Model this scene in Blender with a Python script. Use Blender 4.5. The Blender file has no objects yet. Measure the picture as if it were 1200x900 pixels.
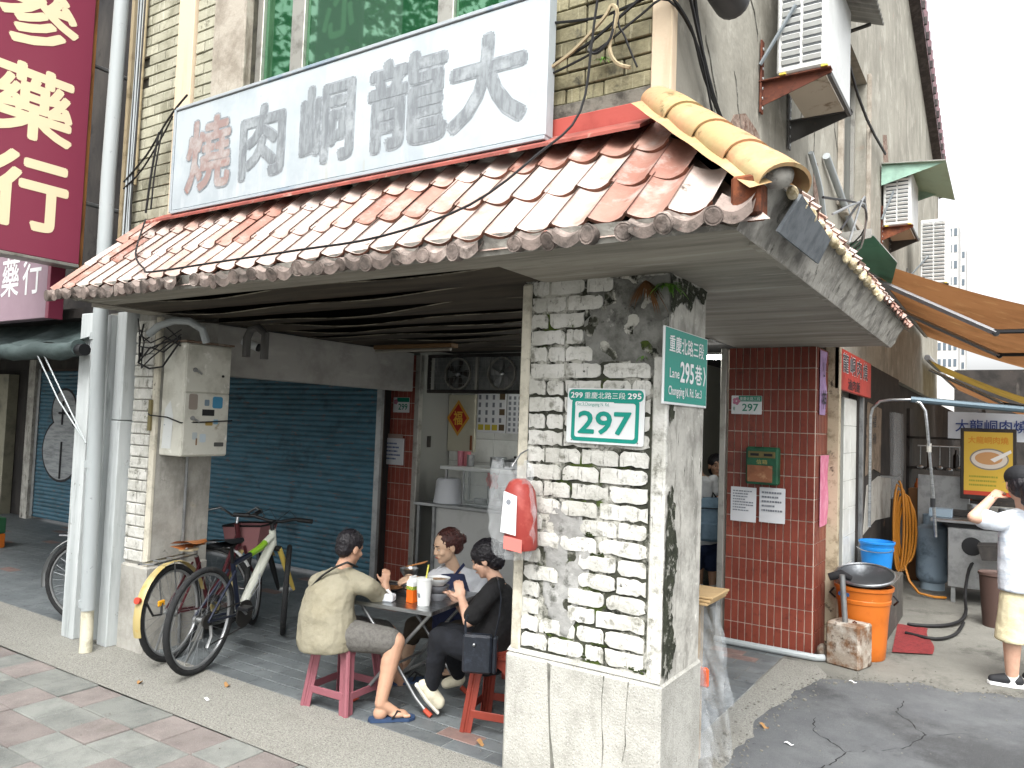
import bpy, math, random
from math import sin, cos, pi, radians as R
from mathutils import Vector, Matrix, Euler
random.seed(7)
S = bpy.context.scene
COL = S.collection

# ---------------------------------------------------------------- camera
cd = bpy.data.cameras.new('camera')
cd.sensor_width = 36
cd.lens = 27.0
cd.clip_start = 0.05
cd.clip_end = 600
cam = bpy.data.objects.new('camera', cd)
COL.objects.link(cam)
PITCH, YAW, ROLL = R(-2.98), R(33.2), R(2.07)
def cam_axes():
    cx, sx, cy, sy, cz, sz = cos(PITCH), sin(PITCH), cos(YAW), sin(YAW), cos(ROLL), sin(ROLL)
    Ry = Matrix(((cy, 0, sy), (0, 1, 0), (-sy, 0, cy)))
    Rx = Matrix(((1, 0, 0), (0, cx, -sx), (0, sx, cx)))
    Rz = Matrix(((cz, -sz, 0), (sz, cz, 0), (0, 0, 1)))
    m = (Rz @ Rx @ Ry).transposed()
    w = lambda v: Vector((v[0], v[2], -v[1]))
    return w(m @ Vector((1, 0, 0))), w(m @ Vector((0, -1, 0))), w(m @ Vector((0, 0, -1)))
ax, ay, az = cam_axes()
mw = Matrix((ax, ay, az)).transposed().to_4x4()
mw.translation = (0, 0, 1.7)
cam.matrix_world = mw
S.camera = cam

# ---------------------------------------------------------------- daylight (bright overcast)
world = bpy.data.worlds.new('World')
S.world = world
world.use_nodes = True
nt = world.node_tree
bg = nt.nodes['Background']
sky = nt.nodes.new('ShaderNodeTexSky')
sky.sky_type = 'NISHITA'
sky.sun_disc = False
SUN_EL, SUN_AZ = R(56), R(158)          # azimuth measured clockwise from +Y
sky.sun_elevation = SUN_EL
sky.sun_rotation = SUN_AZ
sky.air_density = 1.0
sky.dust_density = 6.0
sky.ozone_density = 1.0
hs = nt.nodes.new('ShaderNodeHueSaturation')
hs.inputs['Saturation'].default_value = 0.10
nt.links.new(sky.outputs[0], hs.inputs['Color'])
nt.links.new(hs.outputs[0], bg.inputs['Color'])
bg.inputs['Strength'].default_value = 0.15
sd = bpy.data.lights.new('sun', 'SUN')
sd.energy = 0.6
sd.angle = R(40)
sd.color = (1.0, 0.97, 0.92)
sun = bpy.data.objects.new('sun', sd)
COL.objects.link(sun)
sun.location = (-20, -20, 30)
sdir = Vector((sin(SUN_AZ) * cos(SUN_EL), cos(SUN_AZ) * cos(SUN_EL), sin(SUN_EL)))
sun.rotation_euler = sdir.to_track_quat('Z', 'Y').to_euler()
S.view_settings.view_transform = 'Standard'
S.view_settings.look = 'None'
S.view_settings.gamma = 1
S.view_settings.exposure = 1.75
S.cycles.max_bounces = 8
S.cycles.diffuse_bounces = 5
S.cycles.transparent_max_bounces = 12

# ---------------------------------------------------------------- mesh helpers
ORG = {}                                   # world origin of every root / part
def C(h):
    h = h.lstrip('#')
    f = lambda v: v / 12.92 if v <= 0.04045 else ((v + 0.055) / 1.055) ** 2.4
    return tuple(f(int(h[i:i + 2], 16) / 255) for i in (0, 2, 4))

class MB:
    def __init__(s): s.v, s.f, s.m = [], [], []
    def add(s, vs, fs, m=0, mtx=None):
        b = len(s.v)
        s.v += [tuple(mtx @ Vector(p)) if mtx else tuple(p) for p in vs]
        s.f += [tuple(b + i for i in q) for q in fs]
        s.m += [m] * len(fs)
        return s
    def box(s, a, b, c=0, m=0, mtx=None):
        (x0, y0, z0), (x1, y1, z1) = a, b
        x0, x1 = min(x0, x1), max(x0, x1); y0, y1 = min(y0, y1), max(y0, y1); z0, z1 = min(z0, z1), max(z0, z1)
        if c <= 0:
            vs = [(x0,y0,z0),(x1,y0,z0),(x1,y1,z0),(x0,y1,z0),(x0,y0,z1),(x1,y0,z1),(x1,y1,z1),(x0,y1,z1)]
            return s.add(vs, [(0,3,2,1),(4,5,6,7),(0,1,5,4),(1,2,6,5),(2,3,7,6),(3,0,4,7)], m, mtx)
        c = min(c, (x1-x0)*.49, (y1-y0)*.49, (z1-z0)*.49)
        X, Y, Z = (x0, x1), (y0, y1), (z0, z1)
        ix = {}
        vs = []
        for i in (0, 1):
            for j in (0, 1):
                for k in (0, 1):
                    sx, sy, sz = (c if i == 0 else -c), (c if j == 0 else -c), (c if k == 0 else -c)
                    for a_, p in enumerate(((X[i], Y[j]+sy, Z[k]+sz), (X[i]+sx, Y[j], Z[k]+sz), (X[i]+sx, Y[j]+sy, Z[k]))):
                        ix[i, j, k, a_] = len(vs); vs.append(p)
        fs = []
        for i in (0, 1):
            q = [ix[i, 0, 0, 0], ix[i, 1, 0, 0], ix[i, 1, 1, 0], ix[i, 0, 1, 0]]; fs.append(q if i else q[::-1])
            q = [ix[0, i, 0, 1], ix[0, i, 1, 1], ix[1, i, 1, 1], ix[1, i, 0, 1]]; fs.append(q if i else q[::-1])
            q = [ix[0, 0, i, 2], ix[1, 0, i, 2], ix[1, 1, i, 2], ix[0, 1, i, 2]]; fs.append(q if i else q[::-1])
        for i in (0, 1):
            for j in (0, 1):
                q = [ix[i, j, 0, 0], ix[i, j, 1, 0], ix[i, j, 1, 1], ix[i, j, 0, 1]]; fs.append(q if i != j else q[::-1])
                q = [ix[i, 0, j, 0], ix[i, 1, j, 0], ix[i, 1, j, 2], ix[i, 0, j, 2]]; fs.append(q[::-1] if i != j else q)
                q = [ix[0, i, j, 1], ix[1, i, j, 1], ix[1, i, j, 2], ix[0, i, j, 2]]; fs.append(q if i != j else q[::-1])
                for k in (0, 1):
                    q = [ix[i, j, k, 0], ix[i, j, k, 1], ix[i, j, k, 2]]; fs.append(q if (i + j + k) % 2 else q[::-1])
        return s.add(vs, fs, m, mtx)
    def tube(s, pts, r, n=8, cap=True, closed=False, m=0, flat=1.0):
        P = [Vector(p) for p in pts]
        k = len(P)
        rs = r if isinstance(r, (list, tuple)) else [r] * k
        vs, fs = [], []
        up = None
        for i in range(k):
            if closed: t = P[(i+1) % k] - P[i-1]
            else: t = P[min(i+1, k-1)] - P[max(i-1, 0)]
            if t.length < 1e-9: t = Vector((0, 0, 1))
            t.normalize()
            if up is None:
                up = Vector((0, 0, 1)) if abs(t.z) < .9 else Vector((1, 0, 0))
            u = (up - t * up.dot(t))
            if u.length < 1e-6: u = t.orthogonal()
            u.normalize(); w = t.cross(u); up = u
            for j in range(n):
                a = 2 * pi * j / n
                vs.append(P[i] + (u * cos(a) * flat + w * sin(a)) * rs[i])
        for i in range(k if closed else k - 1):
            a, b = i * n, ((i + 1) % k) * n
            for j in range(n):
                fs.append((a + j, a + (j+1) % n, b + (j+1) % n, b + j))
        if cap and not closed:
            fs.append(tuple(range(n))[::-1]); fs.append(tuple((k-1) * n + j for j in range(n)))
        return s.add(vs, fs, m)
    def cyl(s, p0, p1, r0, r1=None, n=16, cap=True, m=0):
        return s.tube([p0, p1], [r0, r0 if r1 is None else r1], n, cap, m=m)
    def lathe(s, prof, c=(0, 0, 0), n=24, mtx=None, m=0, a0=0, a1=2*pi):
        full = abs(a1 - a0 - 2*pi) < 1e-6
        k = n if full else n + 1
        vs, fs = [], []
        for r, z in prof:
            for j in range(k):
                a = a0 + (a1 - a0) * j / n
                vs.append((c[0] + r * cos(a), c[1] + r * sin(a), c[2] + z))
        for i in range(len(prof) - 1):
            for j in range(n):
                j2 = (j + 1) % k
                fs.append((i*k + j, i*k + j2, (i+1)*k + j2, (i+1)*k + j))
        return s.add(vs, fs, m, mtx)
    def prism(s, poly, o, U, V, d, m=0):
        """poly in (u,v), extruded by vector d"""
        o, U, V, d = Vector(o), Vector(U), Vector(V), Vector(d)
        k = len(poly)
        a = [o + U * p[0] + V * p[1] for p in poly]
        vs = a + [p + d for p in a]
        fs = [tuple(range(k)), tuple(range(k, 2*k))[::-1]] + [(i, k + i, k + (i+1) % k, (i+1) % k) for i in range(k)]
        if U.cross(V).dot(d) > 0: fs = [f[::-1] for f in fs]
        return s.add(vs, fs, m)
    def ball(s, c, r, nu=14, nv=9, mtx=None, m=0):
        r = r if isinstance(r, (list, tuple)) else (r, r, r)
        vs, fs = [(c[0], c[1], c[2] - r[2])], []
        for i in range(1, nv):
            t = -pi/2 + pi * i / nv
            for j in range(nu):
                a = 2 * pi * j / nu
                vs.append((c[0] + r[0]*cos(t)*cos(a), c[1] + r[1]*cos(t)*sin(a), c[2] + r[2]*sin(t)))
        vs.append((c[0], c[1], c[2] + r[2])); T = len(vs) - 1
        for j in range(nu):
            fs.append((0, 1 + (j+1) % nu, 1 + j)); b = 1 + (nv-2) * nu
            fs.append((b + j, b + (j+1) % nu, T))
        for i in range(nv - 2):
            for j in range(nu):
                a = 1 + i*nu; fs.append((a + j, a + (j+1) % nu, a + nu + (j+1) % nu, a + nu + j))
        return s.add(vs, fs, m, mtx)
    def grid(s, fn, nu, nv, m=0, flip=False):
        vs = [fn(i / nu, j / nv) for i in range(nu + 1) for j in range(nv + 1)]
        w = nv + 1
        fs = [(i*w + j, (i+1)*w + j, (i+1)*w + j + 1, i*w + j + 1) for i in range(nu) for j in range(nv)]
        if flip: fs = [f[::-1] for f in fs]
        return s.add(vs, fs, m)
    def mesh(s, name, mats, org=(0, 0, 0), smooth=35):
        me = bpy.data.meshes.new(name)
        o = Vector(org)
        me.from_pydata([tuple(Vector(v) - o) for v in s.v], [], s.f)
        mats = mats if isinstance(mats, (list, tuple)) else [mats]
        for mm in mats: me.materials.append(mm)
        if len(mats) > 1:
            me.polygons.foreach_set('material_index', s.m)
        me.validate()
        if smooth:
            me.shade_smooth()
            me.set_sharp_from_angle(angle=R(smooth))
        me.update()
        return me
    def build(s, name, mats, parent=None, smooth=35, **kw):
        org = ORG.get(parent.name, Vector()) if parent else Vector(kw.pop('org', (0, 0, 0)))
        kw.pop('setloc', None)
        o = bpy.data.objects.new(name, s.mesh(name, mats, org, smooth))
        return put(o, parent, org if parent else org, not parent, **kw)

def put(o, parent=None, org=Vector(), setloc=False, label=None, cat=None, group=None, kind=None):
    COL.objects.link(o)
    if parent: o.parent = parent
    elif setloc: o.location = org
    ORG[o.name] = Vector(org)
    if label: o['label'] = label
    if cat: o['category'] = cat
    if group: o['group'] = group
    if kind: o['kind'] = kind
    return o
def thing(name, label, cat, loc=(0, 0, 0), group=None):
    o = bpy.data.objects.new(name, None)
    o.empty_display_size = .1
    o.location = loc
    return put(o, None, Vector(loc), False, label, cat, group)
def piece(name, me, parent, loc, rot=None, scale=None):
    """shared-mesh piece under a part, loc in world space"""
    o = bpy.data.objects.new(name, me)
    COL.objects.link(o)
    o.parent = parent
    o.location = Vector(loc) - ORG[parent.name]
    if rot: o.rotation_euler = rot
    if scale: o.scale = scale
    ORG[o.name] = Vector(loc)
    return o
def copy_tree(o, parent=None):
    c = o.copy(); COL.objects.link(c)
    if parent: c.parent = parent
    ORG[c.name] = ORG[o.name].copy()
    for ch in list(o.children): copy_tree(ch, c)
    return c

# ---------------------------------------------------------------- materials
def mat(name, col, rough=.8, metal=0, layers=(), bump=0, bscale=60, var=0, spec=.4, alpha=1, trans=0, emit=None, ior=1.45, bdist=.01, hue=0):
    m = bpy.data.materials.new(name)
    m.use_nodes = True
    t = m.node_tree; N = t.nodes; L = t.links
    b = N['Principled BSDF']
    b.inputs['Roughness'].default_value = rough
    b.inputs['Metallic'].default_value = metal
    b.inputs['Specular IOR Level'].default_value = spec
    b.inputs['IOR'].default_value = ior
    if alpha < 1: b.inputs['Alpha'].default_value = alpha
    if trans: b.inputs['Transmission Weight'].default_value = trans
    col = C(col) if isinstance(col, str) else col
    if emit:
        b.inputs['Emission Color'].default_value = (*col, 1); b.inputs['Emission Strength'].default_value = emit
    cur = None
    geo = N.new('ShaderNodeNewGeometry') if (layers or bump) else None
    for i, ly in enumerate(layers):
        c2, sc, lo, hi = ly[:4]
        st = ly[4] if len(ly) > 4 else 1
        c2 = C(c2) if isinstance(c2, str) else c2
        mp = N.new('ShaderNodeMapping')
        mp.inputs['Scale'].default_value = (sc, sc, sc) if not isinstance(sc, tuple) else sc
        mp.inputs['Location'].default_value = (i * 3.7 + 1.3, i * 1.9, i * 5.1)
        L.new(geo.outputs['Position'], mp.inputs['Vector'])
        nz = N.new('ShaderNodeTexNoise'); nz.inputs['Scale'].default_value = 1
        nz.inputs['Detail'].default_value = 7; nz.inputs['Roughness'].default_value = .68
        L.new(mp.outputs[0], nz.inputs['Vector'])
        mr = N.new('ShaderNodeMapRange'); mr.inputs['From Min'].default_value = lo; mr.inputs['From Max'].default_value = hi
        mr.inputs['To Max'].default_value = st
        L.new(nz.outputs['Fac'], mr.inputs['Value'])
        mx = N.new('ShaderNodeMix'); mx.data_type = 'RGBA'
        L.new(mr.outputs[0], mx.inputs['Factor'])
        if cur is None: mx.inputs[6].default_value = (*col, 1)
        else: L.new(cur, mx.inputs[6])
        mx.inputs[7].default_value = (*c2, 1)
        cur = mx.outputs[2]
    if var or hue:
        oi = N.new('ShaderNodeObjectInfo')
        mr = N.new('ShaderNodeMapRange'); mr.inputs['To Min'].default_value = 1 - var; mr.inputs['To Max'].default_value = 1 + var
        L.new(oi.outputs['Random'], mr.inputs['Value'])
        h = N.new('ShaderNodeHueSaturation')
        L.new(mr.outputs[0], h.inputs['Value'])
        if hue:
            m2 = N.new('ShaderNodeMapRange'); m2.inputs['To Min'].default_value = 1 - hue; m2.inputs['To Max'].default_value = 1 + hue
            mm = N.new('ShaderNodeMath'); mm.operation = 'FRACT'
            m3 = N.new('ShaderNodeMath'); m3.operation = 'MULTIPLY'; m3.inputs[1].default_value = 7.31
            L.new(oi.outputs['Random'], m3.inputs[0]); L.new(m3.outputs[0], mm.inputs[0]); L.new(mm.outputs[0], m2.inputs['Value'])
            L.new(m2.outputs[0], h.inputs['Saturation'])
        if cur is None: h.inputs['Color'].default_value = (*col, 1)
        else: L.new(cur, h.inputs['Color'])
        cur = h.outputs[0]
    if cur is None: b.inputs['Base Color'].default_value = (*col, 1)
    else: L.new(cur, b.inputs['Base Color'])
    if bump:
        nz = N.new('ShaderNodeTexNoise'); nz.inputs['Scale'].default_value = bscale; nz.inputs['Detail'].default_value = 5
        L.new(geo.outputs['Position'], nz.inputs['Vector'])
        bp = N.new('ShaderNodeBump'); bp.inputs['Strength'].default_value = bump; bp.inputs['Distance'].default_value = bdist
        L.new(nz.outputs['Fac'], bp.inputs['Height']); L.new(bp.outputs[0], b.inputs['Normal'])
    return m

# ---------------------------------------------------------------- lettering (built-in font, turned into meshes)
def text_mesh(s, w, h, bold=0.0, depth=.0015, spacing=1.0):
    c = bpy.data.curves.new('lettering', 'FONT')
    c.body = s; c.size = 1; c.offset = bold; c.space_character = spacing
    c.resolution_u = 3
    o = bpy.data.objects.new('lettering_source', c)
    COL.objects.link(o)
    bpy.context.view_layer.update()
    me = bpy.data.meshes.new_from_object(o.evaluated_get(bpy.context.evaluated_depsgraph_get()))
    bpy.data.objects.remove(o); bpy.data.curves.remove(c)
    xs = [v.co.x for v in me.vertices]; ys = [v.co.y for v in me.vertices]
    x0, x1, y0, y1 = min(xs), max(xs), min(ys), max(ys)
    vs = [((v.co.x - x0) / (x1 - x0) * w, (v.co.y - y0) / (y1 - y0) * h) for v in me.vertices]
    fs = [tuple(p.vertices) for p in me.polygons]
    bpy.data.meshes.remove(me)
    return vs, fs
def letters(s, w, h, o, U, V, mt, parent, name='lettering', bold=0.0, lift=.002, warp=None, **kw):
    """flat print lying lift above the surface, lower-left corner at o, U right, V up; bold thickens by overprinting"""
    e = bold * h
    vs, fs = text_mesh(s, w - 2 * e, h - 2 * e)
    o, U, V = Vector(o), Vector(U).normalized(), Vector(V).normalized()
    N = U.cross(V)
    if warp: vs = [warp(*p) for p in vs]
    mb = MB()
    k = 8 if e > .0004 else 0
    for i in range(k + 1):
        dx, dy = (0, 0) if i == k else (e * cos(2 * pi * i / 8), e * sin(2 * pi * i / 8))
        mb.add([o + U * (a + e + dx) + V * (b + e + dy) + N * (lift + .00004 * i) for a, b in vs], fs)
    return mb.build(name, mt, parent, smooth=0, **kw)
def flat(poly, o, U, V, mt, parent, name, lift=.001, **kw):
    o, U, V = Vector(o), Vector(U).normalized(), Vector(V).normalized()
    N = U.cross(V)
    mb = MB(); mb.add([o + U * a + V * b + N * lift for a, b in poly], [tuple(range(len(poly)))])
    return mb.build(name, mt, parent, smooth=0, **kw)
def rect(w, h, x=0, y=0): return [(x, y), (x + w, y), (x + w, y + h), (x, y + h)]
def rrect(w, h, r, x=0, y=0, n=4):
    p = []
    for cx, cy, a0 in ((w - r, r, -90), (w - r, h - r, 0), (r, h - r, 90), (r, r, 180)):
        for i in range(n + 1):
            a = R(a0 + 90 * i / n); p.append((x + cx + r * cos(a), y + cy + r * sin(a)))
    return p
XP, YP, ZP, XN, YN = Vector((1,0,0)), Vector((0,1,0)), Vector((0,0,1)), Vector((-1,0,0)), Vector((0,-1,0))
# ================================================================ materials of the place
m_asphalt = mat('asphalt', '#525456', .9, layers=[('#5f6162', 3, .4, .65), ('#3c3d3e', 1.6, .58, .70), ('#38393a', .9, .52, .66, .8), ('#232425', 11, .67, .73), ('#8a8a88', 220, .6, .72), ('#2f3032', 160, .58, .7)], bump=.5, bscale=220)
m_apron = mat('concrete_apron', '#66655f', .9, layers=[('#75746d', 2, .4, .65), ('#45443f', (3, 2, 3), .54, .7), ('#5c5a55', 8, .6, .75), ('#9a9891', 90, .6, .75)], bump=.4, bscale=70)
m_aggr = mat('washed_aggregate', '#84837c', .9, layers=[('#5f5e59', 95, .5, .62), ('#a5a49c', 130, .55, .66), ('#6f6d66', 2.2, .55, .72, .6)], bump=.7, bscale=120)
m_paver_g = mat('grey_paver', '#7b7d78', .88, layers=[('#646663', 5, .42, .66), ('#8a8c89', 150, .56, .7), ('#50524f', 180, .6, .72), ('#55554f', 2.1, .6, .74, .7), ('#3a3a37', 28, .68, .74)], bump=.4, bscale=160, var=.12)
m_paver_p = mat('pink_paver', '#7c7571', .88, layers=[('#6a6360', 5, .42, .66), ('#938a87', 150, .56, .7), ('#57504e', 180, .6, .72), ('#5a5651', 2.1, .6, .74, .7), ('#3a3a37', 28, .68, .74)], bump=.4, bscale=160, var=.12)
m_joint = mat('joint_sand', '#4e4d48', .95, layers=[('#67655d', 30, .45, .65)])
m_ftile = mat('dark_floor_tile', '#595e60', .55, layers=[('#686d6e', 4, .45, .65), ('#43474a', 11, .55, .7), ('#777b7b', 70, .63, .75, .6)], bump=.15, bscale=90, var=.16)
m_ftile_p = mat('reddish_floor_tile', '#7b6660', .6, layers=[('#5a4d4a', 6, .45, .7)], var=.1)
m_grout_f = mat('floor_grout', '#8f918e', .9, layers=[('#5c5e5c', 9, .45, .65)])
m_brick = mat('whitewashed_brick', '#cdccc6', .82, layers=[('#b4b3ab', 5, .42, .62), ('#7b7a70', 12, .55, .68), ('#4a4a41', (70, 70, 9), .58, .70, .75), ('#2c2e25', 9, .62, .72), ('#1d1f18', 26, .63, .70), ('#46531f', 5, .66, .71)], bump=.7, bscale=40, var=.06)
m_mortar = mat('mossy_mortar', '#b3b2a9', .95, layers=[('#3a3b32', 4.5, .43, .53), ('#1b1d16', 15, .52, .61), ('#3f4d1c', 4, .58, .64)], bump=.6, bscale=60)
m_plinth = mat('washed_plinth', '#aaa9a2', .88, layers=[('#92918a', 4, .44, .64), ('#6f6e67', 120, .56, .66), ('#d3d2cb', 160, .58, .68), ('#7f7e76', (9, 9, 1.4), .58, .72, .6), ('#a9a489', 2.5, .6, .72, .7), ('#6c6b64', 70, .66, .74)], bump=.45, bscale=110)
m_plaster_dirty = mat('mouldy_plaster', '#b3b1a9', .9, layers=[('#8f8d86', 5, .44, .62), ('#6e6c65', (22, 22, 4), .54, .68, .8), ('#2f3028', (16, 16, 5), .61, .69), ('#d3d1c9', 18, .6, .7)], bump=.5, bscale=35)
m_cement = mat('bare_cement_patch', '#8b8b88', .92, layers=[('#a3a3a0', 8, .45, .62), ('#4c4d47', 12, .55, .68), ('#d7d6d0', 22, .66, .72), ('#2e3029', 5, .66, .74)], bump=.5, bscale=35)
m_patch_top = mat('black_mould_cement', '#82827d', .92, layers=[('#5c5c57', 7, .42, .6), ('#262722', 4, .53, .64), ('#1d1e1a', 13, .60, .67), ('#a3a29c', 16, .62, .70)], bump=.5, bscale=35)
m_trim = mat('pale_trim', '#c5c0b0', .85, layers=[('#9d988a', 9, .5, .68), ('#4c483b', 14, .64, .72)], bump=.2, bscale=50)
m_upbrick = mat('ribbed_glazed_brick', '#a19f8d', .6, layers=[('#7f7d6b', 5, .45, .65), ('#c0beac', (60, 60, 4), .58, .7), ('#4f4d3f', 9, .6, .7), ('#3a392f', (90, 90, 3), .62, .72, .6)], bump=.35, bscale=60, var=.12)
m_upbrick_d = mat('mossy_glazed_brick', '#817b60', .7, layers=[('#5f5a45', 5, .42, .62), ('#a19b80', (70, 70, 5), .58, .7), ('#35332a', 8, .56, .68), ('#2b2a24', (80, 80, 4), .58, .7, .7)], bump=.4, bscale=60, var=.14)
m_upjoint = mat('dark_wall_joint', '#49473d', .95, layers=[('#2d2c27', 9, .45, .6)])
m_lanewall = mat('weathered_plaster', '#979489', .92, layers=[('#827f75', 1.3, .42, .62), ('#aaa79c', 3, .52, .68), ('#6d6a62', (5, 5, .7), .55, .7, .75), ('#5a5851', (14, 14, 1.2), .6, .72, .6), ('#9c7a68', 1.9, .66, .72, .7), ('#3f3d38', 16, .69, .76)], bump=.4, bscale=25)
m_frame_c = mat('stained_concrete_frame', '#a39c90', .9, layers=[('#857d71', 5, .45, .65), ('#6a6257', (12, 12, 2), .56, .7)], bump=.3, bscale=40)
m_beige = mat('beige_strip', '#c9b79e', .8, layers=[('#b6a389', (8, 8, 1), .5, .7)], bump=.1)
m_rtile = mat('faded_clay_roof_tile', '#96786a', .6, layers=[('#a99a92', (2.2, 1.6, 1.6), .36, .54), ('#b3a8a2', 6, .48, .66, .8), ('#8a6454', 1.8, .57, .69, .7), ('#7d6a52', 5, .63, .73, .8), ('#4a4038', 16, .63, .72)], bump=.15, bscale=60, var=.12)
m_rlip = mat('bare_clay_lip', '#7a5040', .75, layers=[('#4f382d', 12, .45, .6)])
m_rtile_red = mat('red_clay_roof_tile', '#875d50', .6, layers=[('#98776a', 3, .40, .62), ('#a5938b', 6, .50, .66), ('#6a4a3c', 14, .62, .72)], bump=.15, bscale=60, var=.1)
m_eave = mat('dirty_eave_tile', '#7d7069', .8, layers=[('#4f4843', 9, .42, .6), ('#a3968e', 6, .55, .68), ('#3a3531', 13, .58, .7), ('#a65d4c', 7, .64, .7)], bump=.3, bscale=60, var=.22)
m_hip = mat('yellow_hip_tile', '#9f8a60', .55, layers=[('#ad8462', 3.2, .42, .6), ('#ab9a72', 6, .52, .68), ('#6b5d3c', 12, .58, .68), ('#4a4334', 22, .66, .73)], bump=.2, bscale=40)
m_flash = mat('red_painted_flashing', '#9c463d', .6, layers=[('#8d3a33', 5, .5, .68), ('#3d302b', 10, .64, .72)], bump=.1)
m_soffit = mat('painted_soffit', '#9b968b', .8, layers=[('#7d796f', (.8, 7, 7), .42, .62), ('#b1ada2', (1.2, 12, 12), .54, .68), ('#5f5b52', 5, .62, .74, .6)], bump=.15, bscale=40)
m_fascia = mat('crumbling_fascia', '#a9a69e', .9, layers=[('#7b7872', 6, .45, .62), ('#4b4944', 10, .57, .68), ('#c9c6be', 14, .6, .7)], bump=.6, bscale=30)
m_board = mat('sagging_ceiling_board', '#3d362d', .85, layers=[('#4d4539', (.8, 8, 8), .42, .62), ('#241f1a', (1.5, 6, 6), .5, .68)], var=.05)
m_batten = mat('pale_board_edge', '#8d8778', .7, layers=[('#3d382f', (3, 9, 9), .42, .58)])
m_void = mat('void_shade', '#161412', .95)  # near-black colour stands in for the shade of unlit rooms and gaps
m_redtile = mat('red_glazed_wall_tile', '#73362a', .35, layers=[('#834334', 3, .42, .65), ('#562720', 12, .56, .7), ('#8a6a5a', (9, 9, 2.5), .64, .74, .5)], var=.1, bump=.08, bscale=80)
m_redtile2 = mat('faded_red_wall_tile', '#8a473c', .45, layers=[('#9c5a4d', 5, .45, .65)], var=.1)
m_tgrout = mat('tile_grout', '#c4b6a8', .85, layers=[('#8f8277', 9, .5, .66)])
m_wtile = mat('white_wall_tile', '#d9dbd6', .3, layers=[('#b3b5af', 3, .45, .7)], var=.03)
m_wgrout = mat('wall_tile_grout', '#8d8e89', .9)
m_beam = mat('grey_beam', '#a3a19c', .85, layers=[('#8f8d88', 3, .45, .65), ('#b0aea9', (2, 2, 8), .55, .7)], bump=.1)
m_steel = mat('brushed_steel', '#b9bcbe', .32, 1, layers=[('#8f9294', (4, 60, 60), .4, .65)])
m_steel_d = mat('dull_steel', '#9a9c9c', .45, .8, layers=[('#7d7f80', 6, .45, .65)])
m_alu = mat('aluminium_frame', '#a7a59e', .4, .6, layers=[('#7c7a73', 6, .5, .66)])
m_whitepaint = mat('white_painted_sheet', '#bcc1c1', .55, layers=[('#a3a9a9', (7, 7, .8), .46, .66), ('#7d8281', (20, 20, 2), .57, .70, .7), ('#5f5a4e', 9, .66, .73), ('#6b6655', (40, 40, 1.5), .64, .74, .6)], bump=.1)
m_pvc = mat('grey_pvc_pipe', '#9fa5a6', .5, layers=[('#9aa0a1', (8, 8, 1), .5, .68), ('#6b6d6b', 16, .64, .73)])
m_black = mat('black_plastic', '#17181a', .45, var=.1)
m_cable = mat('black_cable', '#1b1b1c', .6)
m_paper = mat('white_paper', '#d5d6d8', .8)
m_ink = mat('black_ink', '#26262a', .7)
m_glass = mat('window_glass', '#3f8058', .03, .65, spec=1.0, alpha=.8, ior=2.2)
m_clearglass = mat('clear_glass', '#dfe8e6', .05, alpha=.16, spec=.6)
m_film = mat('clear_plastic_film', '#cfd3d5', .15, alpha=.17, spec=1.0)
m_greensign = mat('green_enamel', '#128b7c', .35)
m_greensign2 = mat('green_enamel_dark', '#0f7d63', .35)
m_whitesign = mat('white_enamel', '#dcdfdf', .35, layers=[('#c6cac9', 6, .55, .7)])
m_white = mat('white_print', '#e2e4e4', .5)
m_slat = mat('blue_shutter_slat', '#42697a', .55, layers=[('#385b69', (3, 3, 9), .45, .62), ('#2b434d', 3, .56, .72), ('#7a5643', (7, 7, 45), .57, .66, .8), ('#8f979a', (26, 26, 40), .735, .76)], var=.05)
m_slat_g = mat('shutter_gap', '#3a2f2a', .7)

# ================================================================ the ground
g = MB(); g.add([(-90, -60, -.06), (60, -60, -.06), (60, 90, -.06), (-90, 90, -.06)], [(0, 1, 2, 3)])
ground = g.build('ground', m_apron, kind='structure', smooth=0)
edge = [(-1.2, 2.0), (-1.19, 3.0), (-1.215, 3.5), (-1.22, 3.96), (-1.25, 4.2), (-1.22, 4.45), (-1.28, 4.7), (-1.26, 4.97), (-1.2, 5.2), (-1.21, 5.4), (-1.16, 5.6), (-1.12, 5.78), (-.98, 5.86), (-.86, 5.95), (-.72, 5.99), (-.62, 6.1), (-.55, 6.16), (-.46, 6.12), (-.37, 6.08), (-.2, 6.19), (-.1, 6.24), (.4, 6.3), (1.2, 6.22), (3, 6.3), (9, 6.3), (50, 6.3)]
rr = random.Random(3)
e2 = []
for (x0, y0), (x1, y1) in zip(edge, edge[1:]):
    for k in range(4 if x1 < 1 else 1):
        t = k / 4; j = .012 if x0 < 1 else 0
        e2.append((x0 + (x1-x0)*t + rr.uniform(-j, j), y0 + (y1-y0)*t + rr.uniform(-j, j)))
e2.append(edge[-1])
g = MB(); g.add([(x, y, .004) for x, y in [(50, -20), (50, 6.3)] + e2[::-1] + [(-1.2, -20)]], [tuple(range(len(e2) + 3))])
lane = g.build('lane_road', m_asphalt, kind='structure', smooth=0)
g = MB(); g.add([(x, y, 0) for x, y in [(-2.2, 5.4), (50, 5.4), (50, 60), (-2.2, 60)]], [(0, 1, 2, 3)])
apron = g.build('lane_apron', m_apron, kind='structure', smooth=0)
g = MB()
g.add([(x, y, .002) for x, y in [(-30, 2.69), (-1.1, 2.69), (-1.1, 5.9), (-1.22, 6.12), (-1.46, 6.12), (-1.46, 3.27), (-30, 3.27)]], [tuple(range(7))])
agg = g.build('aggregate_border', m_aggr, kind='structure', smooth=0)
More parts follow.
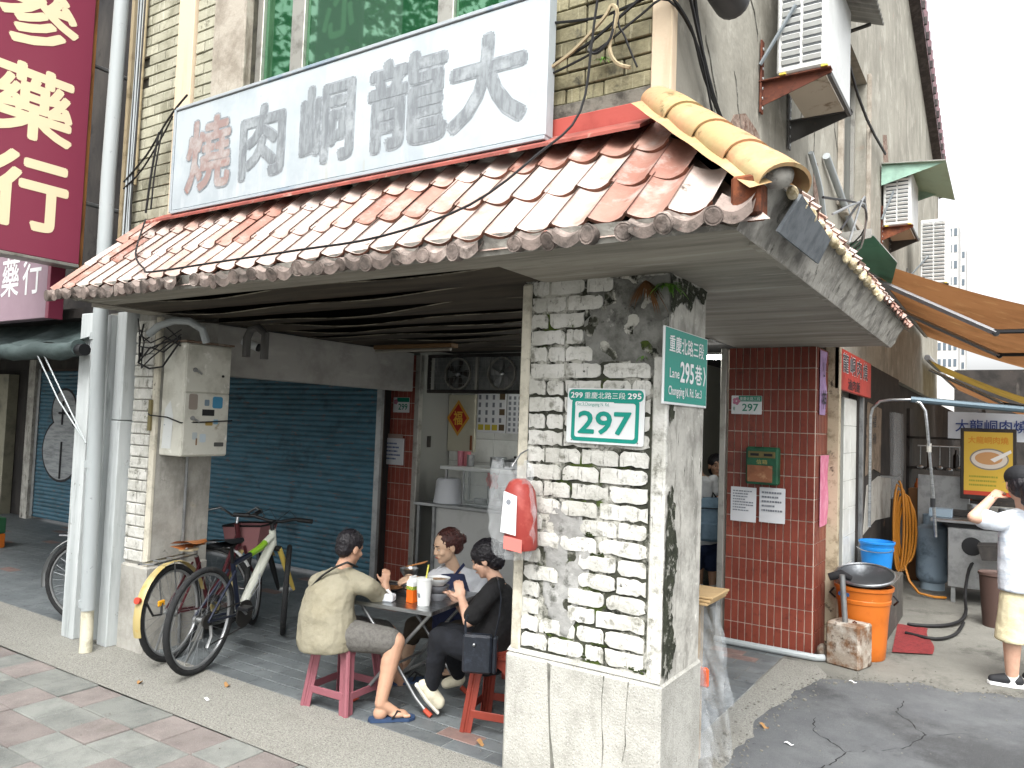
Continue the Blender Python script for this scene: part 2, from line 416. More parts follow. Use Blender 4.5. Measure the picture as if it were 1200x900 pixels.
# grit and cracks along the asphalt
m_grit = mat('road_grit', '#77756e', .9, var=.2)
rr = random.Random(14); gb = MB()
for k in range(420):
    i_ = rr.randrange(8, 100) % (len(e2) - 2); x_, y_ = e2[i_]
    if x_ > .3: continue
    x_ += rr.gauss(0, .07); y_ += rr.gauss(0, .07); s_ = rr.uniform(.002, .008) * (2 if rr.random() < .04 else 1)
    gb.ball((x_, y_, .005 + s_ * .4), (s_ * 1.3, s_, s_ * .8), 5, 3)
for k in range(500):
    x_, y_ = rr.uniform(-5.5, .2), rr.uniform(2.2, 6.6); s_ = rr.uniform(.0015, .005)
    gb.ball((x_, y_, .004 + s_ * .4), (s_ * 1.3, s_, s_ * .8), 5, 3)
gb.build('road_grit', m_grit, lane, kind='stuff')
m_rcrack = mat('asphalt_crack', '#242526', .95)
for pts_ in ([(-1.0, 4.0), (-.8, 4.3), (-.75, 4.55), (-.5, 4.8), (-.42, 5.1), (-.2, 5.3)], [(-.75, 4.55), (-.95, 4.75), (-1.0, 5.0)], [(-.42, 5.1), (-.6, 5.4), (-.58, 5.7)], [(-.3, 4.2), (-.1, 4.5), (.1, 4.6)]):
    P2 = []
    for (x0_, y0_), (x1_, y1_) in zip(pts_, pts_[1:]):
        for q_ in range(8): P2.append((x0_ + (x1_-x0_) * q_/8 + rr.uniform(-.012, .012), y0_ + (y1_-y0_) * q_/8 + rr.uniform(-.012, .012)))
    vs_ = []
    for q_, (x_, y_) in enumerate(P2):
        w_ = rr.uniform(.001, .005); vs_ += [(x_ - w_, y_ - w_ * .4, .0062), (x_ + w_, y_ + w_ * .4, .0062)]
    b = MB(); b.add(vs_, [(2*q_, 2*q_+1, 2*q_+3, 2*q_+2) for q_ in range(len(P2)-1)]); b.build('crack', m_rcrack, lane, smooth=0)
# pavers
g = MB(); g.add([(-30, -8, -.008), (-1.2, -8, -.008), (-1.2, 2.69, -.008), (-30, 2.69, -.008)], [(0, 1, 2, 3)])
pave = g.build('pavement', m_joint, kind='structure', smooth=0)
pm = []
for mm in (m_paver_g, m_paver_p):
    b = MB(); b.box((-.125, -.122, -.03), (.125, .122, .0), .004); pm.append(b.mesh('paver', mm))
rr = random.Random(5)
far = MB()
for j in range(0, 8):
    for i in range(0, 34):
        x, y = -2.79 - .257 * i, 2.565 - .25 * j
        dep = -x * .547 + y * .837
        if dep < 1.5: continue
        px = 600 + 900 * (x * .837 + y * .547) / dep
        if px < -260 or (450 + 900 * 1.7 / dep) > 1080: continue
        k = 1 if (i + j * 2) % 3 == 1 or rr.random() < .15 else 0
        piece('paver', pm[k], pave, (x, y, rr.uniform(-.003, .003)), (rr.uniform(-.006, .006), rr.uniform(-.006, .006), 0))
# arcade floor
g = MB(); g.box((-14, 3.27, -.2), (-1.46, 6.26, -.003)); floor = g.build('arcade_floor', m_grout_f, kind='structure', smooth=0)
tm = []
for mm in (m_ftile, m_ftile_p):
    b = MB(); b.box((-.1275, -.0595, -.02), (.1275, .0595, 0), .003); tm.append(b.mesh('floor_tile', mm))
cells = []
for j in range(24):
    for i in range(50):
        x, y = -1.6 - .26 * i - (.13 if j % 2 else 0), 3.335 + .1235 * j
        if x < -14: continue
        cells.append((x, y))
cells.sort(key=lambda p: p[0] * -.547 + p[1] * .837 + (40 if 600 + 900 * (p[0]*.837 + p[1]*.547) / (p[0]*-.547 + p[1]*.837) < -40 else 0) + (40 if p[0] > -1.9 and p[1] < 3.9 else 0))
rest = MB(); rr = random.Random(8)
for j in range(1, 24, 2): rest.box((-1.6 + .0025, 3.335 + .1235 * j - .0595, -.02), (-1.472, 3.335 + .1235 * j + .0595, .001))
for k, (x, y) in enumerate(cells):
    red = rr.random() < .035
    z = rr.uniform(-.001, .001) + .001
    if k < 298: piece('floor_tile', tm[red], floor, (x, y, z))
    else: rest.box((x - .1275, y - .0595, z - .02), (x + .1275, y + .0595, z), 0, 1 if red else 0)
rest.build('floor_tiles_beyond', [m_ftile, m_ftile_p], floor, kind='stuff', smooth=0)

# ================================================================ corner building
bld = thing('corner_building', 'old corner shophouse with mossy white brick pillar, tiled canopy and stained plaster lane wall', 'building', (-3.2, 3.2, 0))
UB = 3.15                                   # upper facade plane
def bricks(par, x0, x1, z0, z1, yf, me, pitch=(.203, .078), skip=None, seed=1, jx=.004, jit=.004, ymul=1, place=None, hs=(1, 1), uneven=0):
    rr = random.Random(seed)
    n = int(round((z1 - z0) / pitch[1])); ph = (z1 - z0) / n
    made = 0
    for r in range(n):
        z = z0 + ph * (r + .5)
        x = x0
        first = True
        while x < x1 - .02:
            w = pitch[0] * (rr.choice((.5, 1, 1, .75, 1)) if uneven else 1)
            if first and r % 2: w = pitch[0] * .5
            first = False
            w = min(w, x1 - x)
            if x1 - (x + w) < .05: w = x1 - x
            cx = x + w / 2
            x += w
            if skip and skip(cx, z, w): continue
            p = (cx, yf + rr.uniform(-jit, jit), z) if place is None else place(cx, z, rr.uniform(-jit, jit))
            piece('brick', rr.choice(me) if isinstance(me, list) else me, par, p, (0 if place else rr.uniform(-.01, .01), rr.uniform(-.006, .006), rr.uniform(-.008, .008) + (pi/2 if place else 0)), ((w - .008) / .2, 1, (ph - .008) / .07))
            made += 1
    return made
def brick_mesh(name, m, dep=.022, c=.005):
    b = MB(); b.box((-.1, -dep/2, -.035), (.1, dep/2, .035), c); return b.mesh(name, m)
# --- corner pillar
PX0, PX1, PY0, PY1 = -2.03, -1.266, 3.17, 3.645
b = MB(); b.box((PX0 + .012, PY0 + .0035, .6), (PX1 - .01, PY1 - .012, 2.46), .004)
pil = b.build('pillar', m_mortar, bld, label='mossy whitewashed brick corner pillar on a pale plinth')
bm_w = brick_mesh('brick', m_brick)
def eroded_brick(seed, m):
    """a worn brick: chipped outline, uneven face"""
    rr = random.Random(seed); nx, nz = 7, 3; b = MB(); ix = {}
    ch = [rr.random() < .3 for _ in range(4)]
    for i in range(nx + 1):
        for j in range(nz + 1):
            x, z = -.1 + .2 * i / nx, -.035 + .07 * j / nz
            ed = i in (0, nx) or j in (0, nz)
            if j in (0, nz): z *= 1 - rr.uniform(0, .16) - (.22 if rr.random() < .12 else 0)
            if i in (0, nx): x *= 1 - rr.uniform(0, .06)
            if i in (0, nx) and j in (0, nz) and ch[(i > 0) * 2 + (j > 0)]: x *= .93; z *= .72
            y = -.012 + (rr.uniform(.001, .0045) if ed else rr.uniform(-.0015, .0015))
            ix[i, j] = len(b.v); b.v.append((x, y, z))
    for i in range(nx):
        for j in range(nz): b.f.append((ix[i, j], ix[i+1, j], ix[i+1, j+1], ix[i, j+1])); b.m.append(0)
    rim = [ix[i, 0] for i in range(nx)] + [ix[nx, j] for j in range(nz)] + [ix[i, nz] for i in range(nx, 0, -1)] + [ix[0, j] for j in range(nz, 0, -1)]
    k = len(b.v); b.v += [(b.v[q][0] * 1.01, .012, b.v[q][2] * 1.03) for q in rim]
    for a in range(len(rim)):
        c = (a + 1) % len(rim); b.f.append((rim[a], k + a, k + c, rim[c])); b.m.append(0)
    return b.mesh('brick', m, smooth=28)
bm_e = [eroded_brick(s_, m_brick) for s_ in range(9)]
def skip_p(x, z, w):
    if z > 1.97 and x > -1.655 + .05 * sin(z * 17): return z < 2.36 or x > -1.55
    if .76 < z < 1.32 and abs(x + 1.76) < .075: return True
    return False
bricks(pil, PX0 + .058, PX1 - .07, .64, 2.40, PY0 + .006, bm_e, (.196, .0803), skip_p, 11, uneven=1, jit=.0045)
b = MB(); b.box((PX0, PY0 - .004, .62), (PX0 + .055, PY0 + .03, 2.39), .008); b.build('corner_trim', m_trim, pil)
b = MB(); b.box((PX1 - .066, PY0 - .004, .62), (PX1 + .002, PY0 + .03, 2.02), .008); b.build('corner_trim', m_brick, pil)
def blob_plate(outline, y, m, par, name, th=.02, relief=.006, seed=1, nx=26, nz=40):
    """uneven plaster plate of irregular outline on the pillar front"""
    rr = random.Random(seed)
    xs = [p[0] for p in outline]; zs = [p[1] for p in outline]
    x0, x1, z0, z1 = min(xs), max(xs), min(zs), max(zs)
    def inside(x, z):
        c = False; k = len(outline)
        for i in range(k):
            (xa, za), (xb, zb) = outline[i], outline[i-1]
            if (za > z) != (zb > z) and x < (xb - xa) * (z - za) / (zb - za) + xa: c = not c
        return c
    ph = [rr.uniform(0, 6) for _ in range(6)]
    h = lambda x, z: relief * (sin(x*31 + ph[0]) * sin(z*27 + ph[1]) + .6 * sin(x*63 + ph[2] + z*20) * sin(z*55 + ph[3]))
    mb = MB(); idx = {}
    def V(i, j):
        if (i, j) not in idx:
            x, z = x0 + (x1-x0)*i/nx, z0 + (z1-z0)*j/nz
            edge = not all(inside(x + dx, z + dz) for dx in (-.012, .012) for dz in (-.012, .012))
            idx[i, j] = len(mb.v); mb.v.append((x + rr.uniform(-.003, .003), y - (0 if edge else th * .5) - (0 if edge else h(x, z)), z + rr.uniform(-.003, .003)))
        return idx[i, j]
    for i in range(nx):
        for j in range(nz):
            if inside(x0 + (x1-x0)*(i+.5)/nx, z0 + (z1-z0)*(j+.5)/nz):
                mb.f.append((V(i, j), V(i+1, j), V(i+1, j+1), V(i, j+1))); mb.m.append(0)
    return mb.build(name, m, par, smooth=60)
blob_plate([(-1.70, 1.96), (-1.52, 1.99), (-1.40, 1.97), (-1.33, 1.90), (-1.262, 1.86), (-1.262, 2.39), (-1.72, 2.39), (-1.70, 2.33), (-1.64, 2.27), (-1.72, 2.18), (-1.69, 2.07)], PY0 + .012, m_patch_top, pil, 'cement_patch', .022, .005, 2)
blob_plate([(-1.80, .72), (-1.72, .70), (-1.66, .80), (-1.66, .95), (-1.60, 1.02), (-1.60, 1.2), (-1.66, 1.32), (-1.75, 1.36), (-1.83, 1.33), (-1.89, 1.2), (-1.86, 1.05), (-1.88, .9)], PY0 + .012, m_cement, pil, 'cement_patch', .026, .006, 3)
# right side of the pillar: mouldy plaster skin
b = MB()
rr = random.Random(4)
b.grid(lambda u, v: (PX1 + .002 + (.004 * sin(u*9 + v*31) * sin(v*47) if 0 < u < 1 and 0 < v < 1 else 0), PY0 + .004 + (PY1 - PY0 - .008) * u, .6 + 1.79 * v), 14, 50)
b.build('plaster_skin', m_plaster_dirty, pil, smooth=60)
m_mossd = mat('dark_moss_streak', '#33362a', .95, layers=[('#1d2014', 12, .42, .58), ('#8d8c84', 26, .54, .62), ('#4a5a20', 7, .62, .68)], bump=.6, bscale=60)
for seed_, pts_ in ((1, [(3.18, .64), (3.24, .62), (3.30, .66), (3.33, .74), (3.29, .82), (3.27, .95), (3.31, 1.05), (3.33, 1.16), (3.28, 1.26), (3.29, 1.36), (3.24, 1.45), (3.20, 1.42), (3.19, 1.2), (3.175, .9)]), (2, [(3.19, 1.72), (3.25, 1.76), (3.24, 1.82), (3.19, 1.82)]), (3, [(3.17, 2.2), (3.3, 2.28), (3.42, 2.26), (3.5, 2.34), (3.6, 2.3), (3.64, 2.388), (3.17, 2.388)])):
    rq = random.Random(seed_); P2 = []
    for (y0_, z0_), (y1_, z1_) in zip(pts_, pts_[1:] + pts_[:1]):
        for q_ in range(6): P2.append((y0_ + (y1_-y0_) * q_/6 + rq.uniform(-.012, .012) * (y0_ > 3.175), z0_ + (z1_-z0_) * q_/6 + rq.uniform(-.014, .014)))
    P2 = [(max(3.172, y_), min(2.388, z_)) for y_, z_ in P2]
    b = MB(); b.add([(PX1 + .0075, y_, z_) for y_, z_ in P2], [tuple(range(len(P2)))]); b.build('moss_streak', m_mossd, pil, smooth=0)
# plinth
def plinth_at(u, v):
    return u, v
b = MB(); b.box((PX0 - .022, PY0 - .02, -.05), (PX1 + .012, PY1 + .03, .615), .02)
b.add([(PX0 - .01, PY0 - .012, .614), (PX1 + .008, PY0 - .012, .614), (PX1, PY0 + .012, .645), (PX0, PY0 + .012, .645)], [(0, 1, 2, 3)])
pl = b.build('plinth', m_plinth, bld)
def crack(pts, w, y, m, par, name='cement_seam'):
    mb = MB(); P = [Vector((x, y, z)) for x, z in pts]
    vs = []
    for i, p in enumerate(P):
        ww = w * (.6 + .4 * sin(i * 2.3 + 1))
        vs += [p + Vector((-ww/2, 0, 0)), p + Vector((ww/2, 0, 0))]
    mb.add(vs, [(2*i, 2*i+1, 2*i+3, 2*i+2) for i in range(len(P)-1)]); return mb.build(name, m, par, smooth=0)
m_seam = mat('grey_cement_seam', '#77766f', .9, layers=[('#565650', 14, .45, .65)])
m_crack = mat('dark_crack', '#6b6a63', .95, layers=[('#403f39', 30, .45, .62), ('#a09f97', 22, .55, .66)])
crack([(-1.80, .6), (-1.795, .45), (-1.785, .3), (-1.765, .15), (-1.77, 0)], .02, PY0 - .0225, m_seam, pl)
crack([(-1.518, .6), (-1.525, .5), (-1.52, .38), (-1.512, .3), (-1.515, .2), (-1.50, .12), (-1.485, 0)], .006, PY0 - .0225, m_crack, pl, 'crack')
crack([(-1.40, .6), (-1.405, .52), (-1.41, .4), (-1.405, .33), (-1.42, .25)], .005, PY0 - .0225, m_crack, pl, 'crack')
# --- party pillar on the left
LX0, LX1, LY0, LY1 = -5.41, -5.12, 3.2, 3.68
b = MB(); b.box((LX0, LY0 + .012, .0), (LX1, LY1, 2.46), .004)
m_plaster_l = mat('grey_plaster', '#a3a19a', .9, layers=[('#8b8982', 4, .44, .62), ('#74726b', (12, 12, 3), .55, .70, .7), ('#55534c', 9, .65, .73), ('#b3a88c', 3, .62, .72, .6)], bump=.35, bscale=35)
lp = b.build('pillar', m_plaster_l, bld, label='narrow grey plaster pillar with small white bricks in front')
bricks(lp, LX0 + .002, LX1 - .055, .62, 2.36, LY0 + .006, bm_w, (.24, .082), None, 21, uneven=1, jit=.003)
b = MB(); b.box((LX1 - .052, LY0 - .004, .6), (LX1 + .004, LY0 + .03, 2.38), .008); b.build('corner_trim', m_trim, lp)
b = MB(); b.box((LX0 - .012, LY0 - .014, -.03), (LX1 + .012, LY1 + .01, .6), .015)
b.build('plinth', m_plaster_l, bld)
# --- upper facade (with the window opening) and its bricks
WX0, WX1, WZ0, WZ1 = -4.2, -2.05, 3.3, 5.4
b = MB()
b.box((-5.56, UB, 2.46), (WX0, UB + .22, 7)); b.box((WX1, UB, 2.46), (-1.29, UB + .22, 7))
b.box((WX0, UB, 2.46), (WX1, UB + .22, WZ0)); b.box((WX0, UB, WZ1), (WX1, UB + .22, 7))
fw = b.build('front_wall', m_upjoint, bld, smooth=0)
bm_u = brick_mesh('brick', m_upbrick, .024, .003); bm_d = brick_mesh('brick', m_upbrick_d, .026, .004)
bricks(fw, -5.55, -4.975, 3.0, 4.86, UB - .008, bm_u, (.2, .0775), lambda x, z, w: (x < -5.36 and 4.1 < z < 4.28), 31, jit=.002)
bricks(fw, -4.785, -4.585, 3.8, 4.66, UB - .008, bm_u, (.2, .0775), None, 32, jit=.002)
bricks(fw, -2.0, -1.36, 3.235, 3.86, UB - .008, bm_d, (.2, .078), None, 33, jit=.005, uneven=1)
b = MB(); b.box((-4.972, UB - .045, 3.02), (-4.79, UB + .01, 5.0), .004); b.build('facade_strip', m_beige, fw)
b = MB(); b.box((-4.58, UB - .03, 3.02), (-4.53, UB + .01, 5), .004); b.build('facade_strip', m_frame_c, fw)
b = MB(); b.box((-4.528, UB - .06, 3.02), (WX0 - .002, UB + .01, 5), .006); b.build('window_surround', m_frame_c, fw)
b = MB(); b.box((-1.36, UB - .035, 3.16), (-1.262, UB + .03, 5), .006); b.build('corner_trim', m_beige, fw)
b = MB(); b.box((-2.0, UB - .03, 3.165), (-1.362, UB + .005, 3.235), .004); b.build('ledge', mat('damp_ledge', '#6f6b62', .9, layers=[('#3f3c36', 9, .45, .62)], bump=.3), fw)
# window
wy = UB + .05
b = MB()
for x0, x1 in ((WX0, WX0 + .06), (-3.86, -3.74), (-2.66, -2.55), (WX1 - .06, WX1)):
    b.box((x0, wy - .02, WZ0), (x1, wy + .04, WZ1), .004)
b.box((WX0 + .062, wy - .018, WZ0), (WX1 - .062, wy + .038, WZ0 + .06), .004)
b.box((WX0 + .062, wy - .018, WZ1 - .06), (WX1 - .062, wy + .038, WZ1), .004)
win = b.build('window', m_alu, bld)
for x0, x1 in ((WX0 + .062, -3.862), (-3.738, -2.662), (-2.548, WX1 - .062)):
    b = MB(); b.box((x0, wy + .006, WZ0 + .062), (x1, wy + .014, WZ1 - .062)); b.build('pane', m_glass, win, smooth=0)
b = MB(); b.grid(lambda u, v: (-4.12 + .24 * u, wy + .1 + .02 * sin(u * 26), 3.3 + 2.0 * v), 20, 2)
b.build('curtain', mat('green_curtain', '#1f4a35', .8), win, smooth=60)
# rooms behind, their shade put in by a near-black colour
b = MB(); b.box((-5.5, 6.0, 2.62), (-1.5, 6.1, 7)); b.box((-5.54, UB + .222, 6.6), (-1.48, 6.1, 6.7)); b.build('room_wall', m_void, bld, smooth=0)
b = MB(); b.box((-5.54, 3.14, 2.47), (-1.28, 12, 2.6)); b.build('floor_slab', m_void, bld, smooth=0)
# --- lane wall: plaster, window niche, gable edge
b = MB()
LW = [(3.152, 2.45), (7.0, 2.45), (7.0, 8.6), (3.152, 8.6)]
b.prism(LW, (-1.47, 0, 0), YP, ZP, (.195, 0, 0))
b.prism([(7.0, 2.45), (8.45, 2.45), (8.45, 3.7), (7.0, 3.7)], (-1.47, 0, 0), YP, ZP, (.195, 0, 0))
b.prism([(7.0, 5.35), (8.45, 5.35), (8.45, 8.6), (7.0, 8.6)], (-1.47, 0, 0), YP, ZP, (.195, 0, 0))
b.prism([(8.45, 2.45), (17.4, 2.45), (17.4, 6.75), (12, 8.15), (10.5, 8.6), (8.45, 8.6)], (-1.47, 0, 0), YP, ZP, (.195, 0, 0))
b.prism([(6.9, 3.6), (8.55, 3.6), (8.55, 5.45), (6.9, 5.45)], (-1.6, 0, 0), YP, ZP, (.1, 0, 0))
lw = b.build('lane_wall', m_lanewall, bld, smooth=0)
b = MB(); b.box((-1.475, 7.06, 3.76), (-1.42, 8.4, 5.3)); win2 = b.build('window', mat('grimy_window', '#3f4442', .3), bld, smooth=0)
b = MB()
for y in (7.02, 7.7, 8.38): b.box((-1.418, y, 3.72), (-1.38, y + .05, 5.33))
b.build('window_frame', m_alu, win2, smooth=0)
b = MB(); b.box((-1.274, 6.93, 3.68), (-1.23, 6.998, 5.45), .004); b.box((-1.274, 8.452, 3.68), (-1.235, 8.52, 5.45), .004); b.box((-1.274, 7.0, 3.62), (-1.2, 8.45, 3.698), .004)
b.build('window_surround', m_frame_c, lw)
m_chip = mat('bare_brick_scar', '#857468', .95, layers=[('#5f4438', 25, .45, .62), ('#a99485', 14, .55, .68), ('#2d2622', 30, .6, .68)], bump=.8, bscale=50)
def side_plate(outline, x, m, par, name):
    mb = MB(); mb.prism(outline, (x, 0, 0), YP, ZP, (-.006, 0, 0)); return mb.build(name, m, par, smooth=0)
side_plate([(4.05, 3.42), (4.25, 3.5), (4.5, 3.48), (4.75, 3.36), (5.2, 3.32), (5.6, 3.2), (5.7, 3.05), (5.2, 3.02), (4.7, 3.1), (4.3, 3.2), (3.95, 3.3)], -1.271, m_chip, lw, 'plaster_scar')
side_plate([(6.0, 3.75), (6.15, 3.8), (6.2, 3.5), (6.3, 3.2), (6.2, 3.15), (6.05, 3.35)], -1.271, m_chip, lw, 'plaster_scar')
side_plate([(9.6, 5.2), (9.9, 5.3), (10.1, 5.0), (10.0, 4.75), (9.7, 4.85)], -1.271, m_chip, lw, 'plaster_scar')
rr = random.Random(9)
for k in range(13):
    y, z = rr.uniform(3.4, 7), rr.uniform(2.95, 4.5)
    pts = []
    for s_ in range(rr.randint(4, 8)):
        pts.append((-1.273, y, z)); y += rr.uniform(-.03, .09); z -= rr.uniform(.03, .12)
    mb = MB(); mb.tube(pts, [.004 if 0 < i < len(pts)-1 else .001 for i in range(len(pts))], 4); mb.build('crack', m_crack, lw, smooth=0)
# corrugated rooftop sheet along the gable edge
m_corr = mat('maroon_corrugated_sheet', '#83656a', .6, .1, layers=[('#6b4f54', (8, 8, 1), .45, .65), ('#8f7a7c', 5, .55, .7)])
m_tar = mat('dark_roof_edge', '#3a3636', .9, layers=[('#524c4b', 9, .45, .65)], bump=.5, bscale=20)
def roof_line(u): 
    y = 9.0 + 8.5 * u
    return y, (8.15 + (12 - y) * .2593)
b = MB()
b.grid(lambda u, v: (-1.16 + .022 * sin(u * 2 * pi * 38) , roof_line(u)[0], roof_line(u)[1] + .62 * v - .02), 38 * 4, 1)
b.build('rooftop_sheet', m_corr, bld, smooth=60)
b = MB()
b.grid(lambda u, v: (-1.275 + .14 * v, roof_line(u)[0], roof_line(u)[1] - .16 + .03 * v), 40, 1)
b.grid(lambda u, v: (-1.13, roof_line(u)[0], roof_line(u)[1] - .13 + .14 * v), 40, 1)
b.build('roof_gutter', m_tar, bld, smooth=0)
for k in range(26):
    y, z = roof_line(k / 26)
    b = MB(); b.box((-1.13, y, z - .12), (-1.09, y + .05, z + .0), .006); b.build('roof_bolt', m_tar, bld)

# --- canopy: soffit, fascia, roof deck
SX, SY, SZ = -.775, 2.545, 2.39
b = MB()
b.box((-1.9, 2.765, SZ), (SX - .03, 6.37, SZ + .05)); b.box((-5.0, SY, SZ), (SX, 2.765, SZ + .05)); b.box((SX - .03, 2.765, SZ - .012), (SX, 6.37, SZ + .05))
b.box((-5.24, 2.765, SZ), (-5.0, 3.19, SZ + .05))
can = b.build('canopy', m_soffit, bld, smooth=0)
b = MB()
b.grid(lambda u, v: (-5.0 - .25 * v + (SX + .02 + 4.98) * u + .07 * v * u, SY - .006 - .035 * v, SZ - .008 + .075 * v + .012 * sin(u * 11) * v), 40, 2)
b.build('front_fascia', m_fascia, can, smooth=0)
b = MB()
n_ = random.Random(12)
def sf(u, v):
    y = 2.52 + 3.86 * u
    return (SX - .002 + .11 * v + (n_.uniform(-.008, .008) if 0 < v < 1 else 0), y + .02 * v, SZ - .014 + .23 * v - .05 * u * v)
b.grid(sf, 44, 5)
b.build('side_fascia', m_fascia, can, smooth=0)
b = MB(); b.prism([(2.72, .02), (2.80, .02), (3.35, .03), (3.36, .13), (2.78, .16)], (SX + .066, 0, SZ), YP, ZP + XP * .45, (.012, 0, -.006)); b.build('grey_patch', mat('slate_patch', '#6d7276', .8, layers=[('#565b5f', 12, .45, .65)]), can, smooth=0)
b = MB(); b.add([(-5.0, SY - .006, SZ - .006), (-5.24, SY + .05, SZ + .09), (-5.24, 3.2, SZ + .4), (-5.0, 3.2, SZ - .002)], [(0, 1, 2, 3)]); b.build('end_fascia', m_fascia, can, smooth=0)
TA = math.atan2(.63, .65)                    # roof slope
EY, EZ = 2.50, 2.425
def front_pt(x, s): return (x, EY + s * cos(TA), EZ + s * sin(TA))
HX0, HX1 = -.665, -1.31                      # hip line x at the eave and at the wall
b = MB()
b.add([(-5.27, EY + .02, EZ - .025), (HX0, EY + .02, EZ - .025), (HX1, 3.15, EZ + .605), (-5.42, 3.15, EZ + .605)], [(0, 1, 2, 3)])
b.build('roof_deck', m_rtile, can, smooth=0)
b = MB()
b.add([(HX0, EY + .02, EZ + .125), (HX0, 6.6, EZ + .085), (HX1, 6.6, EZ + .605), (HX1, 3.15, EZ + .605)], [(0, 1, 2, 3)])
b.build('roof_deck', m_fascia, can, smooth=0)
def tile_mesh(name, m, w=.157, l=.33, lip=.013):
    b = MB(); n = 14
    h = lambda u: .030 * abs(2*u - 1) ** 1.8 + .010 * max(0, 1 - abs(u - .97) / .10) - .012
    for i in range(n):
        u0, u1 = i / n, (i+1) / n
        xa, xb = (u0 - .5) * w * 1.04, (u1 - .5) * w * 1.04
        za, zb = h(u0), h(u1)
        sc = lambda u: -.004 * (1 - cos(2*pi*u)) * .5      # scalloped lower edge
        b.add([(xa, sc(u0), za + lip), (xb, sc(u1), zb + lip), (xb, l, zb), (xa, l, za)], [(0, 1, 2, 3)])
        b.add([(xa, sc(u0), za - .002), (xb, sc(u1), zb - .002), (xb, sc(u1), zb + lip), (xa, sc(u0), za + lip)], [(0, 1, 2, 3)], 1)
    return b.mesh(name, [m, m_rlip], smooth=50)
tmA, tmB = tile_mesh('roof_tile', m_rtile), tile_mesh('roof_tile', m_rtile_red)
rr = random.Random(17)
NC, PW = 29, .1565
for c_ in range(NC):
    for r_ in range(3):
        s_ = .02 + .296 * r_
        x = -5.235 - .035 * r_ * .3 + PW * c_ + PW * .5
        hip = HX0 + (HX1 - HX0) * ((s_ + .13) / .905)
        if x > hip - .03: continue
        redness = (c_ < 3 and rr.random() < .7) or (r_ == 2 and c_ > 20) or (c_ in (9, 10) and r_ > 0) or (15 < c_ < 19 and r_ == 1) or (c_ > 24 and r_ == 1) or rr.random() < .05
        p = front_pt(x, s_)
        piece('roof_tile', tmB if redness else tmA, can, (p[0], p[1] - .004, p[2] + .012 + rr.uniform(-.003, .003)), (TA + rr.uniform(-.012, .012), rr.uniform(-.012, .012), rr.uniform(-.012, .012)), (1, 1, 1))
# eave ends: round caps and drip lips
b = MB()
b.lathe([(.0, -.012), (.026, -.012), (.031, -.008), (.036, -.010), (.038, 0), (.036, .03), (.034, .09)], (0, 0, 0), 14, Matrix.Rotation(-pi/2, 4, 'X'))
cap = b.mesh('eave_cap', m_eave)
b = MB(); n = 8
for i in range(n):
    u0, u1 = i / n, (i + 1) / n
    f = lambda u: ((u - .5) * .125, -.03 * sin(pi * u))
    (xa, za), (xb, zb) = f(u0), f(u1)
    b.add([(xa, -.006, za - .022), (xb, -.006, zb - .022), (xb, -.002, zb + .018), (xa, -.002, za + .018), (xb, .09, zb + .06), (xa, .09, za + .06)], [(0, 1, 2, 3), (3, 2, 4, 5), (1, 0, 5, 4)])
lipm = b.mesh('drip_lip', m_eave, smooth=50)
for c_ in range(NC + 1):
    x = -5.235 + PW * c_
    if x > -.70: break
    zz = EZ + .004 + rr.uniform(-.008, .006) - .02 * sin(pi * c_ / NC)
    if c_ in (9, 22): continue
    piece('eave_cap', cap, can, (x + rr.uniform(-.014, .014), EY - .022 + rr.uniform(-.01, .01), zz - .008 + rr.uniform(-.008, .006)), (rr.uniform(-.2, .2) + .3, 0, rr.uniform(-.16, .16)), (rr.uniform(.85, 1.1), .5, rr.uniform(.85, 1.1)))
    if c_ < NC and rr.random() > .06:
        piece('drip_lip', lipm, can, (x + PW / 2, EY - .02, zz + .006), (.2 + rr.uniform(-.06, .06), rr.uniform(-.08, .08), rr.uniform(-.04, .04)))
# lane side: end tiles seen edge on
for k in range(26):
    y = 2.92 + .137 * k
    t = tmB if k > 17 else tmA
    piece('roof_tile', t, can, (HX0 + .01, y, EZ + .14 - .0015 * k + rr.uniform(-.01, .006)), (TA * .9 + rr.uniform(-.03, .03), 0, pi/2 + rr.uniform(-.04, .04)))
m_mort = mat('pale_mortar_lump', '#c9bda0', .9, layers=[('#9a8a68', 30, .45, .62), ('#5b5140', 18, .6, .7)], bump=.5)
mort = []
for k in range(3):
    b = MB(); b.ball((0, 0, 0), (.022, .034, .02), 8, 5, Matrix.Rotation(k, 4, 'X')); mort.append(b.mesh('mortar_lump', m_mort))
for k in range(15):
    piece('mortar_lump', mort[k % 3], can, (HX0 + .016, 2.74 + .15 * k, EZ + .118 - .002 * k), (rr.uniform(-.4, .4), rr.uniform(-.4, .4), 0))
# flashing
b = MB(); b.box((-1.93, UB - .05, 3.055), (-1.335, UB - .002, 3.162), .004); b.build('flashing', m_flash, can)
b = MB(); b.prism([(UB - .052, 3.055), (UB - .054, 3.075), (UB - .20, 2.99), (UB - .20, 2.975)], (-5.0, 0, 0), YP, ZP, (3.67, 0, 0)); b.build('flashing_apron', mat('dull_red_flashing', '#8d4a40', .7, layers=[('#6d3a33', 5, .45, .65), ('#b79a8c', 9, .58, .7)]), can)
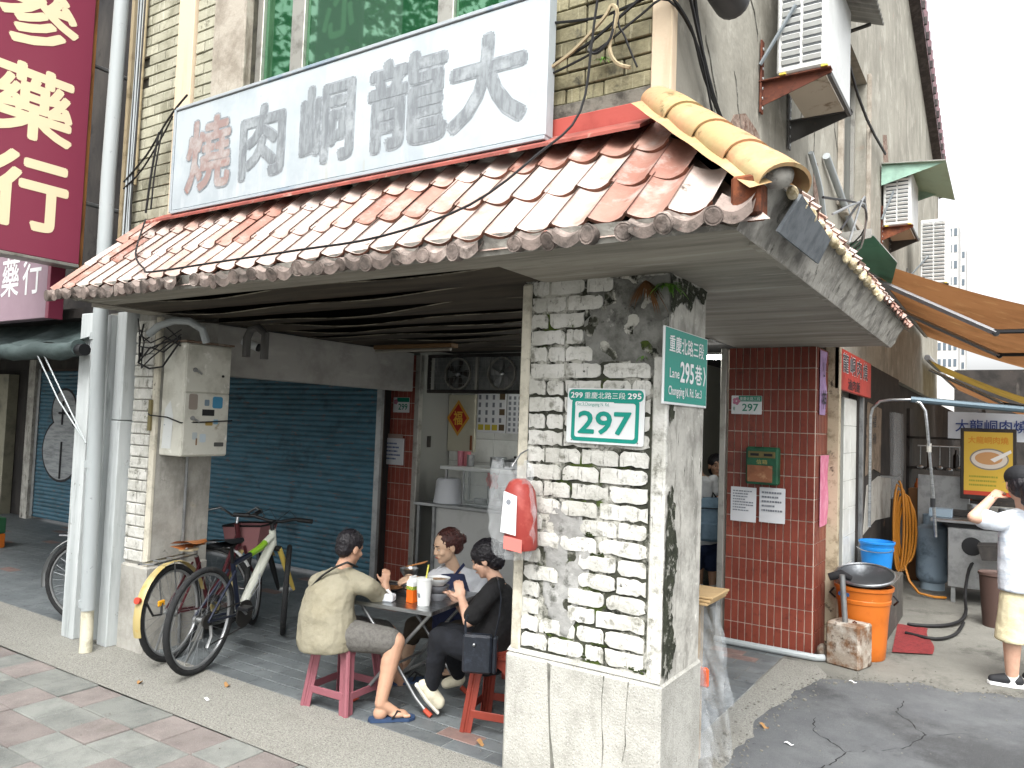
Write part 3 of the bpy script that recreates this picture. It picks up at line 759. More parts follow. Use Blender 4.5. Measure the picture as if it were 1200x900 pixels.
# hip ridge of yellow half-round tiles
h0, h1 = Vector((-1.31, 3.085, 3.125)), Vector((-.66, 2.60, 2.535))
d = (h1 - h0); ln = d.length; d.normalize()
sidev = d.cross(ZP).normalized(); upv = sidev.cross(d)
for k in range(4):
    a0, a1 = h0 + d * (ln * (k / 4)), h0 + d * (ln * (k + 1.12) / 4)
    b = MB()
    def hf(u, v, a0=a0, a1=a1):
        ang = -pi * .08 + pi * 1.16 * v
        r = .086 + .016 * u + .007 * sin(pi * u)
        return (a0 + (a1 - a0) * u) + sidev * cos(ang) * r + upv * (sin(ang) * r * .72 + .012)
    b.grid(hf, 6, 14, flip=True)
    rim = [hf(1, v / 14) for v in range(15)]
    inn = [p * .98 + (a1 + upv * .02) * .02 - upv * .012 for p in rim]
    b.add(rim + inn, [(i, i + 1, 16 + i, 15 + i) for i in range(14)])
    b.build('hip_tile', m_hip, can, smooth=60)
b = MB(); b.prism([(0, -.02), (ln * .9, -.02), (ln * .9, 0), (0, 0)], h0 - sidev * -.0 + upv * .0, d, upv, sidev * -.155)
b.build('hip_flange', m_hip, can, smooth=0)
b = MB()
b.grid(lambda u, v: h0 + d * (ln * (.02 + 1.02 * u)) + sidev * (.06 + .075 * v) + upv * (.014 - .030 * v + .0015 * sin(u * 25)), 24, 3); b.build('hip_skirt', m_hip, can, smooth=60)
b = MB(); b.ball((0, 0, 0), (.058, .058, .045), 12, 8, Matrix.Translation(h1 - d * .03 + upv * .018)); b.build('hip_mortar', m_fascia, can)
b = MB(); b.box((-.80, 2.52, 2.42), (-.70, 2.62, 2.56), .01); b.build('rusty_bracket', mat('rusty_iron', '#6b3a22', .8, .2, layers=[('#3a2116', 14, .45, .62), ('#94562f', 9, .55, .7)]), can)

# --- arcade ceiling of sagging boards
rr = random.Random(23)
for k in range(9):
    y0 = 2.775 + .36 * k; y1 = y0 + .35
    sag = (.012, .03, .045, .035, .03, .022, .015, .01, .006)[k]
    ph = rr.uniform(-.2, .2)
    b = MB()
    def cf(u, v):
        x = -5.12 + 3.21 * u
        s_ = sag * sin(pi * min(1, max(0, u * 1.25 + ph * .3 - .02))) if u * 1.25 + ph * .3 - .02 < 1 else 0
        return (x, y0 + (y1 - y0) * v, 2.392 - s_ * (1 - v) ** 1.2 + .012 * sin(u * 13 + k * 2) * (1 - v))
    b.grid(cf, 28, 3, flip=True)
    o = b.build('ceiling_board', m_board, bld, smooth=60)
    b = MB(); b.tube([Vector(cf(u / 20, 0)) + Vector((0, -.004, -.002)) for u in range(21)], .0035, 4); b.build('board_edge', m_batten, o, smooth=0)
b = MB(); b.box((-5.12, 2.77, 2.455), (-1.9, 6.2, 2.468)); b.build('void_slab', m_void, bld, smooth=0)  # near-black slab, shade above the board gaps put into its colour
# --- beam on the left
b = MB(); b.box((-5.29, 3.69, 1.995), (-5.15, 6.02, 2.388), .004); b.build('beam', m_beam, bld)

# --- red tiled column by the door
def tile_panel(par, place, n, rows, w, h, meshes, gap=.006, skip=None, rot=0, seed=1):
    rr = random.Random(seed)
    for i in range(n):
        for j in range(rows):
            if skip and skip(i, j): continue
            piece('wall_tile', meshes, par, place(i, j, rr.uniform(-.0007, .0007)), (0, rr.uniform(-.002, .002), rot), (1, 1, 1))
TY = 6.265
b = MB(); b.box((-1.965, TY + .006, 0), (-1.284, TY + .43, 2.388)); tc = b.build('tiled_column', m_tgrout, bld, smooth=0)
nt_, nr_ = 12, 14
tw, th = .681 / nt_, 2.38 / nr_
b = MB(); b.box((-tw/2 + .0035, -.006, -th/2 + .0035), (tw/2 - .0035, .006, th/2 - .0035), .0015); rt = b.mesh('wall_tile', m_redtile)
tile_panel(tc, lambda i, j, e: (-1.965 + tw * (i + .5), TY + .004 + e, .01 + th * (j + .5)), nt_, nr_, tw, th, rt)
tile_panel(tc, lambda i, j, e: (-1.282 + e, TY + .018 + .059 * (i + .5), .01 + th * (j + .5)), 7, nr_, tw, th, rt, rot=pi/2)
# small tiled column at the back left
b = MB(); b.box((-5.62, 6.206, 0), (-5.255, 6.5, 2.388)); tc2 = b.build('tiled_column', m_tgrout, bld, smooth=0)
tw2 = .365 / 6
b = MB(); b.box((-tw2/2 + .0035, -.006, -th/2 + .0035), (tw2/2 - .0035, .006, th/2 - .0035), .0015); rt2 = b.mesh('wall_tile', m_redtile2)
tile_panel(tc2, lambda i, j, e: (-5.62 + tw2 * (i + .5), 6.205 + e, .01 + th * (j + .5)), 6, nr_, tw2, th, rt2)
# steel frame posts of the opening
b = MB(); b.box((-5.25, 6.17, 0), (-5.185, 6.23, 2.386), .004); b.build('door_post', m_alu, bld)
b = MB(); b.box((-2.02, 6.22, 0), (-1.972, 6.30, 2.386), .004); b.build('door_post', m_alu, bld)
# --- kitchen behind the opening
KY = 6.80
b = MB(); b.box((-5.25, KY, 0), (-3.0, KY + .1, 2.46)); b.box((-5.35, 6.24, 0), (-5.252, KY, 2.46)); kw = b.build('kitchen_wall', m_wgrout, bld, smooth=0)
wt = MB(); wt.box((-.148, -.004, -.123), (.148, .004, .123), .0015); wtm = wt.mesh('wall_tile', m_wtile)
rr = random.Random(2)
for i in range(8):
    for j in range(9):
        piece('wall_tile', wtm, kw, (-5.1 + .3 * i, KY - .003, .15 + .25 * j), (0, 0, 0))
b = MB(); b.box((-3.0, 6.9, 0), (-2.95, 9.5, 2.46)); b.box((-3.0, 9.5, 0), (-1.6, 9.6, 2.46)); b.box((-1.75, 6.70, 0), (-1.65, 9.5, 2.46)); b.build('shop_wall', mat('shop_inner_wall', '#9a9a92', .8), bld, smooth=0)
m_lit = mat('lit_tube', '#f4f4ee', .4, emit=26)
b = MB(); b.cyl((-3.9, 6.56, 2.345), (-2.12, 6.56, 2.345), .016, n=10); LIT = b
b = MB(); b.box((-5.2, 6.262, -.1), (-1.66, 9.6, -.001)); b.build('shop_floor', m_ftile, bld, smooth=0)
# inner door frame and glass seen beside the pillar
b = MB()
b.box((-3.2, 9.2, 2.02), (-2.0, 9.26, 2.09), .004); b.box((-3.06, 9.2, 0), (-3.0, 9.26, 2.386), .004); b.box((-2.86, 9.2, 0), (-2.80, 9.26, 2.018), .004)
idf = b.build('inner_door', m_alu, bld)
# lane-side shopfront behind the tiled column
b = MB(); b.box((-1.30, 6.70, 0), (-1.19, 6.78, 2.44), .004); b.build('lane_post', mat('peeling_cream_post', '#b9ac93', .8, layers=[('#8a7d66', 9, .5, .64), ('#4a4034', 14, .58, .68)], bump=.3), bld)
b = MB(); b.box((-1.42, 6.79, 0), (-1.40, 7.35, 2.05)); b.box((-1.40, 7.32, 0), (-1.36, 7.36, 2.05), .003); b.box((-1.42, 6.79, 2.052), (-1.34, 8.02, 2.12), .003)
b.build('lane_door', m_alu, bld, smooth=0)
b = MB(); b.box((-1.45, 7.37, .28), (-1.27, 8.0, 2.05)); lwt = b.build('lane_side_wall', m_wgrout, bld, smooth=0)
wt = MB(); wt.box((-.004, -.152, -.123), (.004, .152, .123), .0015); wtl = wt.mesh('wall_tile', m_wtile)
for i in range(2):
    for j in range(7):
        piece('wall_tile', wtl, lwt, (-1.268, 7.53 + .312 * i, .42 + .25 * j))
m_shadewall = mat('shaded_wall', '#332f2c', .9, layers=[('#211f1d', 2.2, .42, .62), ('#57524c', (6, 6, 1), .6, .74), ('#7a5f4a', 3, .64, .72)], bump=.3, bscale=30)  # wall colour darkened to stand for the black, unlit stall interior
b = MB(); b.box((-1.44, 8.02, 0), (-1.262, 11.2, 2.46)); b.box((-1.44, 11.2, 0), (-1.35, 24, 2.46)); b.box((-1.35, 24, 0), (.8, 24.3, 3.6)); b.build('shaded_lane_wall', m_shadewall, bld, smooth=0)
b = MB(); b.box((-1.262, 8.13, 0), (-1.225, 8.20, 2.3), .003); b.build('lane_post', m_steel_d, bld)

# ================================================================ neighbour building on the left
nb = thing('neighbour_building', 'shophouse next door on the left with blue roller shutters and dark upper front', 'building', (-9, 3.2, 0))
m_ndark = mat('dark_cladding', '#2a2827', .85, layers=[('#403c38', (3, 3, 1), .45, .65), ('#191716', 5, .55, .7)])
b = MB(); b.box((-22, 3.55, 2.42), (-5.66, 3.8, 7)); b.build('upper_wall', m_ndark, nb, smooth=0)
b = MB(); b.box((-22, 3.2, 2.42), (-5.30, 8, 2.5)); b.box((-22, 5.96, 0), (-12.75, 6.2, 2.42)); b.box((-22, 5.93, 2.28), (-5.6, 6.2, 2.42)); b.build('arcade_ceiling', m_ndark, nb, smooth=0)
def shutter(x0, x1, y, z0, z1, lab):
    b = MB(); b.box((x0 - .05, y + .012, z0), (x1 + .05, y + .05, z1)); sh = b.build('shutter', m_slat_g, nb, smooth=0, label=lab)
    n = int((z1 - z0) / .058)
    b = MB(); k = 7; w = x1 - x0
    for i in range(k):
        f = lambda t: (-.012 * sin(pi * t) - .002, -.029 + .056 * t)
        (ya, za), (yb, zb) = f(i / k), f((i + 1) / k)
        b.add([(-w/2, ya, za), (w/2, ya, za), (w/2, yb, zb), (-w/2, yb, zb)], [(0, 1, 2, 3)])
    me = b.mesh('slat', m_slat, smooth=60)
    for i in range(n): piece('slat', me, sh, ((x0 + x1) / 2, y, z0 + .058 * (i + .5)))
    b = MB(); b.box((x0 - .07, y - .03, z0), (x0, y + .012, z1), .003); b.build('guide_rail', m_steel_d, sh)
    b = MB(); b.box((x1, y - .03, z0), (x1 + .07, y + .012, z1), .003); b.build('guide_rail', m_steel_d, sh)
    return sh
shutter(-8.25, -5.50, 5.9, .04, 2.28, 'wide blue roller shutter behind the bicycles')
sh2 = shutter(-12.45, -9.6, 5.9, .04, 2.28, 'dark blue roller shutter with silver graffiti')
b = MB(); b.box((-9.4, 5.86, 0), (-8.4, 6.1, 2.42)); b.build('arcade_column', m_plaster_dirty, nb, smooth=0)
b = MB(); b.box((-12.75, 5.84, 0), (-12.55, 6.1, 2.42)); b.build('arcade_column', m_plaster_dirty, nb, smooth=0)
b = MB(); b.box((-5.645, 5.9, 0), (-5.60, 6.8, 2.42)); b.build('gap_filler', m_ndark, nb, smooth=0)  # added dark filler box, its colour stands for the black gap beside the shutter
# graffiti: rounded silver letters with black outline, sprayed flat on the slats
m_silver = mat('silver_spray_paint', '#9fa3a5', .5, layers=[('#7b8082', (4, 4, 30), .45, .62)])
oval = lambda cx, cz, a, c, n=30: [(cx + a * cos(2*pi*i/n), cz + c * sin(2*pi*i/n)) for i in range(n)]
for (cx, cz, a, c) in ((-11.72, 1.66, .33, .30), (-11.74, 1.08, .52, .44)):
    flat(oval(cx, cz, a + .035, c + .035), (0, 5.886, 0), XP, ZP, m_ink, sh2, 'graffiti_outline', .001)
    flat(oval(cx, cz, a, c), (0, 5.886, 0), XP, ZP, m_silver, sh2, 'graffiti', .0025 + .001 * (cz < 1.2))
for pts in ([(-11.74, 1.8), (-11.74, 1.45)], [(-11.85, 1.62), (-11.5, 1.62)], [(-11.72, 1.2), (-11.72, .66)]):
    b = MB(); b.tube([(x, 5.88, z) for x, z in pts], .018, 4); b.build('graffiti_stroke', m_ink, sh2, smooth=0)
# whitish cladding around the party pillar
b = MB(); b.box((-5.95, 3.07, 0), (-5.785, 3.4, 2.42), .006); b.build('pillar_cladding', m_whitepaint, nb)
b = MB(); b.box((-5.635, 3.09, .03), (-5.565, 3.19, 2.40), .006); b.build('pillar_cladding', m_whitepaint, nb)
b = MB(); b.box((-5.552, 3.12, .0), (-5.43, 3.4, 1.62), .005); b.build('pillar_cladding', m_whitepaint, nb)
b = MB(); b.box((-5.552, 3.125, 1.626), (-5.43, 3.4, 2.42), .005); b.build('pillar_cladding', m_whitepaint, nb)
b = MB(); b.box((-5.71, 3.16, 0), (-5.60, 3.5, 2.42)); b.build('pillar_core', m_plaster_dirty, nb, smooth=0)
# far-left shop interior seen past the shutter
b = MB(); b.box((-14.2, 5.80, 0), (-13.3, 5.95, 2.2)); b.build('shop_window', mat('pale_shopfront', '#8d8a78', .6, layers=[('#6c6a5d', 3, .45, .65)]), nb, smooth=0)
b = MB(); b.box((-13.9, 5.76, .3), (-13.62, 5.80, 1.7)); b.build('shop_panel', mat('yellow_shop_panel', '#b89a4a', .6), nb, smooth=0)
# ================================================================ signs on the front
m_board_w = mat('faded_signboard', '#aab2b6', .5, layers=[('#9ba4a9', 2.2, .42, .64), ('#b4babd', (5, 5, 1.2), .52, .68), ('#9c9a8a', (9, 9, 1.1), .6, .74, .6), ('#a39572', (4, 4, 3), .66, .76, .7), ('#6f716c', 20, .69, .75)])
m_edge_b = mat('grey_sign_edge', '#9aa1a5', .5, layers=[('#6f8596', 1.2, .54, .62)])
m_ch = mat('faded_grey_stroke', '#6f7478', .7, layers=[('#83898c', (34, 34, 7), .44, .58), ('#959b9e', 5, .54, .66)])
m_ch_d = mat('worn_stroke_outline', '#777c80', .7, layers=[('#959b9f', 14, .45, .62)])
m_ch_r = mat('worn_brown_stroke', '#8a7773', .7, layers=[('#9d9794', 7, .45, .6), ('#8f5f52', 4, .58, .68)])
sg = thing('shop_signboard', 'long white signboard above the tiled canopy with five faded grey characters', 'sign', (-3.3, 3.04, 3.05))
b = MB(); b.box((-4.76, 3.0, 3.05), (-1.83, 3.075, 3.735), .006); b.build('panel', m_board_w, sg)
b = MB(); b.box((-4.785, 2.995, 3.04), (-4.762, 3.08, 3.75), .003); b.build('edge_strip', m_edge_b, sg)
b = MB(); b.box((-4.76, 2.992, 3.737), (-1.83, 3.078, 3.758), .003); b.build('edge_strip', m_edge_b, sg)
b = MB(); b.box((-4.76, 2.992, 3.028), (-1.83, 3.078, 3.048), .003); b.build('edge_strip', m_edge_b, sg)
for ch, x, w, h, z in (('燒', -4.63, .49, .51, 3.13), ('肉', -4.07, .43, .47, 3.14), ('峒', -3.52, .45, .49, 3.14), ('龍', -2.98, .57, .52, 3.13), ('大', -2.42, .49, .49, 3.14)):
    o = (x, 2.9995, z)
    letters(ch, w, h, o, XP, ZP, m_ch_d, sg, 'character_outline', bold=.042, lift=.0012)
    letters(ch, w - .024, h - .024, (x + .012, 2.9995, z + .012), XP, ZP, m_ch_r if ch == '燒' else m_ch, sg, 'character', bold=.024, lift=.0024)
for x, z in ((-4.3, 3.03), (-3.2, 3.03), (-2.3, 3.03)):
    b = MB(); b.box((x, 3.01, z - .03), (x + .03, 3.14, z)); b.build('bracket', m_ndark, sg)

m_maroon = mat('maroon_sign_face', '#80364a', .35)
m_cream = mat('cream_characters', '#e3d3b0', .5)
ms = thing('hanging_shop_sign', 'tall maroon hanging sign with large cream characters at the left edge', 'sign', (-6.07, 2.7, 2.8))
b = MB(); b.box((-6.15, 2.29, 2.80), (-6.0, 3.05, 5.6), .004); b.build('box', m_maroon, ms)
b = MB(); b.box((-6.152, 2.29, 2.775), (-5.998, 3.052, 2.798), .003); b.build('edge_strip', m_alu, ms)
b = MB(); b.box((-6.14, 3.053, 2.78), (-6.03, 3.09, 5.6), .003); b.build('side_batten', mat('orange_wood_batten', '#9b6a3a', .8, layers=[('#70492a', (9, 9, 2), .45, .62)]), ms)
for ch, z, h in (('參', 4.31, .55), ('藥', 3.64, .55), ('行', 2.98, .56)):
    letters(ch, .56, h, (-5.9995, 2.38, z), YP, ZP, m_cream, ms, 'character', bold=.026, lift=.0015)
for z in (3.3, 4.4): 
    b = MB(); b.tube([(-6.07, 3.05, z), (-6.07, 3.56, z)], .018, 6); b.build('bracket', m_steel_d, ms)
m_pinksign = mat('faded_pink_sign_face', '#8d7480', .4, layers=[('#9a828d', 1.2, .42, .62)])
ps = thing('fascia_sign', 'faded pink box sign with white characters under the maroon sign', 'sign', (-6.8, 3.03, 2.4))
b = MB(); b.box((-8.2, 3.0, 2.40), (-6.36, 3.10, 3.0), .004); b.build('box', m_pinksign, ps)
b = MB(); b.box((-6.358, 2.998, 2.395), (-6.31, 3.11, 3.0), .003); b.build('side_panel', m_maroon, ps)
for ch, x in (('藥', -7.12), ('行', -6.76)):
    letters(ch, .30, .33, (x, 2.9995, 2.60), XP, ZP, m_white, ps, 'character', bold=.01, lift=.0015)

# street sign across the pavement, seen mirrored in the upper window
bn = thing('street_sign', 'brown vertical sign with pale green characters mirrored in the upper window', 'sign', (-7.8, -.9, 0))
b = MB(); b.box((-8.2, -.86, 5.2), (-7.35, -.78, 8.6), .01); b.build('panel', mat('brown_sign_panel', '#3a3230', .6), bn)
b = MB(); b.cyl((-7.78, -.95, 0), (-7.78, -.95, 8.7), .06, n=10); b.build('post', m_steel_d, bn)
m_pg = mat('pale_green_characters', '#a9c4a2', .6)
for ch, z in (('心', 6.9), ('堂', 6.05), ('安', 7.75)):
    letters(ch, .62, .70, (-7.46, -.7795, z), XN, ZP, m_pg, bn, 'character', bold=.03)

# ================================================================ plates on the corner pillar
dp = thing('address_plate', 'large white and green plate numbered 297 on the front of the brick pillar', 'sign', (-1.55, 3.16, 1.62))
U = Vector((1, 0, -.012)).normalized(); V = Vector((.012, 0, 1)).normalized(); O = Vector((-1.748, 3.148, 1.625))
def plate(par, O, U, V, w, h, m, r=.012, th=.004, name='plate'):
    mb = MB(); mb.prism(rrect(w, h, r), O, U, V, -(U.cross(V)) * th); return mb.build(name, m, par, smooth=0)
plate(dp, O, U, V, .388, .253, m_whitesign)
def at(O, U, V, x, y): return O + U * x + V * y
flat(rrect(.376, .052, .022, 0, 0), at(O, U, V, .006, .196), U, V, m_greensign, dp, 'green_band', .001)
ring = rrect(.338, .196, .02); ring2 = rrect(.302, .160, .012, .018, .018)
mb = MB(); n_ = len(ring)
vs = [at(O, U, V, .025 + x, .010 + y) + U.cross(V) * .0012 for x, y in ring] + [at(O, U, V, .025 + x, .010 + y) + U.cross(V) * .0012 for x, y in ring2]
mb.add(vs, [(i, (i+1) % n_, n_ + (i+1) % n_, n_ + i) for i in range(n_)]); mb.build('green_border', m_greensign, dp, smooth=0)
flat(rrect(.20, .024, .008), at(O, U, V, .042, .168), U, V, m_whitesign, dp, 'white_panel', .0018)
letters('299', .062, .026, at(O, U, V, .018, .208), U, V, m_white, dp, 'number', .03, .003)
letters('重慶北路三段', .205, .03, at(O, U, V, .09, .206), U, V, m_white, dp, 'road_name', .008, .003)
letters('295', .066, .026, at(O, U, V, .306, .208), U, V, m_white, dp, 'number', .03, .003)
letters('Sec.3,Chongqing N. Rd.', .165, .02, at(O, U, V, .052, .168), U, V, m_greensign, dp, 'road_name', .004, .003)
letters('297', .268, .106, at(O, U, V, .06, .044), U, V, m_greensign, dp, 'number', .035, .003)
for x, y in ((.03, .236), (.36, .236), (.03, .014), (.36, .014)):
    b = MB(); b.cyl(at(O, U, V, x, y), at(O, U, V, x, y) + U.cross(V) * .003, .004, n=8); b.build('screw', m_steel_d, dp)
lp_ = thing('lane_name_plate', 'green lane sign 295 on the side of the brick pillar', 'sign', (-1.25, 3.37, 1.81))
O, U, V = Vector((-1.252, 3.095, 1.815)), YP, ZP
mb = MB(); mb.box((-1.262, 3.095, 1.81), (-1.252, 3.645, 2.147), .002); mb.build('plate', m_whitesign, lp_, smooth=0)
flat(rect(.534, .322, .008, .006), O, U, V, m_greensign, lp_, 'green_panel', .001)
letters('重慶北路三段', .44, .075, at(O, U, V, .05, .225), U, V, m_white, lp_, 'road_name', .012, .003)
letters('Lane', .115, .042, at(O, U, V, .06, .113), U, V, m_white, lp_, 'lane_word', .012, .003)
letters('295', .175, .095, at(O, U, V, .185, .098), U, V, m_white, lp_, 'number', .03, .003)
letters('巷', .095, .095, at(O, U, V, .375, .10), U, V, m_white, lp_, 'lane_word', .014, .003)
flat([(0, 0), (.014, 0), (.034, .045), (.014, .09), (0, .09), (.018, .045)], at(O, U, V, .488, .10), U, V, m_white, lp_, 'arrow', .003)
letters('Chongqing N. Rd. Sec.3', .42, .052, at(O, U, V, .05, .025), U, V, m_white, lp_, 'road_name', .012, .003)

# plates and papers by the door
s1 = thing('small_address_plate', 'small 297 plate with a pink flower at the top of the red tiled column', 'sign', (-1.81, 6.255, 1.85))
O, U, V = Vector((-1.935, 6.250, 1.848)), XP, ZP
plate(s1, O, U, V, .245, .15, m_whitesign, .006)
flat(rect(.185, .045, .058, .103), O, U, V, m_greensign2, s1, 'green_band', .001)
letters('重慶北路三段', .165, .03, at(O, U, V, .068, .11), U, V, m_white, s1, 'road_name', .006, .002)
letters('297', .13, .06, at(O, U, V, .088, .025), U, V, m_greensign2, s1, 'number', .02, .002)
m_pinkfl = mat('pink_flower_print', '#c07a92', .6)
for k in range(5): flat([(.04 + .019 * cos(2*pi*k/5) + .014 * cos(2*pi*i/10), .105 + .019 * sin(2*pi*k/5) + .014 * sin(2*pi*i/10)) for i in range(10)], O, U, V, m_pinkfl, s1, 'flower', .0012)
letters('巷', .02, .03, at(O, U, V, .012, .03), U, V, m_greensign2, s1, 'side_print', .0, .002)
s2 = thing('small_address_plate', 'small 299 plate on the narrow tiled column beside the blue shutter', 'sign', (-5.45, 6.195, 1.79))
O = Vector((-5.56, 6.192, 1.78))
plate(s2, O, U, V, .225, .16, m_whitesign, .006)
flat(rect(.17, .045, .052, .112), O, U, V, m_greensign2, s2, 'green_band', .001)
letters('299', .125, .065, at(O, U, V, .075, .028), U, V, m_greensign2, s2, 'number', .02, .002)
for k in range(5): flat([(.036 + .017 * cos(2*pi*k/5) + .013 * cos(2*pi*i/10), .112 + .017 * sin(2*pi*k/5) + .013 * sin(2*pi*i/10)) for i in range(10)], O, U, V, m_pinkfl, s2, 'flower', .0012)
def text_lines(par, O, U, V, w, h, n, m, seed, head=False):
    """rows of small illegible printed strokes"""
    rr = random.Random(seed); mb = MB(); N = U.cross(V) * .0012
    for r in range(n):
        y = h - h * (r + 1) / n + h / n * .25; x = 0
        end = w * rr.uniform(.55, 1)
        while x < end:
            l = rr.uniform(.008, .02)
            a = [at(O, U, V, x, y), at(O, U, V, x + l, y), at(O, U, V, x + l, y + h / n * .42), at(O, U, V, x, y + h / n * .42)]
            mb.add([p + N for p in a], [(0, 1, 2, 3)]); x += l + rr.uniform(.002, .006)
    return mb.build('print', m, par, smooth=0, kind='stuff')
m_print = mat('grey_print', '#7d8188', .8)
for (x, z, w, h, lab, sd_, n) in ((-1.925, .985, .205, .275, 'left of two white printed notices under the green mailbox', 5, 8), (-1.695, .995, .2, .275, 'right of two white printed notices under the green mailbox', 6, 5)):
    t = thing('notice_paper', lab, 'notice', (x, 6.25, z))
    mb = MB(); mb.grid(lambda u, v: (x + w * u, 6.2515 - .006 * sin(pi * u) * (1 - v) , z + h * v), 6, 6); mb.build('sheet', m_paper, t, smooth=60)
    text_lines(t, Vector((x + .02, 6.244, z + .08)), XP, ZP, w - .04, h - .1, n, m_print, sd_)
mbx = thing('mailbox', 'old green mailbox with a rusty door on the red tiled column', 'mailbox', (-1.66, 6.2, 1.29))
m_gbox = mat('green_mailbox_paint', '#23553c', .5, layers=[('#1a3f2e', 6, .5, .68), ('#5a4030', 10, .63, .72)])
m_rustdoor = mat('rusty_letterbox_door', '#8a5a40', .7, layers=[('#6e4631', 7, .45, .62), ('#a9805f', 12, .6, .7)])
b = MB(); b.box((-1.785, 6.16, 1.295), (-1.535, 6.25, 1.59), .012); b.build('body', m_gbox, mbx)
b = MB(); b.box((-1.77, 6.152, 1.315), (-1.575, 6.161, 1.445), .003); b.build('door', m_rustdoor, mbx)
b = MB(); b.box((-1.765, 6.153, 1.505), (-1.555, 6.161, 1.555), .003); b.build('slot_plate', mat('brass_slot', '#6f6440', .5, .3), mbx)
b = MB(); b.box((-1.745, 6.148, 1.52), (-1.68, 6.154, 1.54)); b.build('slot', m_black, mbx)
b = MB(); b.box((-1.64, 6.148, 1.52), (-1.575, 6.154, 1.54)); b.build('slot', m_black, mbx)
letters('信箱', .085, .035, (-1.70, 6.1595, 1.456), XP, ZP, mat('worn_gold_print', '#a8985a', .6), mbx, 'lettering', .005, .001)
# couplets
def couplet(lab, y0, y1, z0, z1, m, chars, mch, x=-1.271):
    t = thing('paper_couplet', lab, 'couplet', (x, (y0+y1)/2, z0))
    mb = MB(); mb.grid(lambda u, v: (x + .004 + .006 * sin(u * 5 + v * 9) * u, y0 + (y1-y0) * u, z0 + (z1-z0) * v), 5, 14); mb.build('strip', m, t, smooth=60)
    hh = (z1 - z0) / max(1, len(chars))
    for k, ch in enumerate(chars):
        letters(ch, (y1-y0)*.66, hh*.6, (x + .0145, y0 + (y1-y0)*.17, z1 - hh*(k+.82)), YP, ZP, mch, t, 'character', .012, .001)
couplet('faded purple paper couplet high on the side of the red tiled column', 6.33, 6.57, 1.86, 2.37, mat('purple_paper', '#a58ab0', .85, layers=[('#8a6f98', 9, .48, .66)]), '小神', m_ink)
couplet('faded pink paper couplet low on the side of the red tiled column', 6.39, 6.72, .98, 1.54, mat('pink_paper', '#c9728c', .85, layers=[('#d795a8', 9, .45, .66)]), '', m_ink)
nt3 = thing('wall_notice', 'white notice taped beside the blue shutter under the 299 plate', 'notice', (-5.5, 6.15, 1.22))
b = MB(); b.box((-5.67, 6.165, 1.225), (-5.375, 6.185, 1.505), .002); b.build('board', m_paper, nt3, smooth=0)
b = MB(); b.box((-5.60, 6.17, 1.507), (-5.40, 6.186, 1.55), .002); b.build('tape', mat('brown_tape', '#a08a80', .5), nt3, smooth=0)
text_lines(nt3, Vector((-5.63, 6.1645, 1.27)), XP, ZP, .22, .2, 5, mat('blue_print', '#4d5f8a', .8), 9)
# red sign over the lane door
m_redboard = mat('red_shop_board', '#a8352c', .5, layers=[('#8e2b25', 4, .5, .68)])
rs = thing('lane_shop_sign', 'red shop board with black characters over the lane door', 'sign', (-1.19, 7.5, 2.08))
b = MB(); b.box((-1.23, 6.70, 2.085), (-1.195, 8.38, 2.43), .004); b.build('board', m_redboard, rs)
for k, ch in enumerate('龍峒肉燒'):
    letters(ch, .27, .17, (-1.194, 6.86 + .34 * k, 2.235), YP, ZP, m_white, rs, 'character_outline', .03, .001)
    letters(ch, .26, .16, (-1.194, 6.865 + .34 * k, 2.24), YP, ZP, m_ink, rs, 'character', .012, .0022)
letters('滷肉飯', .62, .1, (-1.194, 7.1, 2.10), YP, ZP, m_ink, rs, 'small_characters', .01, .002)

# ================================================================ pipes, meter box and cables
dpipe = thing('drain_pipe', 'grey white drain pipe running down between the white panels at left', 'pipe', (-5.71, 3.1, 0))
b = MB(); b.tube([(-5.53, 3.0, 5.2), (-5.57, 3.0, 3.4), (-5.555, 3.0, 2.4), (-5.50, 3.0, .9), (-5.475, 3.0, .28)], .050, 14); b.build('pipe', m_pvc, dpipe)
b = MB(); b.tube([(-5.478, 3.0, .30), (-5.47, 2.998, .2), (-5.452, 2.99, .13), (-5.43, 2.98, .06), (-5.425, 2.975, .0)], .042, 12); b.build('outlet_elbow', mat('cream_pipe_elbow', '#bdb8a4', .6, layers=[('#94907f', 9, .5, .66)]), dpipe)
for z in (.30, 1.28, 2.2):
    xx = -5.475 - .04 * min(z, 2.4); b = MB(); b.cyl((xx, 3.0, z), (xx - .002, 3.0, z + .05), .057, n=14); b.build('pipe_collar', m_pvc, dpipe)
def pipe(name, lab, pts, r, m, cat='pipe', n=8):
    t = MB(); t.tube(pts, r, n); P0 = pts[0]
    return t.build(name, m, None, org=P0, setloc=True, label=lab, cat=cat)
m_ypipe = mat('yellowed_conduit', '#a5977a', .7, layers=[('#7d7056', 8, .5, .66)])
pipe('conduit', 'yellowed vertical conduit on the ribbed brick left of the beige strip', [(-5.40, 3.10, 3.35), (-5.395, 3.10, 4.2), (-5.385, 3.1, 5.2)], .016, m_ypipe)
pipe('conduit', 'thin white conduit left of the tall drain pipe', [(-5.84, 3.12, 2.6), (-5.84, 3.12, 5.2)], .014, m_pvc)
pipe('conduit', 'orange brown conduit behind the drain pipe at top left', [(-5.70, 3.2, 2.6), (-5.70, 3.2, 5.2)], .03, m_ypipe)
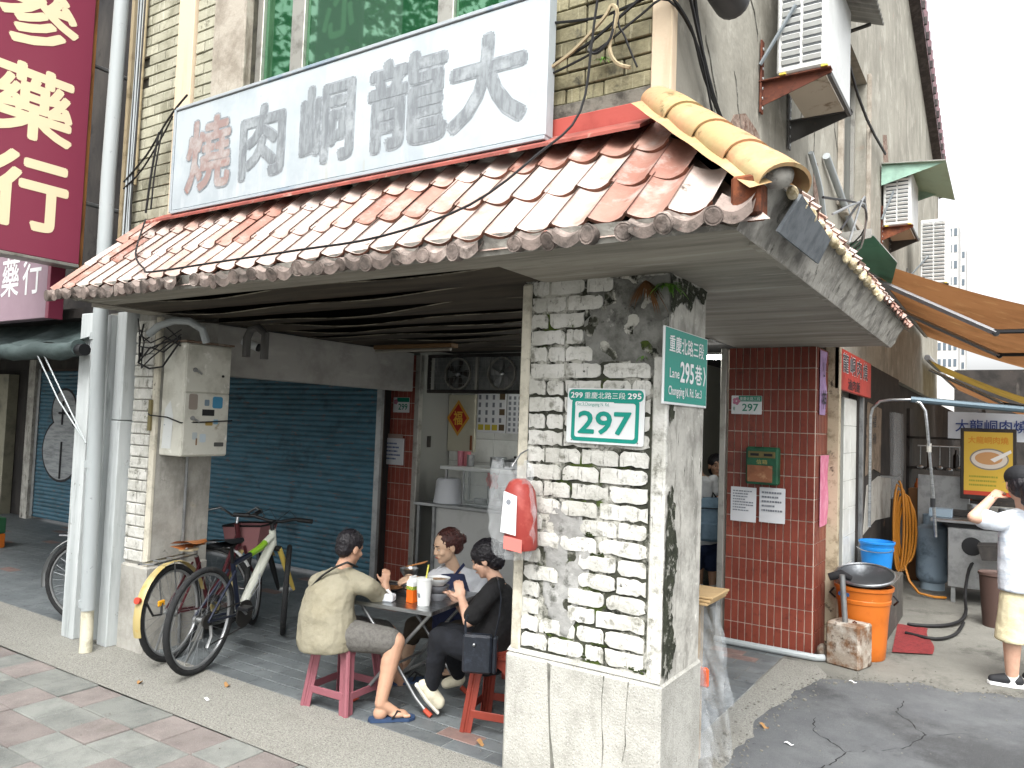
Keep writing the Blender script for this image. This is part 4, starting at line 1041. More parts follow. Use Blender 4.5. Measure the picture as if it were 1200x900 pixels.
for k in range(6):
    b = MB(); x = -5.47 + .018 * k; b.tube([(x, 3.08 + .01 * (k % 2), 2.55), (x + .01 * sin(k), 3.08, 3.2), (x + .01 * cos(k * 2), 3.09, 4.2), (x, 3.09, 5.2)], .008, 5)
    b.build('wall_cable', m_cable if k % 2 else m_pvc, None, org=(x, 3.1, 2.55), setloc=True, label=('leftmost', 'second', 'third', 'fourth', 'fifth', 'rightmost')[k] + (' black' if k % 2 else ' pale') + ' thin cable in the bundle beside the drain pipe', cat='cable', group='cables beside the drain pipe', smooth=60)
pipe('conduit', 'bent grey conduit curling over the left pillar under the canopy', [(-5.13, 3.12, 2.24), (-5.05, 3.14, 2.30), (-4.9, 3.16, 2.335), (-4.78, 3.2, 2.33), (-4.72, 3.26, 2.28), (-4.72, 3.3, 2.19)], .026, m_pvc, n=10)
pipe('conduit', 'dark bent conduit behind the white meter box', [(-4.70, 3.62, 2.12), (-4.70, 3.62, 2.26), (-4.66, 3.62, 2.32), (-4.58, 3.62, 2.33), (-4.5, 3.62, 2.28), (-4.5, 3.62, 2.1)], .03, mat('dark_conduit', '#4b4a48', .6), n=10)
pipe('conduit', 'thin grey conduit down the plaster side of the left pillar', [(-5.10, 3.46, 1.38), (-5.1, 3.46, .9), (-5.098, 3.465, .32), (-5.09, 3.47, .02)], .011, m_steel_d)
rr = random.Random(31)
for k in range(7):
    z = 2.32 - .042 * k; 
    b = MB(); b.tube([(-5.36 + rr.uniform(0, .1), 3.17, z + .05), (-5.27, 3.15 + rr.uniform(-.02, .02), z - rr.uniform(.02, .15)), (-5.15, 3.15, z - rr.uniform(0, .2)), (-5.02, 3.17, z + rr.uniform(-.12, .08)), (-4.9, 3.22, 2.2 + rr.uniform(-.05, .08))], rr.uniform(.004, .009), 5)
    b.build('wall_cable', m_cable, None, org=(-5.3, 3.15, z), setloc=True, label='black cable tangled over the left pillar, ' + ('highest', 'second from the top', 'third from the top', 'middle one', 'third from the bottom', 'second from the bottom', 'lowest')[k] + ' of seven', cat='cable', group='tangled cables on the left pillar', smooth=60)
mt = thing('meter_box', 'battered white metal meter box with stickers on the left pillar', 'box', (-4.97, 3.42, 1.39))
m_cab = mat('stained_white_cabinet', '#c2c1b6', .5, layers=[('#a5a397', 4, .48, .66), ('#8a7c62', 7, .64, .72), ('#d9d8d0', 12, .6, .7)])
b = MB(); b.box((-5.10, 3.23, 1.39), (-4.845, 3.60, 2.19), .006); b.build('cabinet', m_cab, mt)
b = MB(); b.box((-5.12, 3.215, 2.192), (-4.825, 3.615, 2.206), .003); b.build('lid', mat('rusty_lid', '#6d5a4c', .8, layers=[('#8d8478', 9, .5, .64)]), mt)
b = MB(); b.box((-4.843, 3.236, 1.845), (-4.834, 3.594, 2.18), .003); d1 = b.build('upper_door', m_cab, mt)
b = MB(); b.box((-4.843, 3.236, 1.40), (-4.834, 3.594, 1.838), .003); d2 = b.build('lower_door', m_cab, mt)
for (y, z, dd) in ((3.30, 2.0, d1), (3.30, 1.66, d2)):
    b = MB(); b.cyl((-4.834, y, z), (-4.822, y, z), .016, n=10); b.tube([(-4.824, y, z), (-4.822, y + .05, z - .025)], .007, 6); b.build('handle', m_steel_d, dd)
b = MB(); b.cyl((-4.834, 3.53, 1.97), (-4.826, 3.53, 1.97), .009, n=8); b.build('rivet', m_ndark, d1)
flat(rect(.10, .045, .14, .26), (-4.834, 3.236, 1.42), YP, ZP, m_black, d2, 'inspection_window', .001)
for (x, y, w, h, c) in ((.03, .30, .07, .11, '#8b8178'), (.155, .33, .04, .045, '#6d7f8c'), (.22, .315, .085, .085, '#3e7fa0'), (.17, .19, .06, .028, '#a98d4a'), (.235, .20, .04, .035, '#7aa0b4'), (.07, .09, .04, .05, '#a8b0b2'), (.13, .07, .05, .06, '#b2bfc6'), (.25, .04, .08, .03, '#4a4a48'), (.1, .05, .012, .05, '#84664a')):
    flat(rrect(w, h, min(w, h) * .2, x, y), (-4.834, 3.236, 1.42), YP, ZP, mat('sticker', c, .6), d2, 'sticker', .0012)
cab_s = flat([(.02, .02), (.13, .02), (.14, .25), (.1, .36), (.04, .3)], (-5.09, 3.229, 1.42), XP, ZP, mat('scribbled_sticker', '#c9ccca', .7, layers=[('#5f7c8a', 40, .62, .66)]), mt, 'sticker', .001)
tg = thing('hinge_plate', 'small brass plate tied to the left pillar beside the meter box', 'plate', (-5.15, 3.17, 1.62))
b = MB(); b.box((-5.175, 3.175, 1.56), (-5.145, 3.195, 1.78), .003); b.build('plate', mat('tarnished_brass', '#7d7350', .6, .3), tg)
b = MB(); b.tube([(-5.16, 3.17, 1.68), (-5.12, 3.16, 1.67), (-5.0, 3.215, 1.66), (-4.85, 3.225, 1.625), (-4.82, 3.4, 1.635), (-4.82, 3.62, 1.65)], .005, 5); b.build('tie_wire', m_cable, tg)
cc = thing('security_camera', 'small white security camera hanging from the arcade ceiling by the beam', 'camera', (-5.05, 3.95, 2.3))
b = MB(); b.tube([(-5.05, 3.90, 2.385), (-5.05, 3.90, 2.29)], .014, 8); b.build('mount', mat('wood_mount', '#5f5138', .7), cc)
b = MB(); b.cyl((-5.09, 3.88, 2.275), (-4.98, 3.94, 2.23), .028, .034, 12); b.build('housing', m_whitesign, cc)
b = MB(); b.cyl((-4.981, 3.94, 2.23), (-4.965, 3.948, 2.224), .033, .03, 12); b.build('lens', m_black, cc)
tl = thing('ceiling_lamp', 'unlit tube lamp on the dark arcade ceiling', 'lamp', (-4.4, 5.2, 2.33))
b = MB(); b.box((-4.9, 5.15, 2.335), (-4.0, 5.25, 2.372), .006); b.build('housing', mat('brown_lamp_housing', '#6b5236', .6), tl)
b = MB(); b.cyl((-4.88, 5.17, 2.318), (-4.02, 5.17, 2.318), .014, n=8); b.build('tube', mat('tube_glass', '#8d897f', .3), tl)
st_ = thing('tube_lamp', 'lit white tube lamp on the shop ceiling behind the opening', 'lamp', (-3.0, 6.56, 2.38))
LIT.build('tube', m_lit, st_)
b = MB(); b.box((-3.95, 6.535, 2.364), (-2.07, 6.585, 2.388), .003); b.build('housing', m_whitepaint, st_)
# cables across the canopy and the upper corner
def cable(pts, r, lab, m=None, n=5, sub=4):
    P = [Vector(p) for p in pts]; Q = []
    for i in range(len(P) - 1):
        p0, p1, p2, p3 = P[max(i-1, 0)], P[i], P[i+1], P[min(i+2, len(P)-1)]
        for k in range(sub):
            t = k / sub
            Q.append(.5 * ((2*p1) + (-p0+p2)*t + (2*p0-5*p1+4*p2-p3)*t*t + (-p0+3*p1-3*p2+p3)*t**3))
    Q.append(P[-1])
    b = MB(); b.tube(Q, r, n)
    return b.build('cable', m or m_cable, None, org=P[0], setloc=True, label=lab, cat='cable', smooth=60)
cable([(-5.02, 2.98, 3.02), (-4.5, 2.62, 2.66), (-4.2, 2.50, 2.52), (-4.0, 2.43, 2.47), (-3.4, 2.43, 2.475), (-2.8, 2.43, 2.48), (-2.3, 2.43, 2.49), (-1.95, 2.60, 2.63), (-1.74, 2.80, 2.88), (-1.62, 2.95, 3.1), (-1.58, 2.98, 3.5), (-1.5, 2.98, 4.2)], .006, 'black cable sagging along the lower roof tiles and up past the signboard')
cable([(-5.5, 3.08, 3.38), (-5.2, 3.06, 3.52), (-5.0, 3.05, 3.68), (-4.85, 3.04, 3.78), (-4.7, 3.03, 3.85)], .007, 'black cable rising to the top left corner of the signboard')
cable([(-5.5, 3.08, 3.33), (-5.25, 3.06, 3.42), (-5.0, 3.05, 3.62), (-4.87, 3.04, 3.74)], .006, 'second black cable under the one at the left end of the signboard')
cable([(-5.04, 3.05, 3.66), (-5.1, 3.05, 3.4), (-5.16, 3.06, 3.1)], .008, 'black cable dropping from the signboard corner to the roof')
cable([(-5.0, 3.05, 3.68), (-5.06, 3.05, 3.4), (-5.10, 3.06, 3.12)], .006, 'thinner black cable dropping beside it to the roof')
cable([(-1.86, 3.06, 3.62), (-1.6, 3.06, 3.58), (-1.4, 3.06, 3.60), (-1.28, 3.07, 3.61), (-1.21, 3.2, 3.5), (-1.22, 3.42, 3.36), (-1.24, 3.8, 3.25), (-1.25, 4.2, 3.12)], .007, 'black cable crossing the upper brick and bending round the corner')
cable([(-1.88, 3.06, 3.40), (-1.65, 3.05, 3.46), (-1.45, 3.05, 3.57), (-1.3, 3.06, 3.66), (-1.22, 3.15, 3.66), (-1.22, 3.35, 3.5), (-1.24, 3.7, 3.3), (-1.25, 4.25, 3.14)], .008, 'thick black cable rising across the upper brick to the corner')
cable([(-1.88, 3.06, 3.36), (-1.6, 3.05, 3.42), (-1.4, 3.06, 3.53), (-1.27, 3.08, 3.58), (-1.21, 3.3, 3.45), (-1.23, 3.6, 3.22), (-1.25, 3.95, 3.05)], .006, 'lower black cable across the upper brick to the corner')
cable([(-1.24, 3.12, 4.4), (-1.22, 3.2, 3.9), (-1.22, 3.3, 3.6), (-1.23, 3.55, 3.35), (-1.24, 4.0, 3.2), (-1.25, 4.4, 3.2)], .009, 'black cable falling along the lane side of the upper corner')
cable([(-1.88, 3.05, 3.38), (-1.72, 3.04, 3.44), (-1.56, 3.03, 3.55), (-1.52, 3.03, 3.6), (-1.49, 3.03, 3.55), (-1.53, 3.04, 3.42), (-1.5, 3.05, 3.34), (-1.43, 3.05, 3.30)], .009, 'loose pale cable looping over the black cables on the upper brick', m_ypipe)
cable([(-1.6, 3.03, 3.47), (-1.63, 3.03, 3.42), (-1.58, 3.02, 3.39), (-1.52, 3.03, 3.45), (-1.5, 3.03, 3.56)], .007, 'black cable coiled on the upper brick')
cable([(-1.4, 3.06, 3.30), (-1.46, 3.05, 3.45), (-1.5, 3.05, 3.6), (-1.48, 3.05, 4.3)], .005, 'thin black cable hanging on the upper brick near the corner')
cable([(-1.24, 6.3, 3.9), (-1.22, 7.2, 3.62), (-1.22, 8.0, 3.4)], .03, 'grey pipe slanting down the lane wall', m_pvc, 8)
cable([(-1.24, 5.4, 5.6), (-1.23, 7.6, 4.9), (-1.22, 9.4, 4.9)], .014, 'black cable slanting down the lane wall above the second air conditioner')
cable([(-1.24, 5.75, 3.75), (-1.22, 6.0, 3.55), (-1.22, 6.25, 3.25), (-1.22, 6.6, 3.0)], .02, 'white cable bundle hanging under the first air conditioner', m_pvc, 6)
for k in range(4):
    cable([(-.66, 3.3 + .2 * k, 2.68 - .02 * k), (-.7, 4.6, 2.98 + .02 * k), (-.9, 5.8, 3.12 - .03 * k), (-1.2, 6.4, 3.1)], .006, ('highest', 'second', 'third', 'lowest')[k] + ' of four thin cables along the lane side of the canopy', m_steel_d if k % 2 else m_cable)
du = thing('awning_roll', 'dark rolled tube on the lane wall high above the yellow hip tiles', 'roll', (-1.15, 3.3, 3.78))
b = MB(); b.lathe([(0, 0), (.07, .0), (.085, .02), (.088, .05), (.085, .9)], (0, 0, 0), 18, Matrix.Translation((-1.15, 3.62, 3.79)) @ Matrix.Rotation(pi/2, 4, 'X')); b.build('roll', mat('charcoal_tube', '#2f2f31', .5), du)
b = MB(); b.box((-1.27, 3.2, 3.84), (-1.14, 3.24, 3.88)); b.build('bracket', m_ndark, du)

# ================================================================ air conditioners on the lane wall
m_acw = mat('ac_white_casing', '#c6c8c6', .5, layers=[('#aeb0ad', 3, .48, .68), ('#8d897c', (9, 9, 2), .64, .74, .6)])
m_acg = mat('ac_louver_dark', '#4a4d4f', .7)
m_rust = mat('rusty_bracket', '#5b3326', .8, .2, layers=[('#7d4a30', 9, .5, .64), ('#3b241c', 14, .55, .68)])
m_brk = mat('dark_bracket', '#4b4a48', .6, .3, layers=[('#6b5a4d', 9, .58, .7)])
def ac_unit(lab, x0, x1, y0, y1, z0, z1, cols=2, rows=12, arm=(m_rust, m_brk), brk=True):
    t = thing('air_conditioner', lab, 'air conditioner', ((x0+x1)/2, (y0+y1)/2, z0), 'air conditioners on the lane wall')
    b = MB(); b.box((x0, y0, z0), (x1, y1, z1), .012); cas = b.build('casing', m_acw, t)
    mgn = .03; wv = (x1 - x0 - 2 * mgn - .016 * (cols - 1)) / cols
    hv = (z1 - z0 - .08) / rows
    me = None
    for c in range(cols):
        cx = x0 + mgn + c * (wv + .016)
        b = MB(); b.box((cx, y0 - .002, z0 + .04), (cx + wv, y0 + .004, z1 - .04)); lv = b.build('vent', m_acg, t, smooth=0)
        if me is None:
            s_ = MB(); s_.box((-wv/2, -.006, -hv*.30), (wv/2, .006, hv*.30), .002, mtx=Matrix.Rotation(.5, 4, 'X')); me = s_.mesh('louver', m_acw)
        for r in range(rows): piece('louver', me, lv, (cx + wv/2, y0 - .006, z0 + .04 + hv * (r + .5)))
    if brk:
        for k, (y, m) in enumerate(((y0 + .03, arm[0]), (y1 - .03, arm[1]))):
            xo = x1 + .02
            b = MB(); b.prism([(-1.27, z0 - .16), (-1.27, z0 - .012), (xo, z0 - .012), (xo, z0 - .035)], (0, y, 0), XP, ZP, (0, .006, 0)); b.box((-1.272, y - .03, z0 - .016), (xo, y + .03, z0 - .010))
            b.build('bracket_arm', m, t, smooth=0)
            b = MB(); b.box((-1.268, y - .025, z0 - .2), (-1.256, y + .025, z0 + .24), .002); pl_ = b.build('wall_plate', m, t)
            for q in range(7): 
                b = MB(); b.cyl((-1.256, y, z0 - .17 + .06 * q), (-1.252, y, z0 - .17 + .06 * q), .009, n=8); b.build('bolt', m_whitepaint, pl_)
        b = MB(); b.box((x0 + .02, y0 + .08, z0 - .03), (x1 - .02, y1 - .1, z0 - .014)); b.build('drip_pan', mat('stained_pan', '#a39a8b', .8, layers=[('#6f604e', 7, .58, .7)]), t, smooth=0)
        b = MB(); b.box((x1 - .005, y0 + .04, z0 - .05), (x1 + .015, y1 - .04, z0 - .018)); b.build('front_rail', m_brk, t, smooth=0)
        b = MB(); b.tube([(-1.262, y0 - .01, z0 + .08), (x0 + .11, y0 - .03, z0 + .38)], .012, 6); b.build('strut', mat('galvanised_strut', '#8f979c', .45, .6), t)
        for x in (x0 + .02, x1 - .03):
            b = MB(); b.box((x, y0 - .012, z0 - .008), (x + .035, y0 + .03, z0 + .0)); b.build('rubber_pad', mat('yellow_pad', '#c9b24a', .7), t, smooth=0)
    return t
ac_unit('nearest air conditioner on a rusty bracket above the lane corner', -1.17, -.89, 4.5, 5.24, 3.80, 4.46)
ac_unit('second air conditioner along the lane under a green metal hood', -1.25, -.965, 9.5, 10.25, 4.10, 4.72, arm=(m_rust, m_brk))
ac_unit('third air conditioner farthest along the lane beside the sky', -1.10, -.77, 12.0, 12.8, 3.86, 4.76, rows=16, arm=(m_brk, m_brk))
def sheet_quad(name, lab, cat, pts, th, mats, corr=0, parent=None):
    A, B, Cc, D = [Vector(p) for p in pts]
    n = (B - A).cross(D - A).normalized()
    k = 40 if corr else 8
    mb = MB()
    f = lambda u, v, o: A + (B - A) * u + (D - A) * v + (A - B + Cc - D) * u * v + n * (o + (corr * sin(u * 2 * pi * 14) if corr else 0))
    mb.grid(lambda u, v: f(u, v, 0), k, 3); mb.grid(lambda u, v: f(u, v, -th), k, 3, m=1, flip=True)
    for (a, bb) in (((0, 0), (1, 0)), ((1, 0), (1, 1)), ((1, 1), (0, 1)), ((0, 1), (0, 0))):
        ps = [(a[0] + (bb[0]-a[0]) * i / k, a[1] + (bb[1]-a[1]) * i / k) for i in range(k + 1)]
        vs = [f(*p, 0) for p in ps] + [f(*p, -th) for p in ps]
        mb.add(vs, [(i, k + 1 + i, k + 2 + i, i + 1) for i in range(k)])
    return mb.build(name, mats, parent, smooth=40, **({} if parent else dict(org=A, setloc=True, label=lab, cat=cat)))
m_greysheet = mat('grey_sheet_metal', '#8f8e89', .6, .2, layers=[('#6f6d67', 4, .48, .66)])
m_greensheet = mat('green_sheet_metal', '#4c8067', .55, .1, layers=[('#3f6d58', 4, .5, .68)])
m_palegreen = mat('pale_green_sheet', '#8fb0a0', .55, .1, layers=[('#7d998b', 4, .5, .68)])
hd = thing('rain_hood', 'small corrugated rain hood over the nearest air conditioner', 'hood', (-1.0, 6.0, 4.5))
sheet_quad('sheet', '', '', [(-1.26, 4.6, 4.72), (-1.26, 5.62, 4.72), (-.72, 5.40, 4.40), (-.72, 4.6, 4.44)], .01, [m_greysheet, m_greysheet], .006, hd)
b = MB(); b.tube([(-1.25, 5.55, 4.45), (-.8, 5.4, 4.43)], .014, 6); b.build('strut', m_brk, hd)
hd2 = thing('rain_hood', 'green metal hood over the second air conditioner', 'hood', (-1.0, 9.8, 4.8))
sheet_quad('sheet', '', '', [(-1.26, 9.38, 4.80), (-.62, 9.38, 4.74), (-.60, 10.6, 4.62), (-1.26, 10.6, 4.86)], .012, [m_greysheet, m_palegreen], 0, hd2)
for y in (9.42, 10.5): 
    b = MB(); b.prism([(-1.26, 4.55), (-1.26, 4.78), (-.64, 4.72)], (0, y, 0), XP, ZP, (0, .008, 0)); b.build('side_plate', m_palegreen, hd2, smooth=0)
hd3 = thing('rain_hood', 'grey and green metal hood between the canopy and the orange awning', 'hood', (-1.0, 6.8, 3.3))
sheet_quad('sheet', '', '', [(-1.26, 6.55, 3.25), (-.93, 6.55, 3.30), (-.80, 6.9, 3.14), (-1.0, 8.2, 3.2)], .012, [m_greysheet, m_greensheet], 0, hd3)
sheet_quad('end_sheet', '', '', [(-1.26, 6.53, 3.22), (-.94, 6.53, 3.27), (-.94, 6.54, 3.345), (-1.26, 6.54, 3.33)], .008, [m_greysheet, m_greysheet], 0, hd3)

# ================================================================ awnings over the lane
m_awn = mat('orange_brown_canvas', '#8f6440', .85, layers=[('#7a5232', (1.5, 1.5, 1.5), .42, .64), ('#9c7850', 3, .56, .7), ('#5a4432', (.7, 3, 3), .58, .72, .6)])
m_awn2 = mat('ochre_canvas', '#8f7434', .85, layers=[('#6d5a2a', 2, .45, .65)])
m_arm = mat('grey_awning_arm', '#8a8c8f', .55)
def canvas_light(m, amount):
    """thin cloth lets daylight through"""
    t = m.node_tree; b = t.nodes['Principled BSDF']; o = t.nodes['Material Output']
    tr = t.nodes.new('ShaderNodeBsdfTranslucent'); mx = t.nodes.new('ShaderNodeMixShader'); mx.inputs[0].default_value = amount
    src = b.inputs['Base Color'].links
    if src: t.links.new(src[0].from_socket, tr.inputs['Color'])
    else: tr.inputs['Color'].default_value = b.inputs['Base Color'].default_value
    t.links.new(b.outputs[0], mx.inputs[1]); t.links.new(tr.outputs[0], mx.inputs[2]); t.links.new(mx.outputs[0], o.inputs['Surface'])
canvas_light(m_awn, .30); canvas_light(m_awn2, .3)
def awning(lab, y0, y1, xw, zw, xo, zo, m, arms=(), sag=.06):
    t = thing('awning', lab, 'awning', (xw, (y0+y1)/2, zo), 'fabric awnings over the lane')
    mb = MB()
    f = lambda u, v: (xw + (xo - xw) * u, y0 + (y1 - y0) * v, zw + (zo - zw) * u - sag * sin(pi * u) + .012 * sin(v * 14) * sin(pi * u))
    mb.grid(f, 14, 10, flip=True)
    mb.build('canvas', m, t, smooth=60)
    mb = MB(); mb.tube([(xo, y0 - .02, zo), (xo, y1 + .02, zo)], .028, 8); mb.build('front_bar', m_arm, t)
    mb = MB(); mb.tube([(xw, y0 - .02, zw + .03), (xw, y1 + .02, zw + .03)], .05, 8); mb.build('roller', m_arm, t)
    for y in arms:
        a = Vector((xw + .02, y, zw - .16)); c = Vector((-.13, y + .02, 2.64 if y < 11 else zo + .1)); e = Vector((xo - .02, y, zo - .02))
        mb = MB(); mb.tube([a, c], .052, 4, flat=.5); mb.build('arm', m_arm, t, smooth=0)
        mb = MB(); mb.tube([c + Vector((-.02, 0, .01)), e], .02, 6); mb.build('forearm', m_black, t)
        mb = MB(); mb.cyl(c + Vector((0, -.03, 0)), c + Vector((0, .03, 0)), .03, n=10); mb.build('elbow_joint', m_black, t)
    return t
awning('big orange brown awning on long grey arms beyond the canopy', 7.7, 14.2, -1.20, 3.38, .75, 2.66, m_awn, (7.8, 9.9))
awning('ochre awning behind the big orange one', 14.4, 17.0, -1.2, 3.02, .75, 2.20, m_awn2, (14.5,))
awning('farthest rust coloured awning over the lane stalls', 17.4, 22.5, -1.2, 2.98, .75, 2.15, m_awn, ())
ra = thing('rolled_awning', 'dark green canvas awning rolled up under the pink sign at left', 'awning', (-7.4, 3.0, 2.1))
m_gcanvas = mat('dark_green_canvas', '#475352', .85, layers=[('#2b3838', (4, 4, 9), .45, .65)], bump=.3, bscale=12)
b = MB(); b.grid(lambda u, v: (-9.5 + 3.72 * u, 3.5 - .48 * v + .03 * sin(u * 23), 2.56 - .36 * v - .05 * sin(pi * v) + .015 * sin(u * 41 + v * 5)), 50, 6, flip=True); b.build('canvas', m_gcanvas, ra, smooth=60)
b = MB(); P_ = [(-9.5 + 3.72 * i / 30, 2.98, 2.135 + .012 * sin(i * 1.3)) for i in range(31)]; b.tube(P_, [.062 + .008 * sin(i * 2.1) for i in range(31)], 12); b.build('rolled_canvas', m_gcanvas, ra, smooth=60)
b = MB(); b.cyl((-5.78, 2.98, 2.13), (-5.70, 2.98, 2.13), .045, n=14); b.build('roller_end', m_black, ra)
for x in (-6.35, -6.25):
    b = MB(); b.tube([(x, 2.95, 2.12), (x + .35, 2.97, 1.75), (-5.62, 2.99, 1.45)], .006, 5); b.build('cord', m_pvc, ra)

# ================================================================ far towers at the end of the lane
m_t1 = mat('pale_tower', '#b9b8b4', .8); m_tw = mat('tower_window', '#566068', .4)
def tower(lab, x0, x1, y, z1, cols, rows, m):
    t = thing('tower_block', lab, 'building', ((x0+x1)/2, y, 0))
    mb = MB(); mb.box((x0, y, 0), (x1, y + 8, z1)); mb.build('wall', m, t, smooth=0)
    mb = MB(); mb.box((x0 + (x1-x0)*.2, y + 1, z1), (x0 + (x1-x0)*.7, y + 5, z1 + 1.6)); mb.build('roof_room', m, t, smooth=0)
    me = None
    cw, rh = (x1-x0)/cols, 3.0
    s_ = MB(); s_.box((-cw*.3, -.05, -.7), (cw*.3, .12, .7)); me = s_.mesh('window', m_tw, smooth=0)
    for r in range(rows):
        for c in range(cols): piece('window', me, t, (x0 + cw*(c+.5), y - .03, z1 - 1.8 - rh*r))
tower('pale tower block rising behind the awning at the end of the lane', -13.5, -8.5, 160, 41.5, 6, 9, m_t1)
tower('lower far pale tower block right of the taller one', -13.8, -8.7, 190, 43.5, 6, 9, m_t1)

# trees across the street, seen mirrored in the upper window
m_bark = mat('tree_bark', '#4f453a', .9); m_leaf = mat('tree_leaf', '#347a22', .6, layers=[('#27601b', 1.5, .42, .6), ('#4f9a30', 3, .55, .7)])
def tree(lab, x, y, h, seed):
    rr = random.Random(seed)
    t = thing('street_tree', lab, 'tree', (x, y, 0), 'trees across the street')
    b = MB(); b.tube([(x, y, 0), (x + .1, y, h * .3), (x - .05, y + .1, h * .6), (x, y, h * .85)], [.24, .2, .13, .04], 8)
    for k in range(7):
        a = rr.uniform(0, 6.28); z = h * rr.uniform(.35, .7); b.tube([(x, y, z), (x + cos(a) * 1.2, y + sin(a) * 1.2, z + 1.0), (x + cos(a) * 2.2, y + sin(a) * 2.2, z + 1.5)], [.09, .05, .015], 5)
    b.build('trunk', m_bark, t)
    b = MB()
    for k in range(150):
        a, u = rr.uniform(0, 6.28), rr.random() ** .5
        c = Vector((x + cos(a) * u * 2.6, y + sin(a) * u * 2.6, h * .68 + rr.uniform(-1, 1) * h * .3 * (1 - u * u * .6)))
        for q in range(34):
            p = c + Vector((rr.gauss(0, .3), rr.gauss(0, .3), rr.gauss(0, .25)))
            d1 = Vector((rr.gauss(0, 1), rr.gauss(0, 1), rr.gauss(0, 1))).normalized() * .13
            d2 = d1.orthogonal().normalized() * .05
            b.add([p - d1, p + d2, p + d1, p - d2], [(0, 1, 2, 3)])
    b.build('crown', m_leaf, t, smooth=0, kind='stuff')
tree('middle of three leafy trees across the road mirrored in the upper window', -7.4, -3.6, 9.5, 1)
tree('rightmost of three leafy trees across the road mirrored in the upper window', -4.2, -4.4, 9, 2)
tree('tallest, leftmost of three leafy trees mirrored in the upper window', -10.8, -3.8, 10, 3)
# ================================================================ lane clutter
m_orange = mat('orange_plastic', '#b96422', .4, layers=[('#a8571c', 3, .5, .68), ('#c98a50', 20, .66, .72)])
m_blue = mat('blue_plastic', '#1e78c0', .35)
ob = thing('rubbish_bin', 'tall orange plastic bin with a metal basin on top', 'bin', (-.975, 6.60, 0))
b = MB(); b.lathe([(.0, 0), (.150, 0), (.158, .01), (.165, .1), (.172, .2), (.178, .30), (.190, .42), (.196, .425), (.198, .45), (.194, .455), (.205, .52), (.215, .525), (.217, .55), (.205, .553), (.195, .52), (.16, .05), (0, .04)], (-.975, 6.60, 0), 32); b.build('body', m_orange, ob)
for s_ in (-1, 1):
    b = MB(); b.tube([(-.975 + s_ * .212, 6.57, .50), (-.975 + s_ * .245, 6.58, .46), (-.975 + s_ * .212, 6.62, .42)], .008, 6); b.build('handle', m_black, ob)
flat(rrect(.09, .03, .012), (-1.12, 6.38, .485), Vector((.9, -.30, 0)), ZP, mat('blue_label', '#31507c', .5), ob, 'label', .006)
bs = thing('metal_basin', 'dark metal basin lying on the orange bin', 'basin', (-.975, 6.60, .55))
BT = Matrix.Translation((-.965, 6.60, .575)) @ Matrix.Rotation(R(14), 4, 'X')
b = MB(); b.lathe([(.09, -.03), (.17, .0), (.216, .055), (.212, .056), (.165, .012), (.09, -.015), (0, -.012)], (0, 0, 0), 32, BT); b.build('bowl', mat('dark_enamel_basin', '#4a4d50', .35, .6, layers=[('#777b7e', 4, .5, .66)]), bs)
b = MB(); P_ = [BT @ Vector((.216 * cos(a), .216 * sin(a), .056)) for a in [2*pi*i/32 for i in range(32)]]; b.tube(P_, .011, 6, closed=True); b.build('rim', m_steel, bs)
b = MB(); b.tube([(-1.20, 6.44, .60), (-1.12, 6.47, .63), (-1.05, 6.5, .60)], [.03, .035, .02], 8); b.build('black_rag', mat('black_cloth', '#1d1d1f', .9), bs, smooth=60)
cb = thing('concrete_block', 'stained square concrete block with an upright pipe in front of the orange bin', 'block', (-1.02, 6.26, 0))
m_cblock = mat('stained_concrete_block', '#8f8477', .9, layers=[('#aca59a', 6, .48, .62), ('#6b4d36', 7, .47, .6), ('#4a3a2d', 12, .56, .66), ('#3f352c', 14, .63, .72)], bump=.5, bscale=40)
b = MB(); b.box((-.125, -.11, 0), (.125, .11, .315), .012, mtx=Matrix.Translation((-1.025, 6.28, 0)) @ Matrix.Rotation(R(-16), 4, 'Z')); b.build('block', m_cblock, cb)
b = MB(); b.cyl((-1.05, 6.26, .31), (-1.075, 6.26, .66), .021, n=12); b.build('pipe', m_steel_d, cb)
b = MB(); b.tube([(-1.0, 6.27, .317), (-.985, 6.27, .327), (-.97, 6.27, .317)], .006, 6); b.build('hook', m_rust, cb)
gp = pipe('floor_pipe', 'grey pipe lying along the foot of the red tiled column', [(-2.02, 6.21, .03), (-1.6, 6.20, .03), (-1.24, 6.20, .03), (-1.19, 6.24, .03)], .026, m_pvc, n=10)
b = MB(); b.ball((-1.22, 6.34, .05), (.045, .06, .06), 10, 7); b.build('rubble_lump', m_cblock, None, org=(-1.22, 6.34, 0), setloc=True, label='grey lump of rubble beside the concrete block', cat='rubble')
b = MB(); b.grid(lambda u, v: (-.80 - .08 * v + (.27 - .02 * v) * u + .02 * sin(v * 6) * u, 6.84 + 1.05 * v + .15 * u * (1 - v), .012 + .006 * sin(u * 9) * sin(v * 7)), 8, 10)
b.build('floor_mat', mat('dark_red_mat', '#7a2b2c', .95, layers=[('#5e2223', 30, .45, .65)], bump=.5, bscale=150), None, org=(-.8, 7.3, 0), setloc=True, label='dark red mat lying on the lane behind the orange bin', cat='mat', smooth=60)
st = thing('concrete_step', 'low dark concrete step under the lane door', 'step', (-1.08, 7.7, 0))
b = MB(); b.box((-1.262, 7.2, 0), (-.88, 8.3, .42), .01); b.build('step', mat('dark_concrete_step', '#47443f', .9, layers=[('#5f5b55', 6, .5, .66)]), st)
bb = thing('bucket', 'blue plastic bucket on the step by the lane door', 'bucket', (-1.05, 7.95, .42))
b = MB(); b.lathe([(0, 0), (.115, 0), (.12, .01), (.135, .235), (.144, .238), (.146, .262), (.140, .265), (.150, .30), (.156, .302), (.156, .318), (.146, .32), (.12, .03), (0, .02)], (-1.06, 7.9, .42), 28); b.build('body', m_blue, bb)
